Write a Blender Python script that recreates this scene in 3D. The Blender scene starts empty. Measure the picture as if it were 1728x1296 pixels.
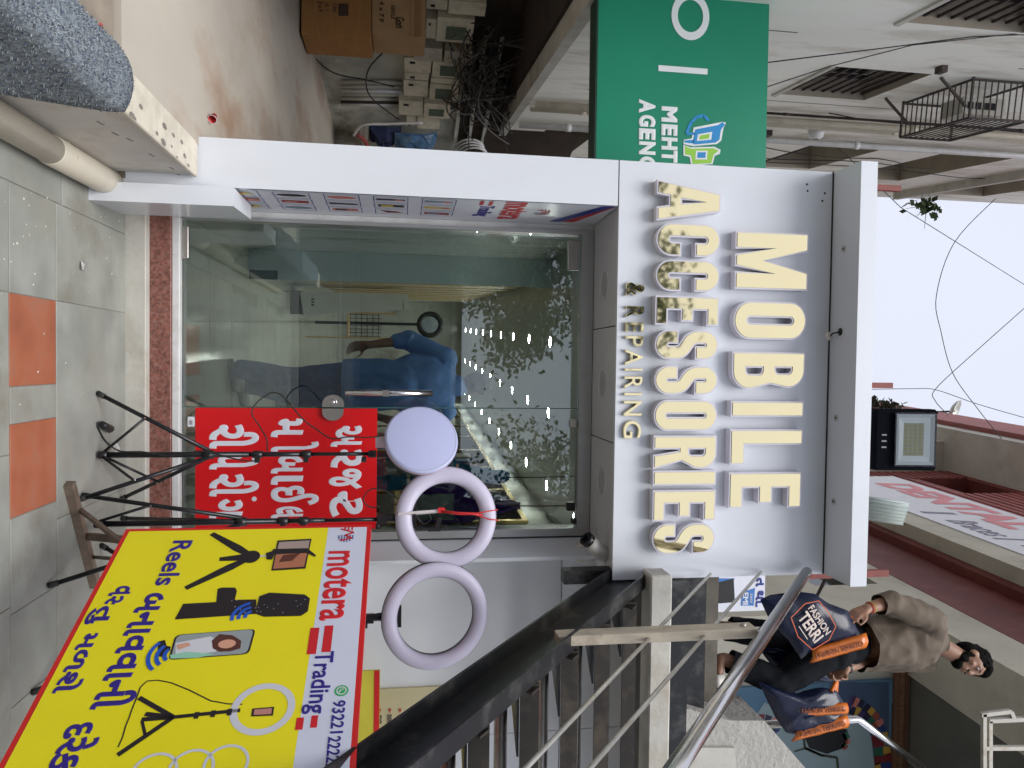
import bpy, bmesh, math, random
from mathutils import Vector, Matrix, noise
from mathutils.geometry import tessellate_polygon
random.seed(7)
S = bpy.context.scene
COL = S.collection
R = math.radians

# ------------------------------------------------------------------ camera, sky, sun, exposure
FPX, CAMH = 1250.0, 1.38                     # focal length in pixels of the 1728-wide photograph, lens height
PITCH, YAW, ROLL = R(8.5), R(1.6), R(0.56)   # the phone was held on its side, tipped up a little
FW = Vector((math.sin(YAW)*math.cos(PITCH), math.cos(YAW)*math.cos(PITCH), math.sin(PITCH)))
_r0 = Vector((math.cos(YAW), -math.sin(YAW), 0)); _u0 = _r0.cross(FW)
UPV = math.cos(ROLL)*_u0 - math.sin(ROLL)*_r0
RTV = math.cos(ROLL)*_r0 + math.sin(ROLL)*_u0
CP = Vector((0, 0, CAMH))
cd = bpy.data.cameras.new('camera'); cam = bpy.data.objects.new('camera', cd); COL.objects.link(cam)
cd.sensor_fit = 'HORIZONTAL'; cd.sensor_width = 36; cd.lens = 36*FPX/1728
cd.clip_start = .05; cd.clip_end = 2000
_m = Matrix((UPV, -RTV, -FW)).transposed().to_4x4(); _m.translation = CP
cam.matrix_world = _m
S.camera = cam

SUN_EL, SUN_AZ = R(56), R(184)               # azimuth measured clockwise from +Y
w = bpy.data.worlds.new('World'); S.world = w; w.use_nodes = True
nt = w.node_tree; nt.nodes.clear()
_o = nt.nodes.new('ShaderNodeOutputWorld'); _b = nt.nodes.new('ShaderNodeBackground')
_s = nt.nodes.new('ShaderNodeTexSky'); _s.sky_type = 'NISHITA'; _s.sun_disc = False
_s.sun_elevation = SUN_EL; _s.sun_rotation = SUN_AZ; _s.dust_density = 3
_k = nt.nodes.new('ShaderNodeMix'); _k.data_type = 'RGBA'; _k.inputs[0].default_value = .93
_c = nt.nodes.new('ShaderNodeTexCoord'); _n = nt.nodes.new('ShaderNodeTexNoise'); _n.inputs['Scale'].default_value = 2.2
_n.inputs['Detail'].default_value = 5
_q = nt.nodes.new('ShaderNodeMapRange'); _q.inputs[3].default_value = .94; _q.inputs[4].default_value = 1.06
_x = nt.nodes.new('ShaderNodeVectorMath'); _x.operation = 'SCALE'; _x.inputs[0].default_value = (8.1, 8.5, 9.8)
nt.links.new(_c.outputs['Generated'], _n.inputs['Vector']); nt.links.new(_n.outputs[0], _q.inputs[0])
nt.links.new(_q.outputs[0], _x.inputs['Scale'])
nt.links.new(_s.outputs[0], _k.inputs[6]); nt.links.new(_x.outputs[0], _k.inputs[7])
nt.links.new(_k.outputs[2], _b.inputs[0]); _b.inputs[1].default_value = .08
nt.links.new(_b.outputs[0], _o.inputs[0])
sl = bpy.data.lights.new('sun', 'SUN'); sl.energy = 2.4; sl.angle = R(38); sl.color = (1, .98, .95)
so = bpy.data.objects.new('sun', sl); COL.objects.link(so)
_d = Vector((math.sin(SUN_AZ)*math.cos(SUN_EL), math.cos(SUN_AZ)*math.cos(SUN_EL), math.sin(SUN_EL)))
so.rotation_euler = _d.to_track_quat('Z', 'Y').to_euler(); so.location = (0, -5, 20)
S.view_settings.view_transform = 'Standard'; S.view_settings.look = 'None'
S.view_settings.exposure = .4; S.view_settings.gamma = 1; S.view_settings.use_curve_mapping = False
S.cycles.use_denoising = True
S.cycles.max_bounces = 6; S.cycles.diffuse_bounces = 3; S.cycles.glossy_bounces = 4; S.cycles.transparent_max_bounces = 12
S.cycles.caustics_reflective = False; S.cycles.caustics_refractive = False
S.cycles.use_adaptive_sampling = True; S.cycles.adaptive_threshold = .03
S.cycles.sample_clamp_indirect = 6

# ------------------------------------------------------------------ measuring helpers: photo pixel -> point on a real plane
def ray(px, py): return FW*FPX + UPV*(px-864) + RTV*(py-648)
def PY(px, py, y): d = ray(px, py); return CP + d*(y/d.y)
def PZ(px, py, z): d = ray(px, py); return CP + d*((z-CAMH)/d.z)
def PX(px, py, x): d = ray(px, py); return CP + d*(x/d.x)
def PP(px, py, p, n): d = ray(px, py); return CP + d*((Vector(p)-CP).dot(n)/d.dot(n))

# ------------------------------------------------------------------ materials
MATS = {}
def srgb(r, g, b):
    f = lambda c: (c/255/12.92) if c/255 <= .04045 else ((c/255+.055)/1.055)**2.4
    return (f(r), f(g), f(b))
def mat(name, col, rough=.5, metal=0, var=.12, scale=6, bump=0, bscale=60, stain=None, sfac=.5, sscale=2.5, spec=.5,
        emit=None, estr=0, coat=0, stretch=None, detail=5):
    """Principled material with noise tint, optional stain colour, relief"""
    if name in MATS: return MATS[name]
    m = bpy.data.materials.new(name); m.use_nodes = True; MATS[name] = m
    t = m.node_tree; n = t.nodes; L = t.links; p = n['Principled BSDF']
    p.inputs['Roughness'].default_value = rough; p.inputs['Metallic'].default_value = metal
    p.inputs['Specular IOR Level'].default_value = spec
    if coat: p.inputs['Coat Weight'].default_value = coat; p.inputs['Coat Roughness'].default_value = .06
    tc = n.new('ShaderNodeTexCoord'); vec = tc.outputs['Object']
    geo = n.new('ShaderNodeNewGeometry'); vec = geo.outputs['Position']
    if stretch:
        mp = n.new('ShaderNodeMapping'); mp.inputs['Scale'].default_value = stretch
        L.new(vec, mp.inputs['Vector']); vec = mp.outputs[0]
    nz = n.new('ShaderNodeTexNoise'); nz.inputs['Scale'].default_value = scale; nz.inputs['Detail'].default_value = detail
    L.new(vec, nz.inputs['Vector'])
    rp = n.new('ShaderNodeMapRange'); rp.inputs[1].default_value = .28; rp.inputs[2].default_value = .72
    rp.inputs[3].default_value = 1-var; rp.inputs[4].default_value = 1+var
    L.new(nz.outputs[0], rp.inputs[0])
    mx = n.new('ShaderNodeVectorMath'); mx.operation = 'SCALE'; mx.inputs[0].default_value = col
    L.new(rp.outputs[0], mx.inputs['Scale']); out = mx.outputs[0]
    if stain:
        n2 = n.new('ShaderNodeTexNoise'); n2.inputs['Scale'].default_value = sscale; n2.inputs['Detail'].default_value = 8
        n2.inputs['Roughness'].default_value = .65; L.new(vec, n2.inputs['Vector'])
        r2 = n.new('ShaderNodeMapRange'); r2.inputs[1].default_value = .5; r2.inputs[2].default_value = .68
        r2.inputs[4].default_value = sfac; L.new(n2.outputs[0], r2.inputs[0])
        mm = n.new('ShaderNodeMix'); mm.data_type = 'RGBA'; L.new(r2.outputs[0], mm.inputs[0]); L.new(out, mm.inputs[6])
        mm.inputs[7].default_value = (*stain, 1); out = mm.outputs[2]
    L.new(out, p.inputs['Base Color'])
    if bump:
        n3 = n.new('ShaderNodeTexNoise'); n3.inputs['Scale'].default_value = bscale; n3.inputs['Detail'].default_value = 4
        L.new(vec, n3.inputs['Vector'])
        bp = n.new('ShaderNodeBump'); bp.inputs['Strength'].default_value = bump; bp.inputs['Distance'].default_value = .01
        L.new(n3.outputs[0], bp.inputs['Height']); L.new(bp.outputs[0], p.inputs['Normal'])
    if emit:
        p.inputs['Emission Color'].default_value = (*emit, 1); p.inputs['Emission Strength'].default_value = estr
    return m
def ink(name, rgb, rough=.45): return mat('ink_'+name, srgb(*rgb), rough, var=.05, scale=3)

def glassmat(name, tint, refl, rough=.0):
    m = bpy.data.materials.new(name); m.use_nodes = True; MATS[name] = m
    n = m.node_tree.nodes; L = m.node_tree.links; n.remove(n['Principled BSDF'])
    tr = n.new('ShaderNodeBsdfTransparent'); tr.inputs[0].default_value = (*tint, 1)
    gl = n.new('ShaderNodeBsdfGlossy'); gl.inputs['Roughness'].default_value = rough; gl.inputs[0].default_value = (.93, .97, 1, 1)
    fr = n.new('ShaderNodeFresnel'); fr.inputs[0].default_value = refl
    mx = n.new('ShaderNodeMixShader'); L.new(fr.outputs[0], mx.inputs[0]); L.new(tr.outputs[0], mx.inputs[1]); L.new(gl.outputs[0], mx.inputs[2])
    L.new(mx.outputs[0], n['Material Output'].inputs[0]); return m

# ------------------------------------------------------------------ mesh collecting
class MB:
    def __init__(s): s.v = []; s.f = []; s.mi = []; s.sm = []
    def add(s, vs, fs, mi=0, sm=False):
        b = len(s.v); s.v += [Vector(v) for v in vs]
        for f in fs: s.f.append([i+b for i in f]); s.mi.append(mi); s.sm.append(sm)
        return s
    def box(s, a, b, mi=0):
        x0, y0, z0 = a; x1, y1, z1 = b
        return s.add([(x0,y0,z0),(x1,y0,z0),(x1,y1,z0),(x0,y1,z0),(x0,y0,z1),(x1,y0,z1),(x1,y1,z1),(x0,y1,z1)],
                     [(0,3,2,1),(4,5,6,7),(0,1,5,4),(1,2,6,5),(2,3,7,6),(3,0,4,7)], mi)
    def bbox(s, a, b, r=.006, mi=0):
        """box with chamfered edges"""
        bm = bmesh.new(); x0,y0,z0 = a; x1,y1,z1 = b
        bmesh.ops.create_cube(bm, size=1, matrix=Matrix.Translation(((x0+x1)/2,(y0+y1)/2,(z0+z1)/2)) @ Matrix.Diagonal((abs(x1-x0),abs(y1-y0),abs(z1-z0),1)))
        r = min(r, .3*min(abs(x1-x0),abs(y1-y0),abs(z1-z0)))
        bmesh.ops.bevel(bm, geom=bm.edges[:], offset=r, segments=1, affect='EDGES')
        return s.bm(bm, mi)
    def bm(s, bm, mi=0, sm=False, M=None):
        bm.verts.ensure_lookup_table(); bm.verts.index_update()
        s.add([(M @ v.co) if M else v.co for v in bm.verts], [[v.index for v in f.verts] for f in bm.faces], mi, sm); bm.free(); return s
    def obox(s, c, ax, ay, az, mi=0):
        """box from centre and three half-axis vectors"""
        c = Vector(c); ax, ay, az = Vector(ax), Vector(ay), Vector(az)
        vs = [c+i*ax+j*ay+k*az for k in (-1,1) for j in (-1,1) for i in (-1,1)]
        fs = [(0,2,3,1),(4,5,7,6),(0,1,5,4),(1,3,7,5),(3,2,6,7),(2,0,4,6)]
        if ax.cross(ay).dot(az) < 0: fs = [f[::-1] for f in fs]
        return s.add(vs, fs, mi)
    def bar(s, p, q, w, h, up=(0,0,1), mi=0):
        """straight bar of section w x h from p to q"""
        p, q = Vector(p), Vector(q); d = (q-p); L = d.length; d.normalize(); sd = d.cross(Vector(up))
        if sd.length < 1e-4: sd = d.cross(Vector((1,0,0)))
        sd.normalize(); u = sd.cross(d)
        return s.obox((p+q)/2, d*L/2, sd*w/2, u*h/2, mi)
    def prism(s, poly, ext, mi=0, cap=True):
        """polygon of 3-D points pushed along ext"""
        n = len(poly); a = [Vector(p) for p in poly]; b = [p+Vector(ext) for p in a]
        fs = [[i,(i+1)%n,n+(i+1)%n,n+i] for i in range(n)]
        nr = Vector((0,0,0))
        for i in range(n): nr += a[i].cross(a[(i+1)%n])
        if nr.dot(Vector(ext)) < 0: pass
        tri = tessellate_polygon([a])
        caps = [list(t) for t in tri] + [[n+i for i in reversed(t)] for t in tri] if cap else []
        bm = bmesh.new(); vv = [bm.verts.new(v) for v in a+b]
        for f in fs+caps:
            try: bm.faces.new([vv[i] for i in f])
            except ValueError: pass
        bmesh.ops.recalc_face_normals(bm, faces=bm.faces[:]); return s.bm(bm, mi)
    def tube(s, path, r, seg=8, mi=0, cap=True, closed=False):
        path = [Vector(p) for p in path]; n = len(path); rr = r if isinstance(r, (list, tuple)) else [r]*n
        t0 = (path[1]-path[0]).normalized(); ref = Vector((0,0,1)) if abs(t0.z) < .9 else Vector((1,0,0))
        sd = t0.cross(ref).normalized(); vs = []
        for i, p in enumerate(path):
            a = path[i-1] if (i or closed) else p; b = path[(i+1) % n] if (i < n-1 or closed) else p
            t = (b-a).normalized(); sd = (sd - t*sd.dot(t))
            if sd.length < 1e-6: sd = t.cross(Vector((0,1,0)))
            sd.normalize(); u = t.cross(sd)
            for k in range(seg):
                an = 2*math.pi*k/seg; vs.append(p + (sd*math.cos(an)+u*math.sin(an))*rr[i])
        fs = [[i*seg+k, i*seg+(k+1)%seg, ((i+1)%n)*seg+(k+1)%seg, ((i+1)%n)*seg+k] for i in range(n if closed else n-1) for k in range(seg)]
        s.add(vs, fs, mi, seg > 4)
        if cap and not closed:
            b = len(s.v)-n*seg
            s.f.append([b+k for k in reversed(range(seg))]); s.mi.append(mi); s.sm.append(False)
            s.f.append([b+(n-1)*seg+k for k in range(seg)]); s.mi.append(mi); s.sm.append(False)
        return s
    def lathe(s, prof, c, ax=(0,0,1), seg=24, mi=0, sm=True):
        """profile [(radius, height)] spun round axis ax at c"""
        ax = Vector(ax).normalized(); a = ax.cross(Vector((0,1,0)) if abs(ax.y) < .9 else Vector((1,0,0))).normalized(); b = ax.cross(a); c = Vector(c)
        vs = [c + ax*h + (a*math.cos(2*math.pi*k/seg)+b*math.sin(2*math.pi*k/seg))*r for r, h in prof for k in range(seg)]
        fs = [[i*seg+k, i*seg+(k+1)%seg, (i+1)*seg+(k+1)%seg, (i+1)*seg+k] for i in range(len(prof)-1) for k in range(seg)]
        return s.add(vs, fs, mi, sm)
    def build(s, name, m, parent=None, org=None, shade=None):
        me = bpy.data.meshes.new(name)
        vs = s.v
        if org is None:
            xs = [v.x for v in vs]; ys = [v.y for v in vs]; zs = [v.z for v in vs]
            org = Vector(((min(xs)+max(xs))/2, (min(ys)+max(ys))/2, min(zs)))
        else: org = Vector(org)
        me.from_pydata([v-org for v in vs], [], s.f)
        for k in (m if isinstance(m, (list, tuple)) else [m]): me.materials.append(k)
        for p, i, sm in zip(me.polygons, s.mi, s.sm): p.material_index = i; p.use_smooth = sm if shade is None else shade
        me.update()
        return place(bpy.data.objects.new(name, me), parent, org)
WT = {}
def place(o, parent, org):
    COL.objects.link(o); org = Vector(org)
    if parent: o.parent = parent; o.location = org - WT[parent.name]
    else: o.location = org
    WT[o.name] = org; return o
def tag(o, label=None, cat=None, group=None, kind=None):
    if label: o['label'] = label
    if cat: o['category'] = cat
    if group: o['group'] = group
    if kind: o['kind'] = kind
    return o
def thing(name, loc, label, cat, group=None):
    return tag(place(bpy.data.objects.new(name, None), None, loc), label, cat, group)
def struct(o): o['kind'] = 'structure'; return o
def copy_tree(o, delta, parent=None):
    c = o.copy(); COL.objects.link(c); c.parent = parent
    if not parent: c.location = o.location + Vector(delta)
    WT[c.name] = WT[o.name] + Vector(delta)
    for k in list(o.children): copy_tree(k, delta, c)
    return c

# ------------------------------------------------------------------ flat frames for print and lettering
class Frame:
    def __init__(s, o, x, y): s.o = Vector(o); s.x = Vector(x).normalized(); s.y = Vector(y).normalized(); s.n = s.x.cross(s.y)
    def pt(s, u, v, w=0): return s.o + s.x*u + s.y*v + s.n*w
    def uv(s, px, py): d = PP(px, py, s.o, s.n) - s.o; return d.dot(s.x), d.dot(s.y)
def pbox(fr, pts):
    """bounding rectangle u0,u1,v0,v1 of photo pixels on a frame"""
    q = [fr.uv(*p) for p in pts]; return min(a for a,_ in q), max(a for a,_ in q), min(b for _,b in q), max(b for _,b in q)
_tc = {}
TS = bpy.data.scenes.new('scratch')
def evaluated(o):
    TS.collection.objects.link(o); vl = TS.view_layers[0]; vl.update(); dg = vl.depsgraph
    return bpy.data.meshes.new_from_object(o.evaluated_get(dg), depsgraph=dg)
def glyphs(s, bold=0, cut=None):
    key = (s, bold, cut)
    if key in _tc: return _tc[key]
    c = bpy.data.curves.new('t', 'FONT'); c.body = s; c.size = 1; c.bevel_depth = bold; c.bevel_resolution = 0; c.resolution_u = 4
    o = bpy.data.objects.new('t', c); me = evaluated(o)
    bm = bmesh.new(); bm.from_mesh(me)
    if cut: bmesh.ops.bisect_plane(bm, geom=bm.verts[:]+bm.edges[:]+bm.faces[:], plane_co=(cut,0,0), plane_no=(1,0,0), clear_outer=True)
    bm.verts.ensure_lookup_table(); bm.verts.index_update()
    r = ([v.co.copy() for v in bm.verts], [[v.index for v in f.verts] for f in bm.faces]); bm.free()
    bpy.data.objects.remove(o); bpy.data.curves.remove(c); bpy.data.meshes.remove(me)
    _tc[key] = r; return r
def word(fr, s, box, m, parent, w=.003, bold=0, name='lettering', th=.0015, mb=None, skew=0, cut=None, mi=0):
    """text stretched to the rectangle box=(u0,u1,v0,v1) of a frame"""
    vs, fs = glyphs(s, bold, cut)
    x0 = min(v.x for v in vs); x1 = max(v.x for v in vs); y0 = min(v.y for v in vs); y1 = max(v.y for v in vs)
    zm = max(abs(v.z) for v in vs) or 1
    u0, u1, v0, v1 = box; own = mb is None; mb = mb or MB()
    pts = []
    for v in vs:
        b = (v.y-y0)/(y1-y0); a = (v.x-x0)/(x1-x0)
        pts.append(fr.pt(u0+(u1-u0)*a+skew*b, v0+(v1-v0)*b, w+th*v.z/zm))
    mb.add(pts, fs, mi)
    if own: return mb.build(name, m, parent)
def ppoly(fr, pts, w, mb, mi=0):
    """flat print polygon, uv points"""
    a = [fr.pt(u, v, w) for u, v in pts]; tri = tessellate_polygon([a])
    fs = []
    for t in tri:
        nr = (a[t[1]]-a[t[0]]).cross(a[t[2]]-a[t[0]]); fs.append(list(t) if nr.dot(fr.n) > 0 else list(reversed(t)))
    mb.add(a, fs, mi); return mb
def ppx(fr, px, w, mb, mi=0): return ppoly(fr, [fr.uv(*p) for p in px], w, mb, mi)
def pring(fr, c, r0, r1, w, mb, a0=0, a1=360, seg=40, mi=0, ry=1):
    full = abs(a1-a0) >= 360; n = max(4, int(seg*abs(a1-a0)/360)); vs = []
    for k in range(n+1):
        a = R(a0+(a1-a0)*k/n)
        for r in (r0, r1): vs.append(fr.pt(c[0]+r*math.cos(a), c[1]+r*ry*math.sin(a), w))
    mb.add(vs, [(2*k, 2*k+1, 2*k+3, 2*k+2) for k in range(n)], mi); return mb
def pdisc(fr, c, rx, ry, w, mb, mi=0, seg=28, rot=0):
    ppoly(fr, [(c[0]+rx*math.cos(t)*math.cos(rot)-ry*math.sin(t)*math.sin(rot), c[1]+rx*math.cos(t)*math.sin(rot)+ry*math.sin(t)*math.cos(rot)) for t in [2*math.pi*k/seg for k in range(seg)]], w, mb, mi)
def pline(fr, pts, wd, w, mb, mi=0):
    """print stroke of width wd through uv points"""
    for (a, b), (c, d) in zip(pts, pts[1:]):
        dx, dy = c-a, d-b; L = math.hypot(dx, dy) or 1; nx, ny = -dy/L*wd/2, dx/L*wd/2
        ppoly(fr, [(a-nx,b-ny),(c-nx,d-ny),(c+nx,d+ny),(a+nx,b+ny)], w, mb, mi)
def arc(cx, cy, r, a0, a1, n=10, ry=None):
    ry = ry or r
    return [(cx+r*math.cos(R(a0+(a1-a0)*k/n)), cy+ry*math.sin(R(a0+(a1-a0)*k/n))) for k in range(n+1)]
def sag(p, q, s, n=14):
    p, q = Vector(p), Vector(q); return [p.lerp(q, k/n) - Vector((0,0,s*4*(k/n)*(1-k/n))) for k in range(n+1)]
def rot2(v, a): return Vector((v[0]*math.cos(a)-v[1]*math.sin(a), v[0]*math.sin(a)+v[1]*math.cos(a)))

# ================================================================== MATERIALS
ACP = mat('white_panel', (.70,.73,.785), .22, var=.025, scale=1.2, spec=.5, stain=(.60,.60,.60), sfac=.22, sscale=2.2, bump=.045, bscale=2.2, stretch=(1,1,.45))
ACPD = mat('white_panel_satin', (.64,.67,.71), .35, var=.03, scale=2)
ALU = mat('aluminium', (.52,.53,.53), .38, .75, var=.05, scale=3, stretch=(8,8,.6))
ALW = mat('white_aluminium', (.66,.66,.66), .35, var=.06, scale=9, stain=(.35,.3,.26), sfac=.35, sscale=7)
STEEL = mat('steel', (.62,.61,.6), .16, 1, var=.06, scale=12)
STEELB = mat('brushed_steel', (.5,.47,.44), .3, .9, var=.08, scale=5, stretch=(3,3,30))
BLACK = mat('black_plastic', (.012,.012,.014), .38, var=.2, scale=30)
BLACKM = mat('black_tube', (.014,.015,.018), .3, .3, var=.25, scale=25, stain=(.05,.048,.045), sfac=.4, sscale=20)
RUBBER = mat('rubber', (.02,.02,.02), .8, var=.2)
GROUT = mat('grout', (.22,.215,.195), .9, var=.2, scale=20)
KOTA = mat('kota_stone', (.28,.285,.255), .55, var=.2, scale=3.4, bump=.06, bscale=35, stain=(.19,.175,.135), sfac=.75, sscale=2.8)
KOTA2 = mat('kota_stone_dark', (.265,.272,.245), .55, var=.22, scale=4.1, bump=.06, bscale=30, stain=(.30,.28,.22), sfac=.5, sscale=2.6)
TERRA = mat('terracotta', (.34,.105,.052), .6, var=.18, scale=6, bump=.05, bscale=45, stain=(.27,.13,.085), sfac=.75, sscale=6)
CONC = mat('cream_concrete', (.50,.485,.435), .75, var=.12, scale=5, bump=.2, bscale=40, stain=(.33,.28,.21), sfac=.6, sscale=4)
PLASTER = mat('old_plaster', (.56,.55,.49), .85, var=.08, scale=1.3, bump=.15, bscale=25, stain=(.30,.27,.22), sfac=.5, sscale=1.6)
GRAN = mat('red_granite', (.20,.078,.06), .35, var=.55, scale=70, stain=(.31,.22,.195), sfac=.55, sscale=45, detail=8)
BROWNM = mat('soiled_marble', (.43,.385,.325), .7, var=.16, scale=1.6, stain=(.27,.15,.085), sfac=.8, sscale=1.05, stretch=(1,.55,1), bump=.06, bscale=20)
GLASS = glassmat('door_glass', (.88,.95,.92), 1.85)
GOLD = mat('gold_mirror', (1.0,.86,.50), .035, 1, var=.02)
LETW = mat('letter_acrylic', (.66,.64,.70), .3, var=.03, scale=3)
GOLDS = mat('gold_slat', (.62,.39,.12), .35, .25, var=.15, scale=14, stretch=(1,1,.2))
WIRE = mat('cable_black', (.013,.013,.013), .6, var=.2)
SKINM = mat('skin', (.30,.155,.095), .5, var=.1, scale=20)
HAIR = mat('hair', (.006,.005,.0045), .9, spec=.12, var=.3, scale=60, bump=.8, bscale=160)

# ================================================================== GROUND
YD, YF, YC = 4.12, 3.62, 3.385          # planes: glass front, pillar and sign front, canopy front
ground = struct(MB().add([(-90,-90,-.004),(90,-90,-.004),(90,90,-.004),(-90,90,-.004)], [(0,1,2,3)]).build('ground', GROUT, org=(0,0,-.004)))
def slab(x0, x1, y0, y1, m, parent, z0=-.0038, z1=0., name='paving_slab', g=.0011):
    z1 += random.uniform(-.0005, .0005)
    mb = MB(); c = .0016
    a = [(x0+g,y0+g),(x1-g,y0+g),(x1-g,y1-g),(x0+g,y1-g)]; b = [(x0+g+c,y0+g+c),(x1-g-c,y0+g+c),(x1-g-c,y1-g-c),(x0+g+c,y1-g-c)]
    mb.add([(*p,z0) for p in a]+[(*p,z1-c) for p in a]+[(*p,z1) for p in b],
           [(0,1,5,4),(1,2,6,5),(2,3,7,6),(3,0,4,7),(4,5,9,8),(5,6,10,9),(6,7,11,10),(7,4,8,11),(8,9,10,11)])
    return mb.build(name, m, parent)
def row(y0, y1, xs, kinds):
    for a, b, k in zip(xs, xs[1:], kinds): slab(a, b, y0, y1, {'k':KOTA,'d':KOTA2,'t':TERRA}[k], ground)
row(3.238, 3.995, [-.62,-.228,.66,1.42,2.2,3.0], 'kdkdk')
row(2.875, 3.234, [-.62,-.228,.108,.243,.583,.93,1.27,1.6,2.2,3.0], 'dtktkddkd')
row(2.45, 2.871, [-.62,-.228,.35,.9,1.5,2.2,3.0], 'dkdkdk')
for k in range(7):
    y1 = 2.446-.55*k; row(y1-.546, y1, [-.62+.06*(k%3),-.1,.55,1.2,1.8,2.4,3.0], 'kdkkdk' if k%2 else 'dkdkkd')
for k in range(7): y1 = 3.995-.71*k; slab(-.90, -.622, y1-.705, y1, KOTA2 if k%2 else KOTA, ground)
for k in range(6):
    for j in range(4): slab(3.004+.8*j, 3.8+.8*j, 3.2-.8*k, 3.995-.8*k, KOTA if (k+j)%2 else KOTA2, ground)

# neighbour's raised floor on the left, slightly rising to the back, with two shallow steps
FL = lambda y: .42+.03*(y-2.74)
pf = MB(); X0, X1, Y0, Y1 = -7.5, -.985, 2.742, 13.0
pf.add([(X0,Y0,-.02),(X1,Y0,-.02),(X1,Y1,-.02),(X0,Y1,-.02),(X0,Y0,FL(Y0)),(X1,Y0,FL(Y0)),(X1,Y1,FL(Y1)),(X0,Y1,FL(Y1))],
       [(0,3,2,1),(4,5,6,7),(0,1,5,4),(1,2,6,5),(2,3,7,6),(3,0,4,7)])
platform = struct(pf.build('raised_platform', BROWNM))
STEPT = mat('brown_stone_step', (.27,.225,.18), .55, var=.25, scale=6, bump=.1, stain=(.16,.12,.09), sfac=.6, sscale=5)
BEIGET = mat('beige_tile', (.50,.45,.37), .45, var=.1, scale=5, stain=(.36,.30,.23), sfac=.6, sscale=3)
for k in range(6): slab(-1.0-.55*(k+1)+.10, -1.0-.55*k+.096, 2.44, 2.738, STEPT, platform, -.02, .395, 'step_slab')
for k in range(5):
    for j in range(3): slab(-1.0-.62*(k+1)+.05, -1.0-.62*k+.05, 1.92-.55*j-.025, 2.436-.55*j, BEIGET, platform, -.02, .36, 'floor_tile')

# ================================================================== LOW LEDGE WITH MAT AND PIPE
led = thing('low_ledge', (-.9,2.4,0), 'low white plastered ledge with grey spots on top beside the shop pillar', 'ledge')
LSIDE = mat('ledge_plaster', (.60,.57,.52), .7, var=.1, scale=3, stain=(.36,.29,.22), sfac=.4, sscale=6, bump=.1, bscale=30)
LTOP = mat('ledge_top', (.62,.57,.47), .6, var=.1, scale=9, stain=(.42,.36,.27), sfac=.5, sscale=8)
MB().box((-.985,-.5,-.018),(-.845,3.6,.425)).build('core', LSIDE, led)
MB().bbox((-.995,-.5,.4255),(-.835,3.605,.445),.004).build('capping', LTOP, led)
SPOT = mat('grey_stain', (.21,.19,.165), .7, var=.25, scale=40)
for i, (px, py, r) in enumerate([(203,150,.022),(201,183,.022),(224,198,.026),(238,180,.014),(278,213,.02),(276,240,.022),(265,225,.012),(293,228,.013),(307,240,.014),(312,263,.016),(318,279,.012),(242,222,.010),(299,265,.008),(290,247,.008)]):
    p = PZ(px, py, .446); mb = MB(); n = 18
    mb.add([(min(-.837,max(-.993,p.x+r*.62*math.cos(6.283*k/n)*(1+.14*math.sin(3*k+i)))), p.y+r*1.35*math.sin(6.283*k/n)*(1+.12*math.cos(2*k+i)), .4462) for k in range(n)], [list(range(n))])
    mb.build('grey_spot', SPOT, led)
for px, py in [(170,208),(195,226),(219,236),(256,262),(290,284),(304,296)]:
    d = PX(px, py, -.8445); MB().obox(d, (.0006,0,0), (0,.02,.004), (0,-.001,.004)).build('gouge', SPOT, led)

def loopmat():
    m = mat('loop_mat', (.22,.25,.275), .85, var=.5, scale=55, detail=8, stain=(.03,.045,.10), sfac=.8, sscale=90, bump=1.0, bscale=170)
    return m
LM = loopmat()
mt = MB(); NU, NV = 26, 44
prof = []                                  # section across the ledge: left drop, top, right drop
for k in range(NU+1):
    t = k/NU
    if t < .12: p = (-1.005-.005, .36+.085*t/.12)
    elif t < .5: p = (-1.008+.185*(t-.12)/.38, .452+.012*math.sin(math.pi*(t-.12)/.38))
    else:
        q = (t-.5)/.5; p = (-.823+.02*math.sin(q*2.2)+.05*q*q, .45-.40*q)
    prof.append(p)
for j in range(NV+1):
    for k, (x, z) in enumerate(prof):
        t = k/NU; ye = 2.62 - (.0 if t < .5 else .42*((t-.5)/.5)**1.3) - .10*max(0, .2-t)/.2 + .02*math.sin(t*9) ; ye += .05*math.sin(math.pi*min(1,t/.7))
        y = ye - (1-j/NV)*0 - (NV-j)/NV*2.6
        wob = .012*noise.noise(Vector((x*6, y*3, z*6))); mt.v.append(Vector((x-wob*.3+ (.0), y, z+wob+.006)))
mt.f = [[j*(NU+1)+k, j*(NU+1)+k+1, (j+1)*(NU+1)+k+1, (j+1)*(NU+1)+k] for j in range(NV) for k in range(NU)]
mt.mi = [0]*len(mt.f); mt.sm = [True]*len(mt.f)
mo = mt.build('loop_mat', LM); tag(mo, 'grey blue coarse loop mat draped over the near end of the low ledge', 'mat')
sd = mo.modifiers.new('s', 'SOLIDIFY'); sd.thickness = .014; sd.offset = 1
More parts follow.
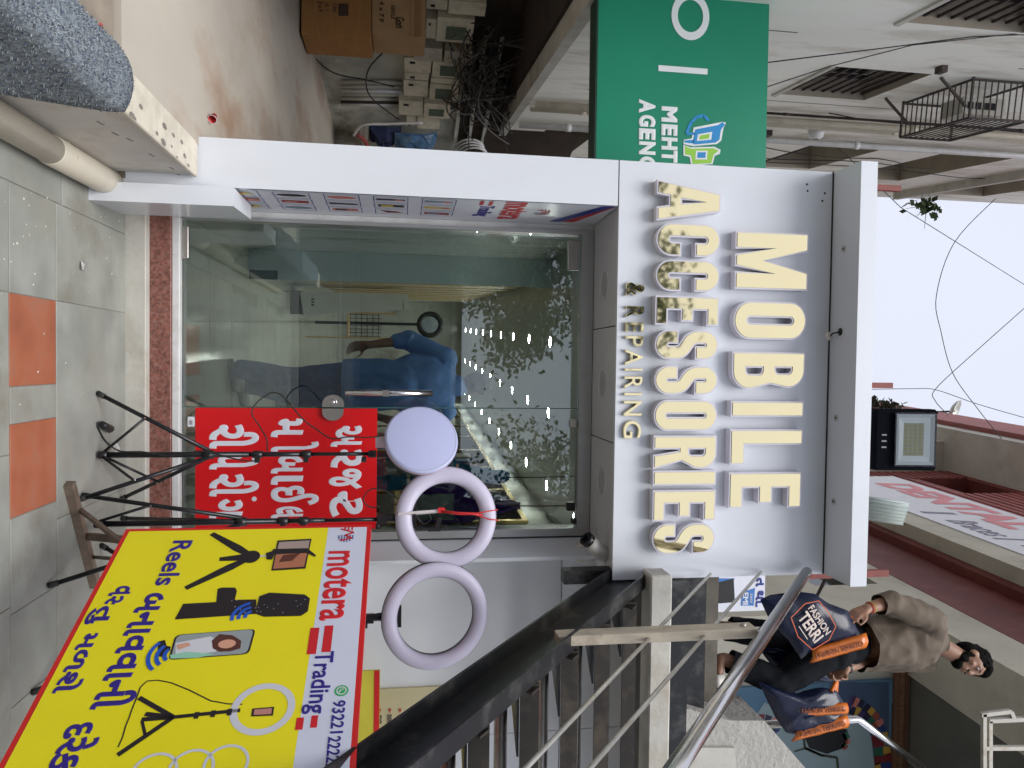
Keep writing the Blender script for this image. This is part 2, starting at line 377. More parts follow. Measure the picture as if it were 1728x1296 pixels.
# coarse loops standing out of the mat
lp = MB(); rnd = random.Random(3)
for _ in range(9000):
    j = rnd.randrange(NV); k = rnd.randrange(NU)
    if j < NV*.45: continue
    a, b, c, d = [mt.v[i] for i in mt.f[j*NU+k]]; s, t = rnd.random(), rnd.random()
    p = a.lerp(b, s).lerp(d.lerp(c, s), t); nr = (b-a).cross(d-a).normalized(); nr = nr if nr.dot(Vector((.4,-.2,1))) > 0 else -nr
    tg = Vector((rnd.uniform(-1,1), rnd.uniform(-1,1), rnd.uniform(-1,1))); tg = (tg-nr*tg.dot(nr)).normalized()*rnd.uniform(.004,.008)
    base = p+nr*.0135; sdv = nr.cross(tg).normalized()*.0011
    pts = [base-tg, base-tg*.45+nr*.006, base+tg*.45+nr*.006, base+tg]
    b0 = len(lp.v)
    for q in pts: lp.v += [q-sdv, q+sdv]
    for i in range(3): lp.f.append([b0+2*i, b0+2*i+1, b0+2*i+3, b0+2*i+2]); lp.mi.append(rnd.randrange(3)); lp.sm.append(False)
o = lp.build('mat_loops', [mat('loop_a',(.23,.26,.28),.7,var=.2),mat('loop_b',(.07,.09,.15),.7,var=.2),mat('loop_c',(.29,.31,.325),.7,var=.2)], mo); o['kind'] = 'stuff'

PVC = mat('cream_pvc', (.60,.55,.45), .4, var=.08, scale=6, stain=(.40,.34,.25), sfac=.5, sscale=5)
dp = thing('drain_pipe', (-.77,2.4,0), 'cream plastic drain pipe lying on the floor along the ledge', 'pipe')
pp = [PZ(190,312,.055), PZ(150,278,.055), PZ(60,232,.055)]
x1 = -.785; MB().tube([(x1,-.4,.058),(x1,3.05,.058)], .055, 20).build('pipe_length', PVC, dp)
MB().tube([(x1,3.05,.058),(x1,3.055,.058),(x1-.005,3.5,.062),(x1-.01,3.62,.066)], [.055,.059,.059,.058], 20).build('pipe_socket', PVC, dp)
MB().tube([(x1+.005,3.15,.116),(x1-.05,3.13,.09),(x1-.055,3.1,.03)], .005, 6).build('tie', mat('dirty_cloth',(.42,.35,.26),.9), dp)

# ================================================================== SHOP FRONT
shop = thing('shop_building', (0,3.9,0), 'small white panelled shop front with recessed glass door and overhanging lit sign', 'shop')
XL = PY(700,251,YF).x; XR = PY(700,331,YF).x; XJ = PY(700,380,YD).x
ZS = PY(1045,348,YF).z; ZT = PY(1405,290,YF).z; XE = PY(1200,974,YF).x          # soffit, top of fascia, right end
ZFL = .205
MB().prism([(XL,YF,0),(XR,YF,0),(XJ-.035,YD,0),(XL,YD,0)], (0,0,ZS-.003)).build('pillar', ACP, shop)
MB().box((XL-.001,YF-.001,ZS-.006),(XR+.001,YF+.02,ZS-.002)).build('panel_joint', BLACK, shop)
# foot box in the corner, with a small bracket beside it
a = PY(394,316,3.55); b = PY(394,348,3.55); c = PY(417,367,3.9)
fb = MB(); fb.prism([(a.x,3.55,0),(b.x,3.55,0),(c.x,3.95,0),(a.x,3.95,0)], (0,0,a.z)).build('corner_box', ACP, shop)
MB().box((XL+.09,YF-.012,.06),(XR-.02,YF-.002,.13)).build('base_bracket', mat('rusty_plate',(.14,.11,.085),.7,var=.3,scale=20), shop)
# threshold: white kerb, granite riser, white sill
MB().bbox((XJ-.06,4.0,-.018),(1.6,4.062,.094),.004).build('white_kerb', CONC, shop)
MB().bbox((XJ-.055,4.064,.0),(1.3,4.2,ZFL-.008),.003).build('granite_riser', GRAN, shop)
MB().bbox((XJ-.05,4.075,ZFL-.0075),(1.05,4.21,ZFL+.03),.003).build('door_sill', ALW, shop)
# frames
XRF = PY(800,906,YD).x; ZG0 = ZFL+.034; ZG1 = PY(976,600,YD).z; ZH = ZS-.004
MB().box((XJ-.034,YD-.01,ZFL+.031),(XJ-.002,YD+.09,ZH)).build('jamb', ALW, shop)
MB().box((XJ-.001,YD-.025,ZFL+.031),(XJ+.018,YD+.08,ZH)).build('jamb', ALU, shop)
MB().box((XJ+.019,YD-.03,ZG1+.002),(XRF-.045,YD+.06,ZH)).build('door_header', ALU, shop)
MB().box((XRF-.044,YD-.03,ZFL+.031),(XRF,YD+.06,ZH)).build('jamb', ALU, shop)
# door leaf
XM = PY(640,688,YD).x
gd = MB().box((XJ+.022,YD,ZG0),(XM-.003,YD+.01,ZG1)).build('glass_door', GLASS, shop)
gp = MB().box((XM+.003,YD+.001,ZG0),(XRF-.047,YD+.011,ZG1)).build('fixed_glass', GLASS, shop)
EDGE = mat('glass_edge', (.05,.16,.13), .1, var=.1)
for x in (XM-.0025, XM+.0005): MB().box((x,YD-.001,ZG0),(x+.002,YD+.012,ZG1)).build('glass_edge', EDGE, gd)
def fit(px0, px1, py0, py1, parent, name='patch_fitting', m=STEELB, dy=.03):
    a = PY(px0,py0,YD-.01); b = PY(px1,py1,YD-.01); MB().bbox((a.x,YD-dy/2,a.z),(b.x,YD+.01+dy/2,b.z),.003).build(name, m, parent)
fit(299,318,381,436,gd); fit(959,977,405,456,gd); fit(962,973,709,722,gp); fit(957,970,848,862,gp,m=BLACK); fit(965,972,876,884,gp,m=BLACK)
h0 = PY(583,663,YD-.06); h1 = PY(730,663,YD-.06)
hd = MB().tube([(h0.x,YD-.06,h0.z),(h0.x,YD-.06,h1.z)], .0165, 16).build('pull_handle', STEEL, gd)
for t in (.12,.88):
    z = h0.z+(h1.z-h0.z)*t; MB().tube([(h0.x,YD-.055,z),(h0.x,YD+.02,z)], .008, 10).build('standoff', STEEL, hd)
MB().box((h0.x-.0165,YD-.082,h0.z+(h1.z-h0.z)*.42),(h0.x+.0165,YD-.058,h0.z+(h1.z-h0.z)*.5)).build('grip_band', STEELB, hd)
lk = MB(); c = PY(562,688,YD-.02); rr = .056
def dshape(sx):
    pts = [(c.x+sx*.004, c.z-.056), *[(c.x+sx*(.022+.048*math.cos(t)), c.z+.056*math.sin(t)) for t in [(-90+180*k/12)*math.pi/180 for k in range(13)]], (c.x+sx*.004, c.z+.056)]
    return MB().prism([(x,YD-.032,z) for x, z in pts], (0,.03,0))
lkp = dshape(-1).build('lock_case', STEELB, gd); dshape(1).build('lock_keep', STEELB, gp)
MB().lathe([(0,-.008),(.014,-.008),(.014,.004)], (c.x-.03,YD-.033,c.z), (0,1,0), 18).build('keyhole', STEEL, lkp)
MB().lathe([(.018,-.003),(.022,-.003),(.022,.004),(.018,.004)], (c.x-.03,YD-.033,c.z), (0,1,0), 24).build('lock_ring', STEEL, lkp)
# right return and side wall behind the stair
XN = PY(800,941,YD-.2).x
MB().prism([(XRF+.001,YD,0),(XN,YD-.22,0),(XN+.02,YD-.22,0),(XN+.02,YD+.3,0),(XRF+.001,YD+.3,0)], (0,0,ZS-.004)).build('right_return', ACPD, shop)
MB().box((XRF-.002,YD-.031,ZFL),(XRF+.004,YD-.002,ZS-.005)).build('panel_joint', BLACK, shop)
# soffit panels with round light rims
sx = [XJ-.06, PY(1020,553,3.85).x, PY(1020,741,3.85).x, XE]
SOF = mat('soffit_panel', (.60,.61,.63), .2, var=.04, scale=2)
for i in range(3):
    sp = MB().box((sx[i]+.003,YF+.003,ZS),(sx[i+1]-.003,YD+.28,ZS+.012)).build('soffit_panel', SOF, shop)
    q = PZ(*[(1020,480),(1017,648),(1015,812)][i], ZS)
    MB().lathe([(.070,-.001),(.078,-.004),(.082,-.001)], (q.x,q.y,ZS), (0,0,1), 40).build('light_rim', ACP, sp)
    MB().lathe([(.0,-.0015),(.070,-.0015)], (q.x,q.y,ZS), (0,0,1), 40).build('light_diffuser', mat('diffuser',(.42,.42,.42),.3,var=.03), sp)
MB().box((sx[0],YF+.01,ZS+.013),(XE-.01,YD+.28,ZS+.03)).build('soffit_backing', BLACK, shop)
# fascia box and canopy
fas = MB().box((XL,YF,ZS-.0015),(XE,YF+.028,ZT)).build('fascia', ACP, shop)
MB().box((XL,YF+.03,ZS+.032),(XE-.001,YD+.27,ZT-.002)).build('fascia_box', ACPD, shop)
MB().box((XL-.002,YF-.002,ZT),(XE+.002,YF+.05,ZT+.008)).build('canopy_joint', BLACK, shop)
cl = PY(1465,272,YC); cr = PY(1442,990,YC); CZ0 = PY(1451,300,YC).z; CZ1 = PY(1481,300,YC).z
can = MB().box((cl.x,YC,ZT+.0085),(cr.x,YF+.25,CZ1)).build('canopy', ACP, shop)
ZC = ZT+.008
for px, py in [(1424,420),(1411,705),(1407,846)]:
    q = PZ(px,py,ZC); MB().lathe([(.0,-.001),(.007,-.001),(.007,-.004),(.016,-.004),(.018,0)], (q.x,q.y,ZC), seg=18).build('light_socket', mat('socket',(.5,.5,.48),.4), can)
    MB().lathe([(.0,-.0045),(.007,-.0045)], (q.x,q.y,ZC), seg=14).build('socket_hole', BLACK, can)
q = PZ(1418,560,ZC); MB().lathe([(0,-.002),(.02,-.002),(.02,0)], (q.x,q.y,ZC), seg=16).build('open_hole', BLACK, can)
ll = MB(); ll.tube([(q.x,q.y,ZC),(q.x+.008,q.y+.02,ZC-.03),(q.x+.02,q.y+.03,ZC-.035)], .004, 6)
ll.build('lamp_lead', WIRE, can); MB().lathe([(0,-.0),(.022,-.0),(.022,.01),(.012,.018),(0,.018)], (q.x+.02,q.y+.035,ZC-.035), (.2,.9,-.4), 20).build('hanging_spot_lamp', mat('lamp_white',(.7,.66,.6),.4), can)
for px, py in [(1362,311),(1392,326),(1363,322),(1388,339)]:
    q = PY(px,py,YF-.001); MB().lathe([(0,-.002),(.005,-.002),(.006,0)], (q.x,YF,q.z), (0,1,0), 10).build('screw', BLACK, fas)

# ------------------------------------------------------------------ channel letters
FF = Frame((0,YF,0), (1,0,0), (0,0,1)); FF.n = Vector((0,-1,0))
def rrect(x0, x1, y0, y1, rx, ry, corners='abcd', n=8):
    """rounded rectangle, counter-clockwise; a=bl b=br c=tr d=tl are rounded"""
    out = []
    for k, cx, cy, a0 in (('a',x0+rx,y0+ry,180),('b',x1-rx,y0+ry,270),('c',x1-rx,y1-ry,0),('d',x0+rx,y1-ry,90)):
        if k in corners: out += arc(cx, cy, rx, a0, a0+90, n, ry)
        else: out.append({'a':(x0,y0),'b':(x1,y0),'c':(x1,y1),'d':(x0,y1)}[k])
    return [p for i, p in enumerate(out) if math.hypot(p[0]-out[i-1][0], p[1]-out[i-1][1]) > 1e-4]
def ribbon(path, hw):
    L, Rr = [], []; n = len(path)
    for i, p in enumerate(path):
        a = path[max(0,i-1)]; b = path[min(n-1,i+1)]; dx, dy = b[0]-a[0], b[1]-a[1]; l = math.hypot(dx,dy); nx, ny = -dy/l*hw, dx/l*hw
        L.append((p[0]+nx,p[1]+ny)); Rr.append((p[0]-nx,p[1]-ny))
    return Rr + L[::-1]
def letter_outline(ch, W, T):
    """outer outline and holes of a condensed bold capital in a box W x 1 with stroke T"""
    t = T
    if ch == 'I': return [[(0,0),(W,0),(W,1),(0,1)]]
    if ch == 'L': return [[(0,0),(W,0),(W,t),(t,t),(t,1),(0,1)]]
    if ch == 'E': return [[(0,0),(W,0),(W,t*.9),(t,t*.9),(t,.5-t*.46),(W*.86,.5-t*.46),(W*.86,.5+t*.46),(t,.5+t*.46),(t,1-t*.9),(W,1-t*.9),(W,1),(0,1)]]
    if ch == 'M': s = t*1.03; return [[(0,0),(s,0),(s,.56),(W/2-t*.34,0.0),(W/2+t*.34,0.0),(W-s,.56),(W-s,0),(W,0),(W,1),(W-s*1.05,1),(W/2,.36),(s*1.05,1),(0,1)]]
    if ch == 'A': return [[(0,0),(t*.98,0),(t*1.17,.2),(W-t*1.17,.2),(W-t*.98,0),(W,0),(W*.5+t*.72,1),(W*.5-t*.72,1)], [(t*1.36,.36),(W*.5,.80),(W-t*1.36,.36)]]
    if ch == 'O': return [rrect(0,W,0,1,W*.5,W*.46), rrect(t,W-t,t*.92,1-t*.92,(W-2*t)*.5,(W-2*t)*.5)]
    if ch in 'BR':
        if ch == 'B':
            o = [(0,0)] + arc(W-.22,.22,.22,-90,20,8) + [(W-.07,.52)] + arc(W-.24,.78,.22,-20,90,8) + [(0,1)]
            return [o, rrect(t,W-t*.95,t*.92,.5-t*.44,.07,.07,'bc',5), rrect(t,W-t*1.02,.5+t*.46,1-t*.92,.07,.07,'bc',5)]
        o = [(0,0),(t,0),(t,.42),(t*1.42,.42),(W-t*1.02,0),(W,0),(W-t*.72,.44)] + arc(W-.22,.72,.22,-40,0,4) + arc(W-.22,.78,.22,0,90,7) + [(0,1)]
        return [o, rrect(t,W-t,.40+t*.86,1-t*.92,.07,.07,'bc',5)]
    r = W/2-t/2; ry = W*.5-t/2
    if ch == 'C':
        path = [(W-t/2,.36),(W-t/2,ry+t/2)] + arc(W/2,ry+t/2,r,0,-180,14,ry)[1:] + arc(W/2,1-ry-t/2,r,180,0,14,ry) + [(W-t/2,.64)]
        return [('ribbon', path, t/2)]
    if ch == 'S':
        path = [(W-t/2,.665),(W-t/2,1-ry-t/2)] + arc(W/2,1-ry-t/2,r,0,180,12,ry)[1:]
        p0, p1, p2, p3 = (t/2,.70),(t/2,.46),(W-t/2,.54),(W-t/2,.30)
        path += [tuple((1-q)**3*a_+3*q*(1-q)**2*b_+3*q*q*(1-q)*c_+q**3*d_ for a_,b_,c_,d_ in zip(p0,p1,p2,p3)) for q in [k/14 for k in range(15)]]
        path += [(W-t/2,ry+t/2)] + arc(W/2,ry+t/2,r,0,-180,12,ry)[1:] + [(t/2,.335)]
        return [('ribbon', path, t/2)]
def dedupe(l):
    out = [p for i, p in enumerate(l) if math.hypot(p[0]-l[i-1][0], p[1]-l[i-1][1]) > 1e-4]
    return out
def offs(poly, d):
    """mitred outward offset of a counter-clockwise polygon"""
    n = len(poly); out = []; ar = sum(poly[i][0]*poly[(i+1)%n][1]-poly[(i+1)%n][0]*poly[i][1] for i in range(n)); sg = 1 if ar > 0 else -1
    for i in range(n):
        a, b, c = poly[i-1], poly[i], poly[(i+1)%n]
        e1 = (b[0]-a[0], b[1]-a[1]); e2 = (c[0]-b[0], c[1]-b[1]); l1 = math.hypot(*e1) or 1; l2 = math.hypot(*e2) or 1
        n1 = (e1[1]/l1, -e1[0]/l1); n2 = (e2[1]/l2, -e2[0]/l2); mx, my = n1[0]+n2[0], n1[1]+n2[1]; q = mx*mx+my*my
        k = min(2*d/q if q > 1e-6 else d, 2.2*d) if d > 0 else max(2*d/q if q > 1e-6 else d, 2.2*d)
        out.append((b[0]+sg*mx*k, b[1]+sg*my*k))
    return out
def solid(loops, y0, y1, mb, mi_front, mi_side):
    """loops of (x,z): first is the outline, others holes; a plate between y0 (front) and y1 (back)"""
    a = [[Vector((x,z,0)) for x, z in l] for l in loops]; flat = [p for l in a for p in l]
    fs = []
    for t in tessellate_polygon(a):
        nr = (flat[t[1]]-flat[t[0]]).cross(flat[t[2]]-flat[t[0]]); fs.append(list(t) if nr.z > 0 else list(reversed(t)))
    mb.add([(p.x,y0,p.y) for p in flat], fs, mi_front)
    for l in loops:
        n = len(l); mb.add([(x,y0,z) for x,z in l]+[(x,y1,z) for x,z in l], [(i,(i+1)%n,n+(i+1)%n,n+i) for i in range(n)], mi_side)
def channel_letter(ch, box, T=.19, bd=.0085, depth=.056):
    u0, u1, v0, v1 = box; H = v1-v0-2*bd; Wd = (u1-u0-2*bd)/H
    L = letter_outline(ch, Wd, T); L = [l if l[0] == 'ribbon' else dedupe(l) for l in L]; tr = lambda p: (u0+bd+p[0]*H, v0+bd+p[1]*H)
    if L[0][0] == 'ribbon':
        path = [tr(p) for k, p in enumerate(L[0][1]) if k == 0 or math.hypot(p[0]-L[0][1][k-1][0],p[1]-L[0][1][k-1][1]) > 1e-4]; hw = L[0][2]*H
        def ext(p, q): d = math.hypot(p[0]-q[0],p[1]-q[1]); return (p[0]+(p[0]-q[0])/d*bd, p[1]+(p[1]-q[1])/d*bd)
        face = [ribbon(path, hw)]; body = [ribbon([ext(path[0],path[1])]+path+[ext(path[-1],path[-2])], hw+bd)]
    else:
        face = [[tr(p) for p in l] for l in L]; body = [offs(face[0], bd)] + [offs(h, -bd) for h in face[1:]]
    mb = MB(); solid(body, YF-depth, YF-.001, mb, 0, 0); solid(face, YF-depth-.003, YF-depth-.0005, mb, 1, 1)
    return mb.build('letter', [LETW, GOLD], fas)
def lbox(x0, x1, y0, y1, ch, T=.19):
    yy = YF-.056; a = PY(x0,y0,yy); b = PY(x1,y1,yy); c = PY(x1,y0,yy); d = PY(x0,y1,yy)
    channel_letter(ch, ((a.x+c.x)/2, (b.x+d.x)/2, (a.z+d.z)/2, (b.z+c.z)/2), T)
LT = lambda y, a, b: a+(b-a)*(y-395)/460
for ch, y0, y1, T in [('M',392,489,.185),('O',509,573,.17),('B',594,657,.17),('I',677,703.5,.19),('L',724.5,784,.165),('E',797,857,.17)]:
    ym = (y0+y1)/2; lbox(LT(ym,1242,1229), LT(ym,1365,1351), y0, y1, ch, T)
LA = lambda y, a, b: a+(b-a)*(y-310)/625
for ch, y0, y1 in [('A',306,374),('C',377,433),('C',439,492),('E',500,549),('S',557,607),('S',617,666),('O',675,727),('R',735,791),('I',794,819),('E',827,879),('S',883,935)]:
    ym = (y0+y1)/2; lbox(LA(ym,1109,1100), LA(ym,1217,1206), y0, y1, ch, .168)
am = PY(1054,476,YF-.012); bm_ = PY(1087,501,YF-.012)
def goldword(s, px):
    q = [PY(a,b,YF-.012) for a,b in px]; box = (q[0].x,q[1].x,(q[0].z+q[2].z)/2,(q[1].z+q[3].z)/2)
    fr = Frame((0,YF-.0115,0),(1,0,0),(0,0,1)); fr.n = Vector((0,-1,0))
    n = len(s)
    vs, fs = glyphs(s, .022); mb = MB()
    word(fr, s, box, None, None, w=.0, bold=.022, mb=mb, th=.010)
    mb.build('letter', GOLD, fas)
goldword('&', [(1056,476),(1087,501),(1055,501),(1088,476)])
RW = [('R',.0,.094),('E',.122,.198),('P',.225,.31),('A',.325,.45),('I',.47,.492),('R',.53,.628),('I',.655,.677),('N',.715,.83),('G',.862,1.)]
for ch, a, b in RW:
    y0 = 516+(740-516)*a; y1 = 516+(740-516)*b; x0 = 1056-5.5*(a+b)/2; x1 = x0+31
    goldword(ch, [(x0,y0),(x1,y1),(x0,y1),(x1,y0)])

# ================================================================== SHOP INTERIOR (turned 3 degrees against the front)
IO = Vector((0,4.2,0)); IY = Vector((-.054,.9985,0)).normalized(); IX = Vector((IY.y,-IY.x,0))
def il(x, y, z): return IO + IX*x + IY*y + Vector((0,0,z))
def bi(mb, name, m, parent=None, **k): mb.v = [il(*v) for v in mb.v]; return mb.build(name, m, parent, **k)
IZ0, IZ1, IXL, IXR, IYE = ZFL, 2.6, -.77, 1.36, 11.4
ITILE = mat('vitrified_tile', (.50,.50,.42), .12, var=.08, scale=1.8, stain=(.40,.38,.31), sfac=.5, sscale=1.4)
MARB = mat('veined_marble', (.60,.60,.57), .15, var=.06, scale=2, stain=(.26,.22,.18), sfac=.75, sscale=1.9, stretch=(1,2.2,.7))
IWALL = mat('inside_wall', (.50,.51,.47), .4, var=.06, scale=2)
PANELG = mat('pale_glass_panel', (.55,.66,.68), .1, var=.03, scale=2, coat=.5)
CEIL = mat('inside_ceiling', (.42,.42,.39), .3, var=.05, scale=2)
ifl = struct(bi(MB().box((IXL-.1,.02,IZ0-.08),(IXR+.1,IYE+.1,IZ0-.012)), 'shop_floor', GROUT))
xs = [IXL+.002,-.20,.40,1.0,IXR-.002]
for j in range(19):
    for a, b in zip(xs, xs[1:]):
        y0 = .03+.6*j
        bi(MB().box((a+.0015,y0+.0015,IZ0-.0115),(b-.0015,min(IYE,y0+.5985),IZ0-.0005)), 'floor_tile', ITILE, ifl)
iwl = struct(bi(MB().box((IXL-.12,.03,IZ0),(IXL,IYE,IZ1)), 'wall_left', IWALL))
for k in range(3):
    bi(MB().box((IXL+.001,.05+.6*k,IZ0+.001),(IXL+.012,.646+.6*k,IZ1-.002)), 'marble_panel', MARB, iwl)
struct(bi(MB().box((IXR,.03,IZ0),(IXR+.12,IYE,IZ1)), 'wall_right', IWALL))
struct(bi(MB().box((IXL,IYE,IZ0),(IXR,IYE+.1,IZ1)), 'wall_back', MARB))
ice = struct(bi(MB().box((IXL-.1,.09,IZ1),(IXR+.1,IYE+.1,IZ1+.08)), 'shop_ceiling', CEIL))
LED = mat('downlight_glow', (.9,.9,.9), .4, emit=(1,.98,.92), estr=85)
RIMW = mat('downlight_rim', (.7,.7,.7), .3)
mdl = None
for r_, x in enumerate((-.085,.505,1.12)):
    for k in range(10):
        y = .80+1.03*k
        d = bi(MB().lathe([(0,-.004),(.043,-.004)], (x,y,IZ1), seg=18), 'downlight', LED, ice)
        bi(MB().lathe([(.043,-.006),(.055,-.006),(.058,0)], (x,y,IZ1), seg=18), 'downlight_rim', RIMW, d)
# tall pale partition, gold slatted wall, cabinet
pt = thing('partition_panel', il(-.65,1.8,IZ0), 'tall pale blue glass partition panel behind the door', 'panel')
bi(MB().box((IXL+.013,1.83,IZ0+.001),(-.6,1.86,.42)), 'foot_panel', PANELG, pt)
bi(MB().box((IXL+.013,1.83,.421),(-.53,1.86,IZ1-.003)), 'panel', PANELG, pt)
bi(MB().box((-.60,1.832,IZ0+.001),(-.53,1.858,.418)), 'dark_base', mat('dark_glass',(.05,.07,.065),.1), pt)
sw = thing('slatted_wall', il(-.56,3.,IZ0), 'gold and cream vertical slatted wall panel behind the white cabinet', 'slat panel')
bi(MB().box((IXL+.02,1.9,IZ0+.002),(-.60,9.0,IZ1-.004)), 'backing', IWALL, sw)
y = 1.95
while y < 8.6:
    for q in range(3): bi(MB().box((-.599,y+.075*q,.5),(-.592,y+.075*q+.045,IZ1-.03)), 'slat', GOLDS, sw)
    y += .62
WCAB = mat('cabinet_white', (.62,.64,.62), .25, var=.04, scale=3)
cb = thing('white_cabinet', il(-.4,4.1,IZ0), 'tall narrow white appliance cabinet standing before the gold slats', 'cabinet')
bi(MB().prism([(-.52,4.0,.30),(-.27,4.0,.34),(-.36,4.0,1.42),(-.43,4.0,1.45),(-.52,4.0,1.45)], (0,.35,0)), 'body', WCAB, cb)
bi(MB().box((-.53,3.98,IZ0+.001),(-.28,4.37,.298)), 'plinth', BLACK, cb)
bi(MB().box((-.43,3.985,1.40),(-.355,3.999,1.47)), 'cap', WCAB, cb)
for k in range(3): bi(MB().box((-.45+.03*k,3.995,.42),(-.435+.03*k,3.9995,.45)), 'button', BLACK, cb)
bk = thing('wire_basket', il(-.17,5.4,.9), 'black wire basket rack standing deep inside the shop', 'basket')
wb = MB()
for k in range(7): wb.tube([(-.30+.045*k,5.3,.72),(-.30+.045*k,5.3,1.12)], .004, 5)
for k in range(6): wb.tube([(-.31,5.3,.74+.07*k),(-.02,5.3,.74+.07*k)], .004, 5)
bi(wb, 'wire_front', BLACKM, bk); bi(MB().box((-.31,5.31,.70),(-.02,5.6,.715)), 'shelf', GOLDS, bk)
for x in (-.32,-.01): bi(MB().box((x-.008,5.3,IZ0),(x+.008,5.316,1.3)), 'post', GOLDS, bk)
ck = thing('round_wall_lamp', il(-.19,6.,1.65), 'round black ring shaped lamp on the wall inside', 'lamp')
bi(MB().lathe([(.115,0),(.115,-.05),(.185,-.05),(.185,0)], (-.19,6.3,1.77), (0,1,0), 36), 'ring', BLACK, ck)
bi(MB().lathe([(0,-.02),(.114,-.02)], (-.19,6.3,1.77), (0,1,0), 30), 'mirror_disc', STEEL, ck)
bi(MB().box((-.21,6.29,IZ0),(-.17,6.32,1.60)), 'stand', BLACK, ck)
# counter and gold edged display shelves along the right wall
ct = thing('sales_counter', il(.75,3.2,IZ0), 'dark glass sales counter standing behind the man in the shop', 'counter')
bi(MB().box((.52,3.0,IZ0+.001),(.95,4.9,.98)), 'front', mat('counter_dark',(.06,.065,.06),.15,var=.2), ct)
bi(MB().bbox((.48,2.96,.982),(1.0,4.95,1.02),.006), 'top', mat('counter_top',(.30,.33,.31),.1), ct)
for k in range(3): bi(MB().box((.55,2.985,.35+.2*k),(.92,2.999,.37+.2*k)), 'gold_trim', GOLDS, ct)
ds = thing('display_shelves', il(1.15,2.8,IZ0), 'gold edged display shelves full of phone covers along the right wall', 'shelves')
GEDGE = mat('gold_edge', (.75,.55,.2), .18, 1, var=.1, scale=9)
DSH = mat('shelf_dark', (.10,.095,.08), .3, var=.3, scale=8)
for k, z in enumerate((.55,.95,1.35,1.75,2.15)):
    bi(MB().box((1.02,.3,z),(IXR-.003,6.4,z+.02)), 'shelf', DSH, ds)
    bi(MB().box((1.0,.3,z-.006),(1.019,6.4,z+.026)), 'gold_edge', GEDGE, ds)
for k in range(8): bi(MB().box((1.0,.3+.86*k,IZ0+.001),(1.019,.34+.86*k,2.142)), 'upright', GEDGE, ds)
rnd = random.Random(5)
PK = [mat('pack_%d'%i, c, .35, var=.2, scale=20) for i, c in enumerate([(.32,.30,.27),(.05,.05,.06),(.25,.06,.05),(.06,.12,.25),(.4,.36,.2),(.12,.2,.14)])]
pk = 0
for z in (.57,.97,1.37,1.77):
    y = .42
    while y < 4.4:
        h = rnd.uniform(.14,.30); w_ = rnd.uniform(.09,.2)
        o = bi(MB().box((1.05,y,z+.001),(1.13+rnd.random()*.1,y+w_,z+h)), 'phone_box', rnd.choice(PK))
        tag(o, 'boxed phone accessory standing on the gold edged display shelves', 'box', 'boxes on the display shelves'); y += w_+rnd.uniform(.02,.16); pk += 1

# blue and purple plastic goods bags hung behind the fixed glass
BLUEF = mat('blue_film', (.04,.30,.52), .18, var=.25, scale=14, bump=.5, bscale=30); PURP = mat('purple_plastic', (.075,.02,.30), .2, var=.3, scale=12, bump=.5, bscale=28)
CLR = mat('clear_film', (.42,.50,.46), .1, var=.3, scale=18, bump=.6, bscale=35)
def crumple(x0, x1, z0, z1, y, th, amp, seed, taper=1., nx=10, nz=14):
    mb = MB(); vs = []
    for j in range(nz+1):
        t = j/nz; zz = z0+(z1-z0)*t; cxm = (x0+x1)/2; hw = (x1-x0)/2*(1-(1-taper)*t)
        for i in range(nx+1):
            s = i/nx*2-1; b = math.sqrt(max(0,1-s*s))*math.sin(math.pi*min(1,max(.02,t*1.02)))**.5
            nz_ = noise.noise(Vector((s*2+seed, t*4, seed)))*amp
            vs.append(Vector((cxm+s*hw+nz_*.6, y-th*b+nz_, zz)))
    N = len(vs); back = [Vector((v.x, 2*y-v.y+.002, v.z)) for v in vs]; mb.v = vs+back; W = nx+1
    for j in range(nz):
        for i in range(nx):
            a = j*W+i; mb.f.append([a,a+1,a+W+1,a+W]); mb.f.append([N+a,N+a+W,N+a+W+1,N+a+1])
    mb.mi = [0]*len(mb.f); mb.sm = [True]*len(mb.f); return mb
bg = thing('blue_goods_bag', il(.72,.4,1.25), 'blue plastic wrapped goods hanging inside the fixed glass beside the round light', 'bag')
bi(crumple(.60,.80,1.16,1.42,.30,.04,.03,2.), 'lower_pack', BLUEF, bg); bi(crumple(.62,.80,1.44,1.72,.34,.05,.03,3.), 'middle_pack', BLUEF, bg)
bi(crumple(.64,.82,1.74,2.06,.36,.035,.03,4.,.25), 'neck', BLUEF, bg); bi(crumple(.60,.70,1.28,1.5,.26,.03,.02,5.), 'clear_pack', CLR, bg)
bi(MB().tube([(.735,.36,2.0),(.74,.36,2.2),(.74,.40,IZ1)], .004, 6), 'cord', WIRE, bg)
bg = thing('purple_goods_bag', il(.88,.4,1.4), 'purple plastic goods bag seen through the ring light with red wires', 'bag')
bi(crumple(.76,1.0,1.40,1.82,.26,.055,.025,7.), 'pack', PURP, bg); bi(crumple(.80,.96,1.46,1.70,.195,.02,.02,8.), 'clear_window', CLR, bg)
bi(crumple(.80,1.0,1.80,2.12,.28,.04,.03,9.,.2), 'neck', PURP, bg)
bi(MB().tube([(.90,.28,2.1),(.905,.28,2.25),(.91,.30,IZ1)], .004, 6), 'cord', WIRE, bg)

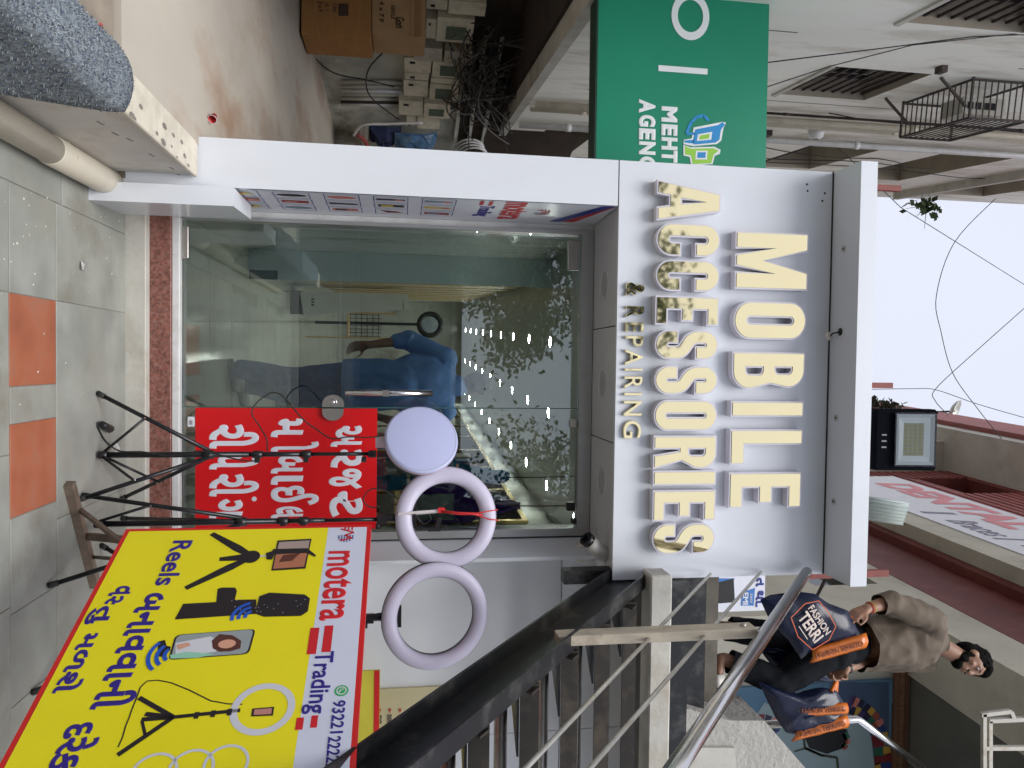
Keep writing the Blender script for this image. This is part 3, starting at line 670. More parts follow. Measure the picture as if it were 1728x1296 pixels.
# ================================================================== POSTER ON THE LEFT RETURN
pa = Vector((XR,YF,0)); pb = Vector((XJ-.035,YD,0)); px_ = (pb-pa).normalized()
PF = Frame(pa+Vector((px_.y,-px_.x,0))*.003, px_, (0,0,1)); PLn = (pb-pa).length
if PF.n.x < 0: PF.n = -PF.n
po = thing('accessory_poster', pa+Vector((.01,.2,1)), 'tall white printed poster of phone accessories on the inner side of the pillar', 'poster')
PW = ink('poster_white',(226,228,238),.25); IRED = ink('red',(196,22,26)); IBLU = ink('blue',(32,50,140)); IIND = ink('indigo',(48,30,120)); IBLK = ink('black',(22,20,24)); IYEL = ink('yellow',(226,214,22))
zt = ZS-.012; zb = PY(417,330,YF).z
PF0 = .0; mb = MB(); ppoly(PF, [(.004,zb),(PLn*.80,zb+.05),(PLn*.80,zt),(.004,zt)], .001, mb); mb.build('sheet', PW, po)
mb = MB(); ppoly(PF, [(.006,zt-.001),(PLn*.80,zt-.20),(PLn*.80,zt-.13),(.006,zt+.0)], .002, mb); mb.build('red_stripe', IRED, po)
mb = MB(); ppoly(PF, [(.006,zt-.07),(PLn*.80,zt-.27),(PLn*.80,zt-.205),(.006,zt-.005)], .0022, mb); mb.build('blue_stripe', IBLU, po)
U = PLn*.8
word(PF, 'motera', (.03*U,.97*U,zt-.56,zt-.42), IRED, po, w=.002, bold=.03)
word(PF, 'Trading', (.28*U,.86*U,zt-.70,zt-.60), IIND, po, w=.002, bold=.02)
mb = MB(); [ppoly(PF, [(.03*U,zt-.64-.045*k),(.25*U,zt-.64-.045*k),(.25*U,zt-.62-.045*k),(.03*U,zt-.62-.045*k)], .002, mb) for k in (0,1)]; mb.build('red_bars', IRED, po)
def mlogo(fr, u, v, s, w, parent):
    """round emblem: striped globe with red letter strokes"""
    mb = MB()
    for k in range(6):
        y = v+s*(.42-.17*k); hw = s*math.sqrt(max(.05,.25-(.42-.17*k)**2))*1.35
        for q in range(4): ppoly(fr, [(u+hw*(-.1+.27*q),y),(u+hw*(.12+.27*q),y),(u+hw*(.08+.27*q),y-.085*s),(u+hw*(-.14+.27*q),y-.085*s)], w, mb, 0)
    pline(fr, [(u-.7*s,v-.42*s),(u-.32*s,v+.42*s),(u-.05*s,v-.1*s),(u+.25*s,v+.34*s),(u+.45*s,v-.42*s)], .13*s, w+.0006, mb, 1)
    for k in range(3): ppoly(fr, [(u-.85*s,v+(.34-.22*k)*s),(u-.52*s,v+(.34-.22*k)*s),(u-.58*s,v+(.24-.22*k)*s),(u-.9*s,v+(.24-.22*k)*s)], w, mb, 1)
    mb.build('emblem', [IBLU, IRED], parent)
mlogo(PF, U*.52, zt-.34, .085, .002, po)
PCOL = [(35,33,40),(150,40,45),(40,60,130),(220,190,60),(200,120,110),(60,62,70),(120,140,160)]
rnd = random.Random(11)
for r_ in range(6):
    z1 = zt-.80-.235*r_
    for c_ in range(3):
        u0 = U*(.05+.32*c_); u1 = u0+U*.27; mb = MB()
        for a, b, c2, d in ((u0,u1,z1,z1-.004),(u0,u1,z1-.165,z1-.169),(u0,u0+.003,z1,z1-.169),(u1-.003,u1,z1,z1-.169)): ppoly(PF, [(a,d),(b,d),(b,c2),(a,c2)], .0022, mb, 0)
        cm, ch = (u0+u1)/2, z1-.085; k = rnd.randrange(4)
        if k == 0: pdisc(PF, (cm,ch), U*.06, .07, .0024, mb, 1)
        elif k == 1: ppoly(PF, [(cm-U*.06,ch-.065),(cm+U*.06,ch-.065),(cm+U*.06,ch+.065),(cm-U*.06,ch+.065)], .0024, mb, 1); ppoly(PF, [(cm-U*.04,ch-.05),(cm+U*.04,ch-.05),(cm+U*.04,ch+.01),(cm-U*.04,ch+.01)], .003, mb, 2)
        elif k == 2: ppoly(PF, [(cm-U*.07,ch-.06),(cm+U*.07,ch-.02),(cm+U*.05,ch+.06),(cm-U*.02,ch+.03)], .0024, mb, 1); pdisc(PF,(cm,ch-.01),U*.03,.025,.003,mb,2)
        else: ppoly(PF, [(cm-U*.05,ch-.07),(cm+U*.05,ch-.07),(cm+U*.03,ch+.07),(cm-U*.03,ch+.07)], .0024, mb, 1); pdisc(PF,(cm,ch+.04),U*.04,.02,.003,mb,2)
        a, b = rnd.choice(PCOL), rnd.choice(PCOL); mb.build('product_picture', [IBLU, ink('p%d%d%d'%a, a), ink('p%d%d%d'%b, b)], po)

# ================================================================== RED NOTICE ON THE FIXED GLASS
ra = PY(330,692,YD-.012); rb = PY(635,874,YD-.012); RX0 = XM+.004; RX1 = XRF-.06
rn = thing('red_notice_board', (.6,YD-.02,ra.z), 'red board with white Gujarati lettering fixed on the lower right glass', 'notice board')
REDB = mat('red_board', srgb(206,14,22), .35, var=.04, scale=2)
MB().box((RX0,YD-.014,ra.z),(RX1,YD-.002,rb.z)).build('board', REDB, rn)
RF = Frame((0,YD-.0142,0),(1,0,0),(0,0,1)); RF.n = Vector((0,-1,0))
NW = ink('notice_white',(214,216,226))
def rw(s, p0, p1, bold=.034, cut=None, w=.001):
    a = PY(*p0,YD-.015); b = PY(*p1,YD-.015); word(RF, s, (a.x,b.x,a.z,b.z), NW, rn, w=w, bold=bold, cut=cut)
# line 1
rw('અ',(558,718),(611,754)); rw('ર',(558,758),(612,789)); rw('જ',(555,791),(611,825)); rw('ન',(560,829),(600,846),cut=.36); rw('ટ',(556,838),(612,872))
# line 2
rw('મ',(457,706),(512,738)); rw('ો',(457,745),(538,762)); rw('બ',(457,768),(512,799)); rw('ા',(457,803),(512,818)); rw('ઈ',(457,820),(538,852)); rw('લ',(457,855),(512,874))
# line 3
rw('રી',(353,716),(437,757)); rw('પે',(353,764),(438,792)); rw('રી',(353,800),(437,837)); rw('ગ',(353,842),(410,874)); 
q = PY(429,842,YD-.015); mb = MB(); pdisc(RF,(q.x,q.z),.013,.013,.001,mb); mb.build('dot', NW, rn)
so_ = thing('wall_switch', PY(325,708,YD+.03), 'small white switch box at the foot of the glass left of the red board', 'switch')
a = PY(317,703,YD-.004); b = PY(329,720,YD-.004); MB().bbox((a.x,YD-.012,a.z),(b.x,YD-.002,b.z),.002).build('plate', ACP, so_); MB().box((a.x+.02,YD-.016,a.z+.012),(b.x-.012,YD-.0125,b.z-.01)).build('rocker', ALU, so_)

# ================================================================== SECURITY CAMERA UNDER THE SIGN
sc = thing('security_camera', PY(1018,938,3.85), 'white bullet security camera under the right end of the sign', 'camera')
CW = mat('camera_white', (.64,.62,.58), .4, var=.05, stain=(.4,.36,.28), sfac=.4, sscale=20)
c0 = PY(1021,938,3.74); c1 = PY(985,905,3.70); d = (c1-c0).normalized()
MB().tube([c0, c0+d*.01, c0+d*.10, c0+d*.13], [.032,.038,.039,.039], 20).build('body', CW, sc)
hd = MB().tube([c0+d*.1305, c0+d*.16], [.0385,.038], 20).build('lens_hood', BLACK, sc)
MB().tube([c0+d*.1605, c0+d*.162], .020, 18).build('lens', mat('lens_black',(.004,.004,.006),.05), hd)
MB().obox(c0+d*.09+Vector((0,0,.036)), d*.085, d.cross(Vector((0,0,1))).normalized()*.03, Vector((0,0,.003))).build('sun_shield', CW, sc)
MB().tube([c0, c0-d*.02+Vector((0,0,.01)), (c0.x+.03,c0.y+.03,ZS-.02), (c0.x+.03,c0.y+.03,ZS-.002)], .011, 10).build('arm', CW, sc)
MB().lathe([(0,-.015),(.03,-.015),(.033,0)], (c0.x+.03,c0.y+.03,ZS-.001), seg=22).build('base', CW, sc)
MB().tube([(c0.x+.03,c0.y+.06,ZS-.004),(c0.x-.02,c0.y+.12,ZS-.03),(c0.x-.09,c0.y+.2,ZS-.004)], .003, 6).build('lead', CW, sc)
jb = PY(1000,925,YD-.05); MB().bbox((jb.x-.05,YD-.14,ZS-.10),(jb.x+.06,YD-.07,ZS-.003),.012).build('junction_box', CW, sc)

# ================================================================== FLOOD LIGHT ON THE CANOPY
fl = thing('flood_light', PY(1478,740,3.45), 'black LED flood light standing on top of the white canopy', 'flood light')
a = PY(1474,690,3.45); b = PY(1574,793,3.45)
z0, z1, x0, x1 = a.z+.012, b.z, a.x, b.x; tl = .10
def tilt(v): return Vector((v[0], 3.45+(v[2]-z0)*-.10+(v[1]-3.45), v[2]))
FBLK = mat('flood_black', (.003,.0035,.006), .85, spec=.06, var=.2, scale=20)
def tb(mb, name, m, parent): mb.v = [tilt(v) for v in mb.v]; return mb.build(name, m, parent)
ho = tb(MB().bbox((x0,3.45,z0),(x1,3.52,z1),.012), 'housing', FBLK, fl)
tb(MB().box((x0+.008,3.444,z0+.008),(x0+.02,3.449,z1-.008)), 'bezel_rim', FBLK, fl)
ga = PY(1507,698,3.45); gb = PY(1564,783,3.45)
bx0, bx1, bz0, bz1 = ga.x, gb.x, z0+(z1-z0)*.31, z1-.03
rf = MB(); o4 = [(bx0,3.443,bz0),(bx1,3.443,bz0),(bx1,3.443,bz1),(bx0,3.443,bz1)]
i4 = [(bx0+.05,3.4445,bz0+.045),(bx1-.05,3.4445,bz0+.045),(bx1-.05,3.4445,bz1-.055),(bx0+.05,3.4445,bz1-.055)]
def rect_ring(o, i, mb): mb.add(list(o)+list(i), [(k,(k+1)%4,4+(k+1)%4,4+k) for k in range(4)])
m4 = [(x*.65+X*.35, y, z*.65+Zz*.35) for (x,y,z),(X,_,Zz) in zip(o4,i4)]
o5 = [(x,3.436,z) for x,_,z in o4]; m5 = [(x,3.441,z) for x,_,z in m4]; i5 = [(x,3.4435,z) for x,_,z in i4]
rect_ring(o5,m5,rf); rect_ring(m5,i5,rf); tb(rf, 'reflector', mat('reflector',(.80,.81,.82),.35,.25,var=.05), fl)
tb(MB().box((i4[0][0]-.004,3.4432,i4[0][2]-.004),(i4[2][0]+.004,3.4437,i4[2][2]+.004)), 'led_board', mat('led_board',(.62,.58,.34),.5,var=.1), fl)
for r_ in range(4):
    for c_ in range(8):
        xx = i4[0][0]+(i4[1][0]-i4[0][0])*(c_+.5)/8; zz = i4[0][2]+(i4[2][2]-i4[0][2])*(r_+.5)/4
        tb(MB().box((xx-.005,3.4415,zz-.005),(xx+.005,3.4429,zz+.005)), 'led_chip', mat('led_chip',(.62,.55,.18),.4), fl)
tb(MB().box((bx0-.008,3.434,bz0-.008),(bx1+.008,3.4355,bz1+.008)), 'cover_glass', glassmat('flood_glass',(.95,.97,.97),1.35), fl)
for s_, zz in (('H',.06),('I',.10),):
    pass
FLF = Frame((0,3.4425,0),(1,0,0),(0,.0,1)); FLF.n = Vector((0,-1,0))
mk = MB()
for k,(u,v) in enumerate([(.30,.16),(.36,.16),(.42,.16)]):
    q = x0+(x1-x0)*(.42+.1*k); mk.box((q-.004,3.4475,z0+.035),(q+.004,3.4495,z0+.06))
tb(mk, 'maker_mark', mat('grey_mark',(.2,.2,.22),.5), fl)
for x in (x0+.02,x1-.02): MB().box((x-.004,3.50,CZ1+.001),(x+.004,3.54,z0+.06)).build('bracket', FBLK, fl)
MB().tube([((x0+x1)/2,3.52,z0+.05),((x0+x1)/2,3.6,CZ1+.02),((x0+x1)/2,3.8,CZ1+.01)], .005, 6).build('cable', WIRE, fl)

# ================================================================== OLD BUILDING ON THE LEFT
LA_ = PZ(1010,0,2.55); LB_ = PZ(830,255,2.55); LU = (LB_-LA_).normalized(); LF = Frame((LA_.x,LA_.y,0), LU, (0,0,1))
LF.n = Vector((LU.y,-LU.x,0))
def holed(fr, s0, s1, z0, z1, holes, th, mb, mi=0, rev=0):
    """wall sheet with real openings and reveals; th = thickness behind the frame plane"""
    ss = sorted({s0,s1,*[h[0] for h in holes],*[h[1] for h in holes]}); zs = sorted({z0,z1,*[h[2] for h in holes],*[h[3] for h in holes]})
    ss = [s for s in ss if s0 <= s <= s1]; zs = [z for z in zs if z0 <= z <= z1]
    for a, b in zip(ss, ss[1:]):
        for c, d in zip(zs, zs[1:]):
            m_, n_ = (a+b)/2, (c+d)/2
            if any(h[0] < m_ < h[1] and h[2] < n_ < h[3] for h in holes): continue
            mb.add([fr.pt(a,c),fr.pt(b,c),fr.pt(b,d),fr.pt(a,d)], [(0,1,2,3)], mi)
    for a, b, c, d in holes:
        q = [(a,c),(b,c),(b,d),(a,d)]
        for (u,v),(p,w_) in zip(q, q[1:]+q[:1]): mb.add([fr.pt(u,v),fr.pt(p,w_),fr.pt(p,w_,-th),fr.pt(u,v,-th)], [(0,3,2,1)], rev)
    for (u,v),(p,w_) in (((s0,z0),(s1,z0)),((s1,z0),(s1,z1)),((s1,z1),(s0,z1)),((s0,z1),(s0,z0))): mb.add([fr.pt(u,v),fr.pt(p,w_),fr.pt(p,w_,-th*6),fr.pt(u,v,-th*6)], [(0,1,2,3)], mi)
    return mb
def fbox(fr, u0, u1, v0, v1, w0, w1, mb=None, mi=0):
    mb = mb or MB(); c = fr.pt((u0+u1)/2,(v0+v1)/2,(w0+w1)/2); return mb.obox(c, fr.x*(u1-u0)/2, fr.y*(v1-v0)/2, fr.n*(w1-w0)/2, mi)
OLDW = mat('weathered_wall', (.86,.85,.78), .85, var=.07, scale=.9, bump=.2, bscale=14, stain=(.44,.37,.28), sfac=.7, sscale=1.8, stretch=(1.6,1.6,.45))
RECESS = mat('recess_paint', (.38,.33,.26), .8, var=.12, scale=3)
DARKG = mat('dark_window', (.02,.024,.028), .08, var=.3, scale=3); CURT = mat('curtain', (.33,.36,.45), .7, var=.25, scale=9, stretch=(6,6,.7))
IRON = mat('dark_iron', (.03,.022,.02), .6, var=.35, scale=30, stain=(.10,.05,.03), sfac=.5, sscale=15)
lb = thing('apartment_building', LF.pt(1,0,-2), 'weathered cream apartment building with barred windows and balconies on the left', 'building')
W1, W2, B1, B2, W3, B0 = (-1.05,-.08,4.53,5.4), (.9,1.78,4.66,5.5), (3.7,5.5,6.2,7.12), (3.78,6.1,7.95,8.95), (4.6,7.25,9.85,11.4), (3.92,5.6,2.98,3.58)
HB = [W1,W2,B1,B2,W3,B0,(.9,1.78,7.3,8.2),(-1.05,-.08,7.1,8.1)]
wl = holed(LF, -1.7, 8.0, 2.55, 14, HB, .22, MB(), 0, 1).build('wall', [OLDW, RECESS], lb)
MB().add([LF.pt(8,2.55),LF.pt(8,2.55,-6),LF.pt(8,14,-6),LF.pt(8,14)], [(0,1,2,3)]).build('end_wall', OLDW, lb)
for h in HB:
    s0,s1,z0,z1 = h; big = (s1-s0) > 1.2
    wn = fbox(LF, s0-.02, s1+.02, z0-.02, z1+.02, -.235 if not big else -.9, -.222 if not big else -.88).build('window' if not big else 'balcony_back', DARKG if not big else RECESS, lb)
    if big:
        mb = MB(); a = .22; b = .88
        for q0, q1 in (((s0,z0),(s1,z0)),((s1,z0),(s1,z1)),((s1,z1),(s0,z1)),((s0,z1),(s0,z0))): mb.add([LF.pt(*q0,-a),LF.pt(*q1,-a),LF.pt(*q1,-b),LF.pt(*q0,-b)], [(0,3,2,1)])
        mb.build('balcony_lining', RECESS, lb)
        if h is not W3:
            for k in range(2): fbox(LF, s0+.01, s1-.01, z0+.05+.13*k, z0+.065+.13*k, -.06, -.045).build('balcony_rail', IRON, lb)
        fbox(LF, s0+.02, s0+.08, z0+.01, z1-.01, -.2, -.14).build('balcony_frame', IRON, lb)
    else:
        fbox(LF, s0+.04, s1-.3, z0+.32, z1-.03, -.221, -.21).build('curtain', CURT, wn)
        for sx in (s0, (s0+s1)/2-.012, s1-.025): fbox(LF, sx, sx+.025, z0, z1, -.209, -.18).build('frame', IRON, wn)
        for k in range(9): z = z0+.05+(z1-z0-.08)*k/8; fbox(LF, s0, s1, z-.008, z+.008, -.06, -.044).build('grille_bar', IRON, wn)
        fbox(LF, s0-.03, s1+.03, z0-.04, z0-.001, -.2, .018).build('sill', CONC, wn)
s0,s1,z0,z1 = W3
for k in range(4):
    fbox(LF, s0+.1+.62*k, s0+.6+.62*k, z0+.1, z1-.1, -.5, -.48).build('pane', CURT, lb)
    fbox(LF, s0+.62*k, s0+.06+.62*k, z0, z1, -.5, -.44).build('mullion', OLDW, lb)
fbox(LF, s0-.1, s1+.1, z0-.1, z0-.002, -.3, .12).build('ledge', CONC, lb)
fbox(LF, -1.7, 8.0, 2.47, 2.549, -.12, .05).build('slab_edge', CONC, lb)
RSHADE = mat('recess_shade', (.035,.024,.018), .9, var=.4, scale=4)  # near-black brown: the gloom under the slab is put into the colour
fbox(LF, -1.7, 8.0, 2.44, 2.548, -4, -.121).build('soffit', RSHADE, lb)
fbox(LF, .66, .74, 5.40, 5.45, -.01, .05).build('vent_spout', IRON, lb)
for s, za, zb_, r, m_ in [(2.47,2.6,13.5,.036,PVC),(2.75,2.6,13.5,.02,PVC),(3.42,2.6,13.5,.034,ALW),(3.58,3.7,9,.014,IRON),(2.3,4.5,13,.012,IRON)]:
    mb = MB(); mb.tube([LF.pt(s,za,r+.03),LF.pt(s,zb_,r+.03)], r, 12)
    for k in range(4): z = za+.5+k*(zb_-za-.8)/3; mb.tube([LF.pt(s,z,r+.03),LF.pt(s,z+.06,r+.03)], r*1.25, 12)
    mb.build('rain_pipe', m_, lb)
for s, z in [(2.9,5.7),(3.0,8.4)]: MB().lathe([(0,0),(.09,.01),(.07,.09),(.03,.11)], LF.pt(s,z,.02), LF.n, 16).build('pipe_outlet', ALW, lb)
rw_ = random.Random(17)
for k in range(9):
    s_ = rw_.uniform(1.9,7.5); za = rw_.uniform(3,6); zb3 = za+rw_.uniform(2,5); pts_ = [LF.pt(s_+.04*math.sin(q*1.7+k)+(.5*q/10 if k%3==0 else 0), za+(zb3-za)*q/10, .025+.02*math.sin(q+k)) for q in range(11)]
    MB().tube(pts_, .006, 5).build('stapled_cable', WIRE, lb)
for s_, z_ in ((2.62,3.4),(3.2,5.2),(1.95,3.6),(2.6,7.0)): fbox(LF, s_, s_+.12, z_, z_+.16, .001, .06).build('service_box', IRON if z_ > 5 else ALW, lb)
for s_, z_, h_, m__ in ((.25,3.1,.9,0),(2.0,4.4,1.6,0),(.6,6.0,1.1,0),(2.05,3.0,.5,0)):
    fbox(LF, s_, s_+.012, z_, z_+h_, .0005, .002).build('wall_crack', mat('crack',(.12,.10,.08),.9), lb)
# AC cage
cg = thing('window_cage', LF.pt(1.5,5.85,.3), 'dark iron balcony cage with a condenser inside, on the cream wall', 'cage')
c0, c1, d0, d1, pw = .88, 1.72, 5.85, 6.36, .0
q = PP(1710,204, LF.pt(.88,0), LU); pw = (q-LF.pt(.88,0)).dot(LF.n)
def cbar(a, b): return MB().bar(LF.pt(*a), LF.pt(*b), .016, .016)
for (u,z) in ((c0,d0),(c0,d1),(c1,d0),(c1,d1)): cbar((u,z,0),(u,z,pw)).build('frame_bar', IRON, cg)
for w_ in (0.02,pw):
    for z in (d0,d1): cbar((c0,z,w_),(c1,z,w_)).build('frame_bar', IRON, cg)
    for u in (c0,c1): cbar((u,d0,w_),(u,d1,w_)).build('frame_bar', IRON, cg)
for k in range(1,9): z = d0+(d1-d0)*k/9; MB().bar(LF.pt(c0,z,.02), LF.pt(c0,z,pw), .008, .008).build('grille_bar', IRON, cg); MB().bar(LF.pt(c0,z,pw), LF.pt(c1,z,pw), .008, .008).build('grille_bar', IRON, cg)
for k in range(1,13): u = c0+(c1-c0)*k/13; MB().bar(LF.pt(u,d0,.02), LF.pt(u,d0,pw), .008, .008).build('floor_bar', IRON, cg)
for u in (c0+.05,c1-.1): MB().bar(LF.pt(u,d0-.25,.01), LF.pt(u,d0,pw*.7), .018, .018).build('bracket', IRON, cg)
ac = thing('air_conditioner', LF.pt(1.1,5.9,.2), 'cream air conditioner condenser inside the iron window cage', 'air conditioner')
a_ = fbox(LF, c0+.12, c0+.38, d0+.03, d1-.1, .12, pw-.06).build('case', CONC, ac)
for k in range(4): fbox(LF, c0+.114, c0+.1195, d0+.07+.07*k, d0+.12+.07*k, .16, pw-.1).build('louvre', DARKG, ac)

# ------------------------------------------------------------------ meter room under it
MW0 = PZ(540,60,.60); MW1 = PZ(570,230,.63); mu = (MW1-MW0).normalized(); mu.z = 0; mu.normalize(); MF = Frame((MW0.x,MW0.y,0), mu, (0,0,1)); MF.n = Vector((mu.y,-mu.x,0))
mw = thing('meter_wall', MF.pt(0,.5), 'grimy whitewashed back wall carrying the row of electricity meters', 'wall')
GRIME = mat('grimy_wall', (.52,.52,.46), .85, var=.22, scale=3, stain=(.12,.10,.08), sfac=.8, sscale=2.2, bump=.2, bscale=20)
fbox(MF, -4.5, 2.2, .3, 2.0, -.2, 0).build('wall_face', GRIME, mw); fbox(MF, -4.5, 2.2, 2.001, 3.4, -.2, -.001).build('shaded_upper_wall', RSHADE, mw)  # upper part of the wall coloured dark to stand in for recess shade
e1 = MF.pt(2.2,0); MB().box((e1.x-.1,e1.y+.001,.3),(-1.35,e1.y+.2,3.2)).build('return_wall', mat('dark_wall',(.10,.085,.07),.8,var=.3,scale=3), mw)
def mrect(px0, px1, py0, py1): a = MF.uv(px0,(py0+py1)/2); b = MF.uv(px1,(py0+py1)/2); c = MF.uv((px0+px1)/2,py0); d = MF.uv((px0+px1)/2,py1); return c[0], d[0], a[1], b[1]
Z5 = lambda x, y: (500+x/3.375, y/3.375)
METW = mat('meter_cream', (.74,.68,.54), .5, var=.1, scale=12, stain=(.35,.27,.18), sfac=.5, sscale=9); LCD = mat('meter_lcd', (.13,.16,.12), .15, var=.2, scale=20); RUST = mat('rusty_box', (.52,.48,.40), .7, var=.15, scale=14, stain=(.25,.09,.03), sfac=.85, sscale=9)
def meter(term, disp, lcd, label, body=METW):
    def rc(r): a = Z5(r[0],r[2]); b = Z5(r[1],r[3]); return mrect(a[0],b[0],a[1],b[1])
    D = rc(disp); t = thing('electricity_meter', MF.pt((D[0]+D[1])/2, D[2]-.2, .1), label, 'meter', 'electricity meters on the wall')
    m_ = MB(); fbox(MF, D[0],D[1],D[2],D[3],.0,.13,m_); m_.build('meter_body', body, t)
    if term: T = rc(term); fbox(MF, T[0],T[1],T[2],T[3],0,.11).build('terminal_cover', body, t); fbox(MF, T[0]+.05,T[0]+.08,T[2]+.2*(T[3]-T[2]),T[2]+.4*(T[3]-T[2]),.111,.115).build('seal_screw', BLACK, t)
    if lcd: L_ = rc(lcd); fbox(MF, L_[0]-.012,L_[1]+.012,L_[2]-.012,L_[3]+.012,.131,.136).build('display_bezel', METW, t); fbox(MF, L_[0],L_[1],L_[2],L_[3],.137,.139).build('display', LCD, t)
    return t
meter((742,798,48,160),(800,1008,32,172),(850,965,78,155),'largest cream electricity meter, beside the cardboard cartons')
meter(None,(672,830,205,282),None,'rusty white cover box next to the largest meter, lower one',RUST)
meter(None,(842,1003,226,300),None,'rusty white cover box next to the largest meter, upper one',RUST)
meter((616,768,276,358),(775,948,290,378),(818,908,306,365),'cream electricity meter right after the rusty boxes')
meter((622,756,362,398),(766,922,384,412),None,'narrow cream terminal box squeezed between two electricity meters')
meter((612,750,406,494),(760,922,420,508),(790,885,440,500),'cream electricity meter in the middle of the row')
meter((585,722,524,605),(728,875,532,612),(755,840,558,598),'lowest cream electricity meter, above the blue plastic bag')
meter((628,688,640,668),(690,816,642,674),None,'smallest cream meter, at the right end of the row')
meter((742,860,-60,-8),(866,1078,-60,14),None,'cream electricity meter at the very edge above the cartons')
# conduits and cable tangle
cp = thing('conduit_pipes', MF.pt(.6,1,.05), 'grey vertical conduit pipes below and above the electricity meters', 'pipes')
for py in (450,475,500,520,545,562,578):
    p0 = MF.uv(*Z5(255,py)); p1 = MF.uv(*Z5(600,py+6)); p2 = MF.uv(*Z5(1190,py-40)); MB().tube([MF.pt(*p0,.03),MF.pt(*p1,.03)], .022, 8).build('conduit', random.Random(py).choice([GRIME,ALW,IRON]), cp)
    MB().tube([MF.pt(p1[0],p1[1]+.5,.03),MF.pt(p2[0],p2[1],.03)], .02, 8).build('conduit', random.Random(py+1).choice([GRIME,IRON,IRON]), cp)
for k in range(3): fbox(MF, -.2, 1.6, 1.95+.16*k, 1.985+.16*k, .01, .05).build('wall_batten', GRIME, cp)
ctg = MB(); rnd = random.Random(21)
for k in range(85):
    p = MF.uv(*Z5(rnd.uniform(900,1250), rnd.uniform(20,640))); q_ = MF.uv(*Z5(rnd.uniform(880,1420), rnd.uniform(0,700)))
    a = MF.pt(*p,rnd.uniform(.02,.25)); b = MF.pt(q_[0],min(q_[1],2.5),rnd.uniform(.02,.5)); c = a.lerp(b,.5)+Vector((rnd.uniform(-.25,.25),rnd.uniform(-.1,.1),-rnd.uniform(.05,.45)))
    ctg.tube([a.lerp(c,t).lerp(c.lerp(b,t),t) for t in [i/9 for i in range(10)]], rnd.uniform(.004,.008), 5, mi=rnd.randrange(3))
o = ctg.build('cable_tangle', [WIRE, mat('cable_brown',(.05,.035,.025),.7), mat('cable_grey',(.11,.105,.10),.6)]); tag(o, 'dark tangle of old cables hanging above the meters', 'cables', kind='stuff')
def wire(name, pts, r, label, m=WIRE, seg=6): return tag(MB().tube(pts, r, seg).build(name, m), label, 'cable')
def curve3(px, fr, w=.1, n=6):
    P = [fr.pt(*fr.uv(*Z5(*p)), w) for p in px]; out = []
    for i in range(len(P)-1):
        a, b, c, d = P[max(0,i-1)], P[i], P[i+1], P[min(len(P)-1,i+2)]
        for k in range(n): t = k/n; out.append(.5*((2*b)+(c-a)*t+(2*a-5*b+4*c-d)*t*t+(3*b-a-3*c+d)*t**3))
    return out+[P[-1]]
wire('loose_wire', curve3([(85,165),(110,250),(220,340),(400,380),(560,420)],MF,.15), .007, 'thin black wire looping down from the meters toward the carton')
wire('loose_wire', curve3([(510,180),(420,280),(400,380),(440,470),(590,590)],MF,.2), .007, 'thin black wire hanging in a bow below the middle meters')
wire('loose_wire', curve3([(330,680),(380,620),(520,612),(720,605)],MF,.2), .016, 'pale cable curving above the grey sack', ALW)
wire('loose_wire', curve3([(860,722),(1010,735),(1100,770),(1130,800),(1190,700)],MF,.4), .014, 'pale cable hanging below the slab edge right of the blue bag', ALW)

# cartons
CARD = mat('cardboard', (.37,.175,.055), .8, var=.1, scale=5, stretch=(1,1,8)); CARD2 = mat('pale_cardboard', (.43,.27,.135), .8, var=.1, scale=6); TAPE = mat('brown_tape', (.33,.18,.08), .35)
def carton(px0, px1, py1, d, m, label, tape):
    y = PZ(px0, py1, FL(d)).y if d else None
    b0 = PY(px0, py1, d); b1 = PY(px1, py1, d); h = b1.z-b0.z; wd = .75
    t = thing('cardboard_carton', (b0.x-.4,d+.2,b0.z), label, 'carton', 'cartons on the raised floor')
    MB().bbox((b0.x-wd,d,b0.z),(b0.x,d+.4,b1.z),.006).build('carton_body', m, t)
    return t, b0, b1, h
FLY = PZ(507,45,.54).y
t1, b0, b1, h1 = carton(508,626,57,FLY,CARD,'brown cardboard carton with printed marks standing on the raised floor',0)
t1.location.z += 0
INKC = ink('carton_ink',(60,38,20))
CF = Frame((0,FLY-.001,0),(1,0,0),(0,0,1)); CF.n = Vector((0,-1,0))
def cw(fr, s, p0, p1, parent, m=INKC, bold=.01): a = fr.uv(*p0); b = fr.uv(*p1); word(fr, s, (a[0],b[0],a[1],b[1]), m, parent, w=.002, bold=bold)
mb = MB(); ppx(CF, [(571,6),(588,6),(588,27),(571,27)], .0015, mb); mb.build('printed_mark', INKC, t1)
cw(CF,'OIL',(562,5),(568,23),t1); cw(CF,'A 1',(549,5),(555,18),t1); cw(CF,'5 x 9',(537,3),(545,20),t1)
y2 = FLY+.03; a = PY(627,56,y2); b = PY(718,56,y2)
t2 = thing('cardboard_carton', (a.x-.4,y2+.2,a.z), 'pale cardboard carton with tape lying on top of the brown one', 'carton', 'cartons on the raised floor')
zb2 = b1.z+.003
MB().bbox((a.x-.8,y2,zb2),(a.x,y2+.4,b.z),.006).build('carton_body', CARD2, t2)
zl = PY(692,50,y2).z; MB().box((a.x-.8,y2-.003,zl-.004),(a.x+.002,y2-.0005,zl+.004)).build('flap_edge', TAPE, t2)
tz = PY(705,20,y2); MB().box((a.x-.8,y2-.002,tz.z-.03),(a.x,y2-.0006,tz.z+.03)).build('tape', TAPE, t2)
CF2 = Frame((0,y2-.001,0),(1,0,0),(0,0,1)); CF2.n = Vector((0,-1,0))
cw(CF2,'Gori',(667,28),(682,48),t2,bold=.03); cw(CF2,'GENTLE',(660,9),(666,32),t2); cw(CF2,'4 x 7 F',(640,2),(648,38),t2)
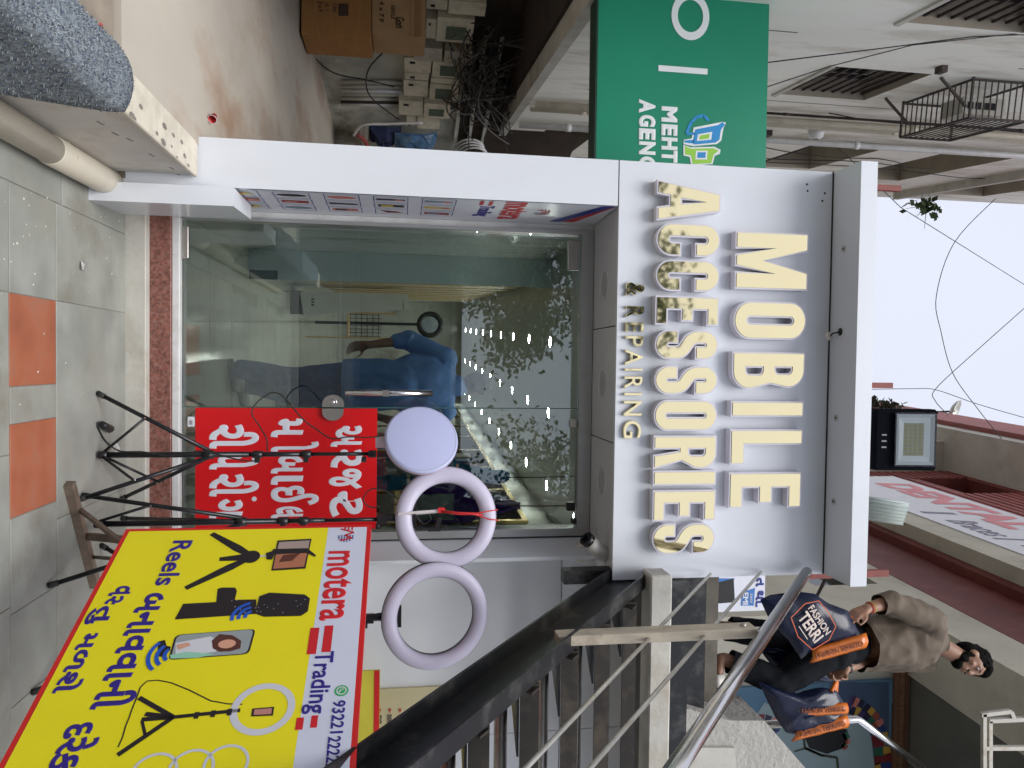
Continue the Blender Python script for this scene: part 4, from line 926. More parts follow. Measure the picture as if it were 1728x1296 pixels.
# plastic bags and bundles
bl = thing('blue_plastic_bag', PY(700,220,8), 'crumpled blue plastic bag hanging under the smallest meter', 'plastic bag')
def hung(fr, px, w, parent, name, m, amp=.05, seed=1):
    uv = [fr.uv(*Z5(*p)) for p in px]; mb = MB(); cu = sum(a for a,_ in uv)/len(uv); cv = sum(b for _,b in uv)/len(uv); n = len(uv); N = 6
    ring = []
    for j in range(N+1):
        t = j/N
        for i,(u,v) in enumerate(uv):
            k = noise.noise(Vector((i*1.7+seed,j*1.3,seed)))*amp
            mb.v.append(fr.pt(cu+(u-cu)*(1-t*.96)+k*.5, cv+(v-cv)*(1-t*.96), w+.16*math.sin(t*math.pi/2)+k))
    for j in range(N):
        for i in range(n): mb.f.append([j*n+i, j*n+(i+1)%n, (j+1)*n+(i+1)%n, (j+1)*n+i]); mb.mi.append(0); mb.sm.append(False)
    mb.f.append([N*n+i for i in range(n)]); mb.mi.append(0); mb.sm.append(False)
    return mb.build(name, m, parent)
hung(MF,[(560,690),(545,745),(600,790),(660,845),(690,845),(760,790),(800,740),(800,690),(740,675),(640,672)],.14,bl,'bag',mat('blue_poly',(.07,.16,.30),.25,var=.4,scale=12,bump=.6,bscale=20,stain=(.25,.33,.42),sfac=.6,sscale=9),.10,3)
tp = thing('blue_tarpaulin', PY(640,215,8), 'dark blue cloth hanging beside the blue plastic bag', 'tarpaulin')
hung(MF,[(415,690),(420,770),(520,775),(590,770),(600,700),(520,680)],.05,tp,'cloth',mat('dark_blue_cloth',(.02,.03,.09),.8,var=.4,scale=9),.06,5)
sk = thing('grey_sack', PY(610,215,8), 'grey plastic sack with red strap lying against the meter wall', 'sack')
hung(MF,[(335,700),(330,760),(350,800),(380,790),(410,760),(415,700),(400,655),(360,660)],.1,sk,'sack_body',mat('sack_grey',(.24,.21,.18),.6,var=.3,scale=14,bump=.4,bscale=30),.07,7)
MB().tube([MF.pt(*MF.uv(*Z5(x,y)),.28) for x, y in [(350,640),(385,660),(408,700),(405,750)]], .02, 6).build('strap', mat('red_strap',(.3,.04,.04),.6), sk)
ph = thing('coiled_hose', PY(790,235,8), 'pale coiled hose hanging at the back of the meter room', 'hose')
for k in range(4):
    u_, v_ = MF.uv(*Z5(985+8*k,800)); MB().tube([MF.pt(u_+.22*math.cos(t)+.01*k, v_+.17*math.sin(t), .12+.03*k) for t in [2*math.pi*i/22 for i in range(22)]], .012, 6, closed=True).build('hose_turn', ALW, ph)
cup = PZ(357,195,.46); cu_ = thing('paper_cup', cup, 'small red paper cup lying on the raised floor', 'cup')
dc = Vector((.5,-.6,0)).normalized(); cz = FL(cup.y)+.020
MB().lathe([(.0,0),(.013,0),(.019,.042),(.020,.042),(.020,.044)], (cup.x,cup.y,cz), dc, 20).build('cup_wall', mat('red_paper',(.55,.03,.03),.5), cu_)
MB().lathe([(.0198,.0441),(.0212,.0441),(.0212,.046),(.0198,.046)], (cup.x,cup.y,cz), dc, 20).build('rim', ACP, cu_)
for i, (px, py, lab) in enumerate([(150,60,'torn red and clear wrapper in the step corner left of the ledge')]):
    p = PZ(px,py,.40); o = crumple(p.x-.04,p.x+.04,.41,.44,p.y,.012,.02,3.,nx=5,nz=5)
    o.build('wrapper', mat('wrapper_red',(.45,.08,.07),.4,var=.4,scale=40)).update_tag(); tag(bpy.context.scene.objects['wrapper'], lab, 'wrapper')
p = PZ(137,448,.001); o = MB(); o.add([(p.x-.02,p.y-.012,.003),(p.x+.015,p.y-.02,.007),(p.x+.022,p.y+.012,.004),(p.x-.01,p.y+.02,.008)], [(0,1,2),(0,2,3)]); tag(o.build('foil_scrap', STEEL), 'tiny silver foil scrap on the grey paving', 'litter')
sp = MB(); rnd = random.Random(9)
for k in range(46):
    px, py = rnd.choice([(rnd.uniform(5,200),rnd.uniform(330,470)),(rnd.uniform(20,210),rnd.uniform(300,420)),(rnd.uniform(0,200),rnd.uniform(300,690))]); p = PZ(px,py,0.0); r = rnd.uniform(.002,.006)
    if p.x < -.72: continue
    sp.add([(p.x+r*math.cos(t)*rnd.uniform(.6,1.2), p.y+r*math.sin(t)*rnd.uniform(.7,1.6), .0022) for t in [6.283*i/7 for i in range(7)]], [list(range(7))])
o = sp.build('paint_splashes', ink('splash',(214,212,196),.7)); tag(o, 'small dried white paint splashes on the grey paving', 'paint', kind='stuff')

# ================================================================== GREEN SHOP SIGN NEXT DOOR
GY = 4.30; g0 = PY(1010,0,GY); g1 = PY(1292,280,GY)
gs = thing('green_shop_sign', (-1.6,GY+.05,g0.z), 'green sign box of the neighbouring phone shop, left of the white sign', 'sign')
MB().box((-3.2,GY,g0.z),(XL+.12,GY+.14,g1.z)).build('sign_face', mat('sign_green', srgb(22,134,104), .35, var=.04, scale=2), gs)
MB().box((-3.2,GY-.004,g0.z-.012),(XL+.12,GY+.144,g0.z-.0005)).build('bottom_edge', mat('dark_green',(.005,.03,.02),.5), gs)
GF = Frame((0,GY-.002,0),(1,0,0),(0,0,1)); GF.n = Vector((0,-1,0)); GWH = ink('sign_white',(228,232,236))
def gbox(x0,x1,y0,y1): a = GF.uv(x0,y0); b = GF.uv(x1,y1); c = GF.uv(x0,y1); d = GF.uv(x1,y0); return ((a[0]+d[0])/2,(b[0]+c[0])/2,(a[1]+c[1])/2,(b[1]+d[1])/2)
bx = gbox(1133,1197,-14,68); mb = MB(); cx, cy = (bx[0]+bx[1])/2, (bx[2]+bx[3])/2; hx, hy = (bx[1]-bx[0])/2, (bx[3]-bx[2])/2; n = 44; st = .048
mb.add([GF.pt(cx+(hx-s)*math.cos(t),cy+(hy-s*.82)*math.sin(t),.001) for t in [2*math.pi*k/n for k in range(n)] for s in (0,st)], [(2*k,2*k+1,(2*k+3)%(2*n),(2*k+2)%(2*n)) for k in range(n)]); mb.build('letter', GWH, gs)
bx = gbox(1111,1194,113,123); mb = MB(); ppoly(GF, [(bx[0],bx[2]),(bx[1],bx[2]),(bx[1],bx[3]),(bx[0],bx[3])], .001, mb); mb.build('divider', GWH, gs)
for s, x0, x1, cells in (('MEHTA',1116,1143,[(180,206),(210,229),(232,253),(254,274),(276,300)]),('AGENCY',1078,1106,[(168,191),(194,214),(217,236),(239,261),(264,286),(288,310)])):
    for ch, (a, b) in zip(s, cells): word(GF, ch, gbox(x0,x1,a,b), GWH, gs, w=.001, bold=.055)
# two little phones with arms
PB = ink('logo_blue',(38,140,206)); PG = ink('logo_green',(150,205,70)); 
def gp(px, w, m_, name): mb = MB(); ppx(GF, px, w, mb); mb.build(name, m_, gs)
z3 = lambda l: [(980+x/2.31, y/2.31) for x, y in l]
gp(z3([(440,497),(552,475),(566,478),(556,500),(548,548),(530,562),(438,570),(400,562),(402,545),(432,540)]), .001, GWH, 'logo_outline')
gp(z3([(446,505),(535,488),(552,476),(562,486),(546,506),(540,545),(525,556),(442,564),(436,556)]), .0018, PB, 'logo_phone')
gp(z3([(412,518),(446,516),(444,526),(412,526)]), .0018, PB, 'logo_arm'); gp(z3([(404,548),(440,545),(440,560),(404,556)]), .0018, PB, 'logo_arm')
gp(z3([(456,524),(512,514),(508,545),(452,550)]), .0026, GWH, 'logo_screen'); gp(z3([(464,529),(502,522),(499,540),(461,545)]), .0032, PG, 'logo_screen_inner')
gp(z3([(400,565),(428,574),(520,572),(545,584),(542,600),(522,608),(514,640),(430,645),(424,612),(400,606)]), .001, GWH, 'logo_outline')
gp(z3([(406,570),(432,580),(516,578),(538,588),(518,602),(508,636),(436,640),(430,606),(406,602)]), .0018, PG, 'logo_phone')
gp(z3([(448,588),(494,588),(492,622),(446,622)]), .0026, GWH, 'logo_screen'); gp(z3([(455,594),(487,594),(485,616),(453,616)]), .0032, PB, 'logo_screen_inner')
mb = MB(); pts = [GF.uv(*p) for p in z3([(412,520),(430,478),(452,456),(480,450),(498,470)])]; pline(GF, pts, .018, .0012, mb); mb.build('logo_handle', PB, gs)

# ================================================================== OVERHEAD WIRES, ROOF POSTS
def P3(px, py, y): return PY(px, py, y)
wire('overhead_wire', [P3(1290,80,7),P3(1400,235,8),P3(1520,350,9),P3(1640,425,10),P3(1760,500,11)], .005, 'thin overhead wire slanting from the green sign across the sky')
wire('overhead_wire', [P3(1275,108,4.6),P3(1500,80,4.6),P3(1640,62,4.5),P3(1740,58,4.4)], .004, 'upper of two thin wires crossing the cream wall above the windows')
wire('overhead_wire', [P3(1290,148,4.8),P3(1400,112,4.7),P3(1540,76,4.5),P3(1740,54,4.4)], .0035, 'lower of two thin wires crossing the cream wall above the windows')
def sky(pts, y, label, r=.0055): 
    P = [P3(a,b,y) for a,b in pts]; out = []
    for i in range(len(P)-1):
        a, b, c, d = P[max(0,i-1)], P[i], P[i+1], P[min(len(P)-1,i+2)]
        for k in range(6): t = k/6; out.append(.5*((2*b)+(c-a)*t+(2*a-5*b+4*c-d)*t*t+(3*b-a-3*c+d)*t**3))
    wire('overhead_wire', out+[P[-1]], r, label)
sky([(1680,335),(1610,410),(1580,500),(1588,560),(1608,630),(1650,690),(1690,740)], 10, 'long wavy wire hanging down across the white sky')
sky([(1468,657),(1540,656),(1580,658),(1650,682),(1740,708)], 10, 'level wire running above the flood light to the right roof')
sky([(1740,510),(1650,590),(1580,655),(1578,676),(1600,700)], 10.1, 'slanting wire crossing the wavy one against the sky')
REDO = mat('red_oxide', (.20,.04,.03), .6, var=.2, scale=20)
for i, (py0, py1, xt) in enumerate([(313,321,1521),(546,554,1474),(646,654,1507),(962,972,1500)]):
    yq = 3.80; a = PY(1450,py0,yq); b = PY(xt,py1,yq); bb = PY(xt,py0,yq)
    MB().box((min(bb.x,b.x),yq,CZ1-.1),(max(bb.x,b.x)+.004,yq+.03,b.z)).build('roof_post', REDO, shop)

# ================================================================== SIDE WALL BEHIND THE STAIR
WY = 4.14
SWP = mat('side_panel_white', (.82,.84,.87), .15, var=.03, scale=1.5, bump=.05, bscale=2.5)
sw_ = thing('side_wall', (1.8,WY,0), 'white glossy panelled wall behind the ring lights and under the stair', 'wall')
MB().box((XN+.022,WY+.012,0),(3.6,WY+.16,2.72)).build('wall_core', ACPD, sw_)
xj = [XN+.022, PY(780,1242,WY).x, 2.6, 3.6]
for a, b in zip(xj, xj[1:]):
    for z0, z1 in ((.0,1.16),(1.165,2.3),(2.305,2.72)): MB().box((a+.002,WY,z0+.002),(b-.002,WY+.011,z1)).build('wall_panel', SWP, sw_)
BF = Frame((0,WY-.02,0),(1,0,0),(0,0,1)); BF.n = Vector((0,-1,0))
cbx = PY(620,1165,WY-.02); cbt = PY(752,1165,WY-.02)
cbd = thing('cream_price_board', (1.7,WY-.02,.3), 'cream board listing recorders, half hidden under the stair beam', 'board')
CRM = mat('cream_board', (.62,.55,.33), .5, var=.05, scale=4)
MB().box((cbx.x,WY-.018,.5),(cbx.x+1.0,WY-.002,cbt.z)).build('board', CRM, cbd)
INKD = ink('board_ink',(40,40,70))
for s, x0, x1, y0, y1 in [('NVR',622,627,1207,1222),('DVR',638,644,1207,1222),('DOOR',654,661,1206,1225),('DVR',672,678,1207,1222)]:
    a = BF.uv(x0,y0); b = BF.uv(x1,y1); word(BF, s, (a[0],b[0],a[1],b[1]), INKD, cbd, w=.003, bold=.02)
mb = MB()
for x0 in (625,641,658,675): q = BF.uv(x0,1200); ppoly(BF, [(q[0]-.014,q[1]-.008),(q[0]+.01,q[1]),(q[0]-.014,q[1]+.008)], .003, mb)
mb.build('red_bullets', IRED, cbd)
a = BF.uv(729,1253); b = BF.uv(748,1300); word(BF, '& COM', (a[0],b[0]+.05,a[1],b[1]), INKD, cbd, w=.003, bold=.03)
yb = thing('small_yellow_board', PY(620,1200,3.95), 'small yellow board with red border behind the big yellow sign', 'board')
YF2 = Frame((0,3.95,0),(1,0,0),(0,0,1)); YF2.n = Vector((0,-1,0)); a = PY(598,1133,3.95); b = PY(640,1270,3.95)
MB().box((a.x,3.95,a.z-.35),(b.x+.3,3.962,b.z)).build('board', mat('board_yellow', srgb(200,190,60), .5), yb)
MB().box((a.x,3.9475,b.z-.03),(b.x+.3,3.9495,b.z-.002)).build('red_border', IRED, yb); 
for x in (a.x+.03,b.x+.25): MB().box((x,3.963,0),(x+.02,3.98,b.z-.1)).build('leg', IRON, yb)

# ================================================================== STEEL STAIR
SXL = 1.04
st = thing('steel_stair', (1.65,2.4,0), 'black steel stair with folded plate treads climbing past the shop', 'stair')
BSTEEL = mat('black_steel', (.012,.013,.015), .38, .3, var=.3, scale=7, stain=(.13,.125,.115), sfac=.55, sscale=6)
PSTEEL = mat('brown_steel', (.10,.088,.07), .5, .3, var=.3, scale=9, stain=(.20,.17,.12), sfac=.5, sscale=7)
TLIP = mat('tread_steel', (.022,.018,.014), .5, .3, var=.4, scale=9, stain=(.11,.085,.06), sfac=.5, sscale=7)
GPIPE = mat('galvanised_pipe', (.46,.45,.41), .35, .6, var=.15, scale=9, stain=(.22,.18,.12), sfac=.5, sscale=8)
bl0 = Vector((2.01,1.26)); bl1 = Vector((3.56,2.37)); tl0 = Vector((1.89,1.41)); tl1 = Vector((3.42,2.53))
sl_ = ((bl1-bl0).y/(bl1-bl0).x + (tl1-tl0).y/(tl1-tl0).x)/2
zb_ = lambda y: 1.26+sl_*(y-2.01); zt_ = lambda y: 1.41+sl_*(y-1.89)+.0
def stringer(x, sgn):
    y0, y1 = .30, 3.62; th = .012
    P = lambda y, z: (x, y, z)
    MB().prism([P(y0,max(.0,zb_(y0))),P(y1,zb_(y1)),P(y1,zt_(y1)),P(y0,zt_(y0))], (sgn*.008,0,0)).build('stringer_web', BSTEEL, st)
    for f, d in ((zb_,1),(zt_,-1)):
        MB().prism([P(y0,f(y0)),P(y1,f(y1)),P(y1,f(y1)+d*th),P(y0,f(y0)+d*th)], (-sgn*.062,0,0)).build('stringer_flange', BSTEEL, st)
stringer(SXL+.062, 1); stringer(2.30, -1)
MB().box((SXL+.002,3.621,2.2),(SXL+.07,3.70,2.75)).build('stringer_head', BSTEEL, st)
TX0, TX1 = SXL+.0705, 2.29
for k in range(-7, 5):
    y = 2.24+.272*k; z = 1.655+.206*k
    if z < .15: continue
    MB().box((TX0+.001,y,z-.006),(TX1-.001,y+.10,z)).build('tread_angle', BSTEEL, st)
    MB().box((TX0,y-.010,z-.062),(TX1,y-.0005,z+.004)).build('tread_lip', TLIP, st)
    MB().prism([(TX0+.001,y+.001,z-.064),(TX0+.26,y+.001,z-.064),(TX0+.06,y+.20,z-.064),(TX0+.001,y+.24,z-.064)], (0,0,-.008)).build('bracket_plate', BSTEEL, st)
    MB().prism([(TX0+.012,y-.0105,z+.004),(TX0+.012,y-.055,z-.03),(TX0+.012,y-.0105,z-.062)], (.008,0,0)).build('lip_gusset', TLIP, st)
    MB().tube([(TX0-.001,y+.10,z-.115),(TX0+.035,y+.10,z-.115)], .029, 14).build('pipe_collar', GPIPE, st)
    MB().tube([(TX0+.036,y+.10,z-.115),(TX1,y+.10,z-.115)], .024, 14).build('support_pipe', GPIPE, st)
# hand rail
hr = [PX(1140,1296,1.07), PX(1355,975,1.07)]; hd_ = (hr[1]-hr[0]); 
ra_ = thing('stair_railing', (1.07,2.5,1.3), 'bright steel hand rail with thin rods and a cream post on the stair', 'railing')
MB().tube([hr[0]-hd_*.75, hr[1]+hd_*.06], .027, 18).build('hand_rail', STEEL, ra_)
for a, b in (((940,1241),(1192,976)),((996,1296),(1277,973))):
    p = PX(*a,1.07); q = PX(*b,1.07); d = q-p; MB().tube([p-d*.9, q+d*.05], .0075, 8).build('rail_rod', GPIPE, ra_)
CPOST = mat('cream_post', (.47,.41,.32), .55, var=.15, scale=12, stain=(.25,.2,.14), sfac=.5, sscale=14)
for dy in (0,-1.75):
    MB().bbox((1.045,2.755+dy,1.985+dy*sl_),(1.085,2.83+dy,2.80+dy*sl_),.003).build('post', CPOST, ra_)
    for yy in (2.775,2.81): MB().tube([(1.065,yy+dy,2.78+dy*sl_),(1.065,yy+dy,2.845+dy*sl_+(yy-2.79)*sl_)], .006, 8).build('post_pin', STEEL, ra_)
MB().lathe([(0,-.01),(.012,-.008),(.012,0)], (1.044,2.79,2.755), (1,0,0), 12).build('bolt', GPIPE, ra_)

# ================================================================== LANDING AND RIGHT-HAND BUILDING
LZ = 3.105
ld = thing('stair_landing', (2,4.5,LZ), 'cream concrete landing with dark steel edge at the head of the stair', 'landing')
MB().bbox((1.02,3.42,2.585),(2.75,3.56,2.695),.008).build('front_beam', CONC, ld)
MB().box((1.1,3.555,2.70),(2.75,3.60,2.835)).build('step_channel', BSTEEL, ld); MB().box((1.1,3.6005,2.70),(2.75,3.78,2.84)).build('step_tread', PSTEEL, ld)
MB().box((1.1,3.685,2.842),(2.75,3.73,2.985)).build('step_channel', BSTEEL, ld); MB().box((1.1,3.7305,2.845),(2.75,3.9,2.99)).build('step_tread', PSTEEL, ld)
MB().box((1.09,3.80,2.995),(5.2,8.2,LZ)).build('slab', PSTEEL, ld)
ROUGH = mat('rough_plaster', (.40,.385,.355), .8, var=.12, scale=8, bump=.9, bscale=38)
rp_ = thing('plastered_parapet', (2.3,3.8,2.7), 'rough grey plastered sloping parapet beside the landing', 'parapet')
q = [PY(a,b,3.62) for a, b in [(1128,1226),(1160,1196),(1232,1216),(1290,1216),(1440,1390),(1128,1390)]]
MB().prism(q, (0,.30,0)).build('rough_face', ROUGH, rp_)
q = [PY(a,b,3.60) for a, b in [(1130,1262),(1240,1262),(1250,1390),(1130,1390)]]
MB().prism(q, (0,.019,0)).build('smooth_band', CONC, rp_)
fr_ = thing('far_railing', PY(1300,1222,4.7), 'second bright steel railing at the back of the landing', 'railing')
MB().tube([PY(1240,1226,4.7),PY(1446,1214,4.7),PY(1452,1217,4.7),PY(1580,1312,4.7)], .026, 14).build('rail', STEEL, fr_)
MB().tube([(PY(1240,1226,4.7).x,4.7,LZ),PY(1240,1226,4.7)], .02, 10).build('post', STEEL, fr_)

RD = Vector((-.054,1,0)).normalized(); RN = Vector((-RD.y,RD.x,0))
def rfr(X0): f_ = Frame((X0+.054*8,0,0), RD, (0,0,1)); f_.n = RN; return f_      # u = distance along the street from y=0
rb = thing('dental_building', (3.5,9,3), 'red and cream clinic building with a long white sign on the right', 'building')
F2 = rfr(2.18); F1 = rfr(1.9)
REDP = mat('red_paint', (.17,.035,.028), .6, var=.15, scale=3, stain=(.24,.09,.07), sfac=.4, sscale=3); CREAMW = mat('cream_wall', (.58,.55,.46), .8, var=.1, scale=2, stain=(.36,.32,.25), sfac=.5, sscale=2.5, bump=.1, bscale=20)
def ribmat():
    m = mat('red_cladding', (.30,.075,.065), .5, var=.08, scale=2)
    n = m.node_tree.nodes; L = m.node_tree.links; g = n.new('ShaderNodeNewGeometry'); sp_ = n.new('ShaderNodeSeparateXYZ'); L.new(g.outputs['Position'], sp_.inputs[0])
    w_ = n.new('ShaderNodeMath'); w_.operation = 'PINGPONG'; w_.inputs[1].default_value = .05; L.new(sp_.outputs['Z'], w_.inputs[0])
    b = n.new('ShaderNodeBump'); b.inputs['Strength'].default_value = 1; b.inputs['Distance'].default_value = .4; L.new(w_.outputs[0], b.inputs['Height']); L.new(b.outputs[0], n['Principled BSDF'].inputs['Normal']); return m
RIB = ribmat()
uF = 12.6
holed(F2, 4.6, uF, 7.95, 13.9, [(10.8,12.0,10.55,11.5)], .5, MB(), 0, 1).build('upper_wall', [RIB, REDP], rb)
fbox(F2, 10.7, 12.1, 10.4, 11.6, -.56, -.51).build('window', DARKG, rb)
for k in range(36):                                                       # raised cladding ribs
    z = 8.05+.16*k
    for a, b in (((4.6,uF),) if not 10.45 < z < 11.55 else ((4.6,10.8),(12.0,uF))): fbox(F2, a, b, z, z+.10, .0005, .02).build('cladding_rib', RIB, rb)
fbox(F2, 4.6, uF+.3, 7.55, 7.949, -.6, .27).build('sign_ledge', CREAMW, rb)
fbox(F2, 4.6, uF+.3, 6.62, 7.549, -.6, .0).build('red_beam', REDP, rb)
fbox(F2, 4.6, uF+.3, 7.40, 7.548, .001, .10).build('red_lip', REDP, rb)
holed(F2, 6.3, uF+.3, 2.9, 6.61, [(7.0,8.6,5.6,6.3)], .15, MB(), 0, 0).build('cream_front', CREAMW, rb)
fbox(F2, 6.95, 8.65, 5.55, 6.35, -.2, -.16).build('window', DARKG, rb); fbox(F2, 7.0, 8.6, 5.6, 5.66, -.1, -.04).build('window_frame', ALU, rb); fbox(F2, 7.0, 7.05, 5.66, 6.3, -.1, -.04).build('window_frame', ALU, rb)
fbox(F2, 4.3, 6.299, 6.12, 6.61, -.6, -.001).build('slab_edge', CREAMW, rb)
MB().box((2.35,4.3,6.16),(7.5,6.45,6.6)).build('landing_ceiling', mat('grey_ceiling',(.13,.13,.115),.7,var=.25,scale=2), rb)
# recess back wall: brown tiles, mural, dark shutters
RY = 6.32; bw0 = PY(1300,1062,RY).x
MB().box((bw0+.0,RY+.05,2.99),(7.5,RY+.25,6.15)).build('recess_wall', mat('recess_brown',(.07,.035,.022),.6,var=.3,scale=6), rb)
BTL = [mat('brown_tile_%d'%i, c, .5, var=.25, scale=9, stretch=(6,6,1)) for i, c in enumerate([(.17,.085,.045),(.21,.11,.06),(.14,.07,.04)])]
rnd = random.Random(2)
xe = PY(1300,1196,RY).x; zz = LZ+.01
r_ = 0
while zz < 5.4:
    x = bw0+.005-(.12 if r_%2 else 0)
    while x < xe:
        a = max(bw0+.005,x); b = min(x+.30,xe)
        if b-a > .03: MB().bbox((a+.003,RY+.03,zz+.003),(b-.003,RY+.0495,zz+.125),.003).build('wall_tile', rnd.choice(BTL), rb)
        x += .30
    zz += .13; r_ += 1
MU0 = PY(1400,1150,RY).x; mz0 = PY(1205,1180,RY).z; mz1 = PY(1502,1180,RY).z
mu_ = thing('mural_panel', (MU0+.8,RY,mz0), 'blue painted mural panel with a mosaic ring behind the landing', 'mural')
MUB = mat('mural_blue', srgb(86,124,150), .6, var=.1, scale=4); MUP = ink('mural_pale',(150,172,176)); MUK = ink('mural_black',(18,18,22)); MUD = mat('mural_dark_blue', srgb(62,82,110), .6, var=.1)
MB().box((MU0,RY-.03,mz0),(MU0+2.6,RY+.028,mz1)).build('panel', MUB, mu_)
UF_ = Frame((0,RY-.031,0),(1,0,0),(0,0,1)); UF_.n = Vector((0,-1,0))
def mp(px, w_, m_, name='painted_shape'): mb = MB(); ppx(UF_, px, w_, mb); mb.build(name, m_, mu_)
mp([(1400,1151),(1500,1151),(1500,1300),(1400,1300)], .001, MUD)
mp([(1300,1195),(1330,1178),(1380,1180),(1440,1190),(1468,1230),(1476,1296),(1476,1320),(1290,1320),(1285,1240)], .002, MUP)
mp([(1275,1208),(1290,1185),(1310,1195),(1308,1230),(1280,1236)], .0022, MUP)
mp([(1355,1238),(1375,1226),(1410,1222),(1430,1232),(1424,1262),(1395,1272),(1365,1262)], .003, MUK)
mb = MB(); pts = [UF_.uv(*p) for p in [(1355,1236),(1358,1262),(1385,1274),(1412,1278),(1414,1300)]]; pline(UF_, pts, .025, .004, mb); pts = [UF_.uv(*p) for p in [(1340,1268),(1360,1262),(1390,1276)]]; pline(UF_, pts, .015, .004, mb); mb.build('painted_line', ink('mural_line',(60,62,48)), mu_)
MC = [(120,36,40),(40,60,120),(40,100,74),(190,150,60),(150,74,60),(70,50,100),(200,120,110),(24,28,60)]
def mosaic(path, hw, n):
    P = [UF_.uv(*p) for p in path]; L = []
    for k in range(n+1):
        t = k/n*(len(P)-1); i = min(int(t), len(P)-2); f = t-i; L.append((P[i][0]*(1-f)+P[i+1][0]*f, P[i][1]*(1-f)+P[i+1][1]*f))
    for k in range(n):
        a, b = L[k], L[k+1]; dx, dy = b[0]-a[0], b[1]-a[1]; l = math.hypot(dx,dy); nx, ny = -dy/l*hw, dx/l*hw
        for j in range(2):
            s0, s1 = (-1,rnd.uniform(-.3,.3)) if j == 0 else (s1, 1); e = rnd.uniform(-.25,.25)
            c = rnd.choice(MC); mb = MB(); ppoly(UF_, [(a[0]+nx*s0,a[1]+ny*s0),(b[0]+nx*s0+dx*e,b[1]+ny*s0+dy*e),(b[0]+nx*s1,b[1]+ny*s1),(a[0]+nx*s1+dx*e,a[1]+ny*s1+dy*e)], .003+.0004*j, mb); mb.build('mosaic_piece', ink('mo%d_%d_%d'%c, c, .4), mu_)
mosaic([(1430,1186),(1455,1198),(1478,1222),(1488,1256),(1490,1300)], .085, 13)
mosaic([(1262,1226),(1284,1212),(1306,1220),(1316,1232)], .05, 7)
mosaic([(1425,1236),(1432,1252),(1422,1262)], .03, 3)
hh = (6.155-mz1-.01)/3
for k in range(3): MB().box((bw0,RY-.06,mz1+.005+hh*k),(MU0+3.2,RY-.0305,mz1+hh*(k+1))).build('header_board', BTL[k%3], rb)
MB().lathe([(0,-.05),(.05,-.04),(.07,0)], PY(1570,1136,RY-.03), (0,1,0), 16).build('wall_lamp', GPIPE, rb)
# white iron frame hanging at the upper right
for k in range(4): MB().box((2.36+1.3*k,4.31,6.14),(2.40+1.3*k,6.3,6.159)).build('ceiling_batten', CREAMW, rb)
hf = thing('iron_frame', PY(1660,1250,4.2), 'rusty white iron frame high up at the right of the recess', 'frame')
WIRON = mat('white_iron', (.50,.48,.42), .6, var=.15, scale=9, stain=(.22,.12,.06), sfac=.6, sscale=9)
for a, b in [((1660,1204),(1660,1330)),((1670,1216),(1670,1330)),((1655,1206),(1705,1200)),((1705,1200),(1710,1212)),((1668,1216),(1760,1212)),((1660,1262),(1760,1262))]:
    MB().bar(PY(*a,4.2), PY(*b,4.2), .025, .025, (0,1,0)).build('frame_bar', WIRON, hf)
MB().bar(PY(1728,1212,4.2), Vector((PY(1728,1212,4.2).x,4.2,6.155)), .025, .025, (0,1,0)).build('hanger', WIRON, hf)
# long dental sign
dn = thing('dental_sign', F1.pt(9,7.9), 'long white sign with red lettering along the upper right building', 'sign')
SW = mat('sign_white', (.76,.76,.80), .35, var=.03)
fbox(F1, 5.4, 10.95, 7.952, 9.29, -.24, .0).build('sign_box', SW, dn)
DF = Frame(F1.o, -F1.x, F1.y); DF.n = RN
PINK = ink('dental_red',(226,128,132)); GRY = ink('dental_grey',(120,112,138))
def dword(s, pa, pb, z0, z1, m_, bold): a = DF.uv(*pa); b = DF.uv(*pb); word(DF, s, (a[0],b[0],z0,z1), m_, dn, w=.003, bold=bold, skew=.10)
dword('DENTAL',(1492,815),(1705,893),8.62,9.16,PINK,.05)
dword('Braces',(1576,878),(1664,904),8.12,8.45,GRY,.004); dword('| Pain',(1672,908),(1790,960),8.10,8.5,GRY,.004); dword('|',(1555,863),(1560,866),8.1,8.5,GRY,.01)
# pale corrugated awning sheet
aw = thing('corrugated_awning', PY(1500,850,5.6), 'pale green corrugated sheet awning above the canopy end', 'awning')
pA_, pB_ = PY(1430,834,5.6), PY(1534,850,5.6); wv = PY(1430,872,6.3)-pA_; mb = MB(); n = 26; nrm_ = (pB_-pA_).cross(wv).normalized()
for k in range(n+1):
    t = k/n; off = nrm_*.02*math.sin(k*math.pi/2)
    mb.v += [pA_+wv*t+off, pB_+wv*t+off]
mb.f = [[2*k,2*k+1,2*k+3,2*k+2] for k in range(n)]; mb.mi = [0]*n; mb.sm = [True]*n
o = mb.build('sheet', mat('pale_sheet',(.45,.52,.50),.4,var=.06,scale=6), aw); md = o.modifiers.new('s','SOLIDIFY'); md.thickness = .006
MB().tube([PY(1450,862,5.7),F2.pt(6.4,PY(1450,862,5.7).z,.02)], .015, 8).build('strut', IRON, aw)
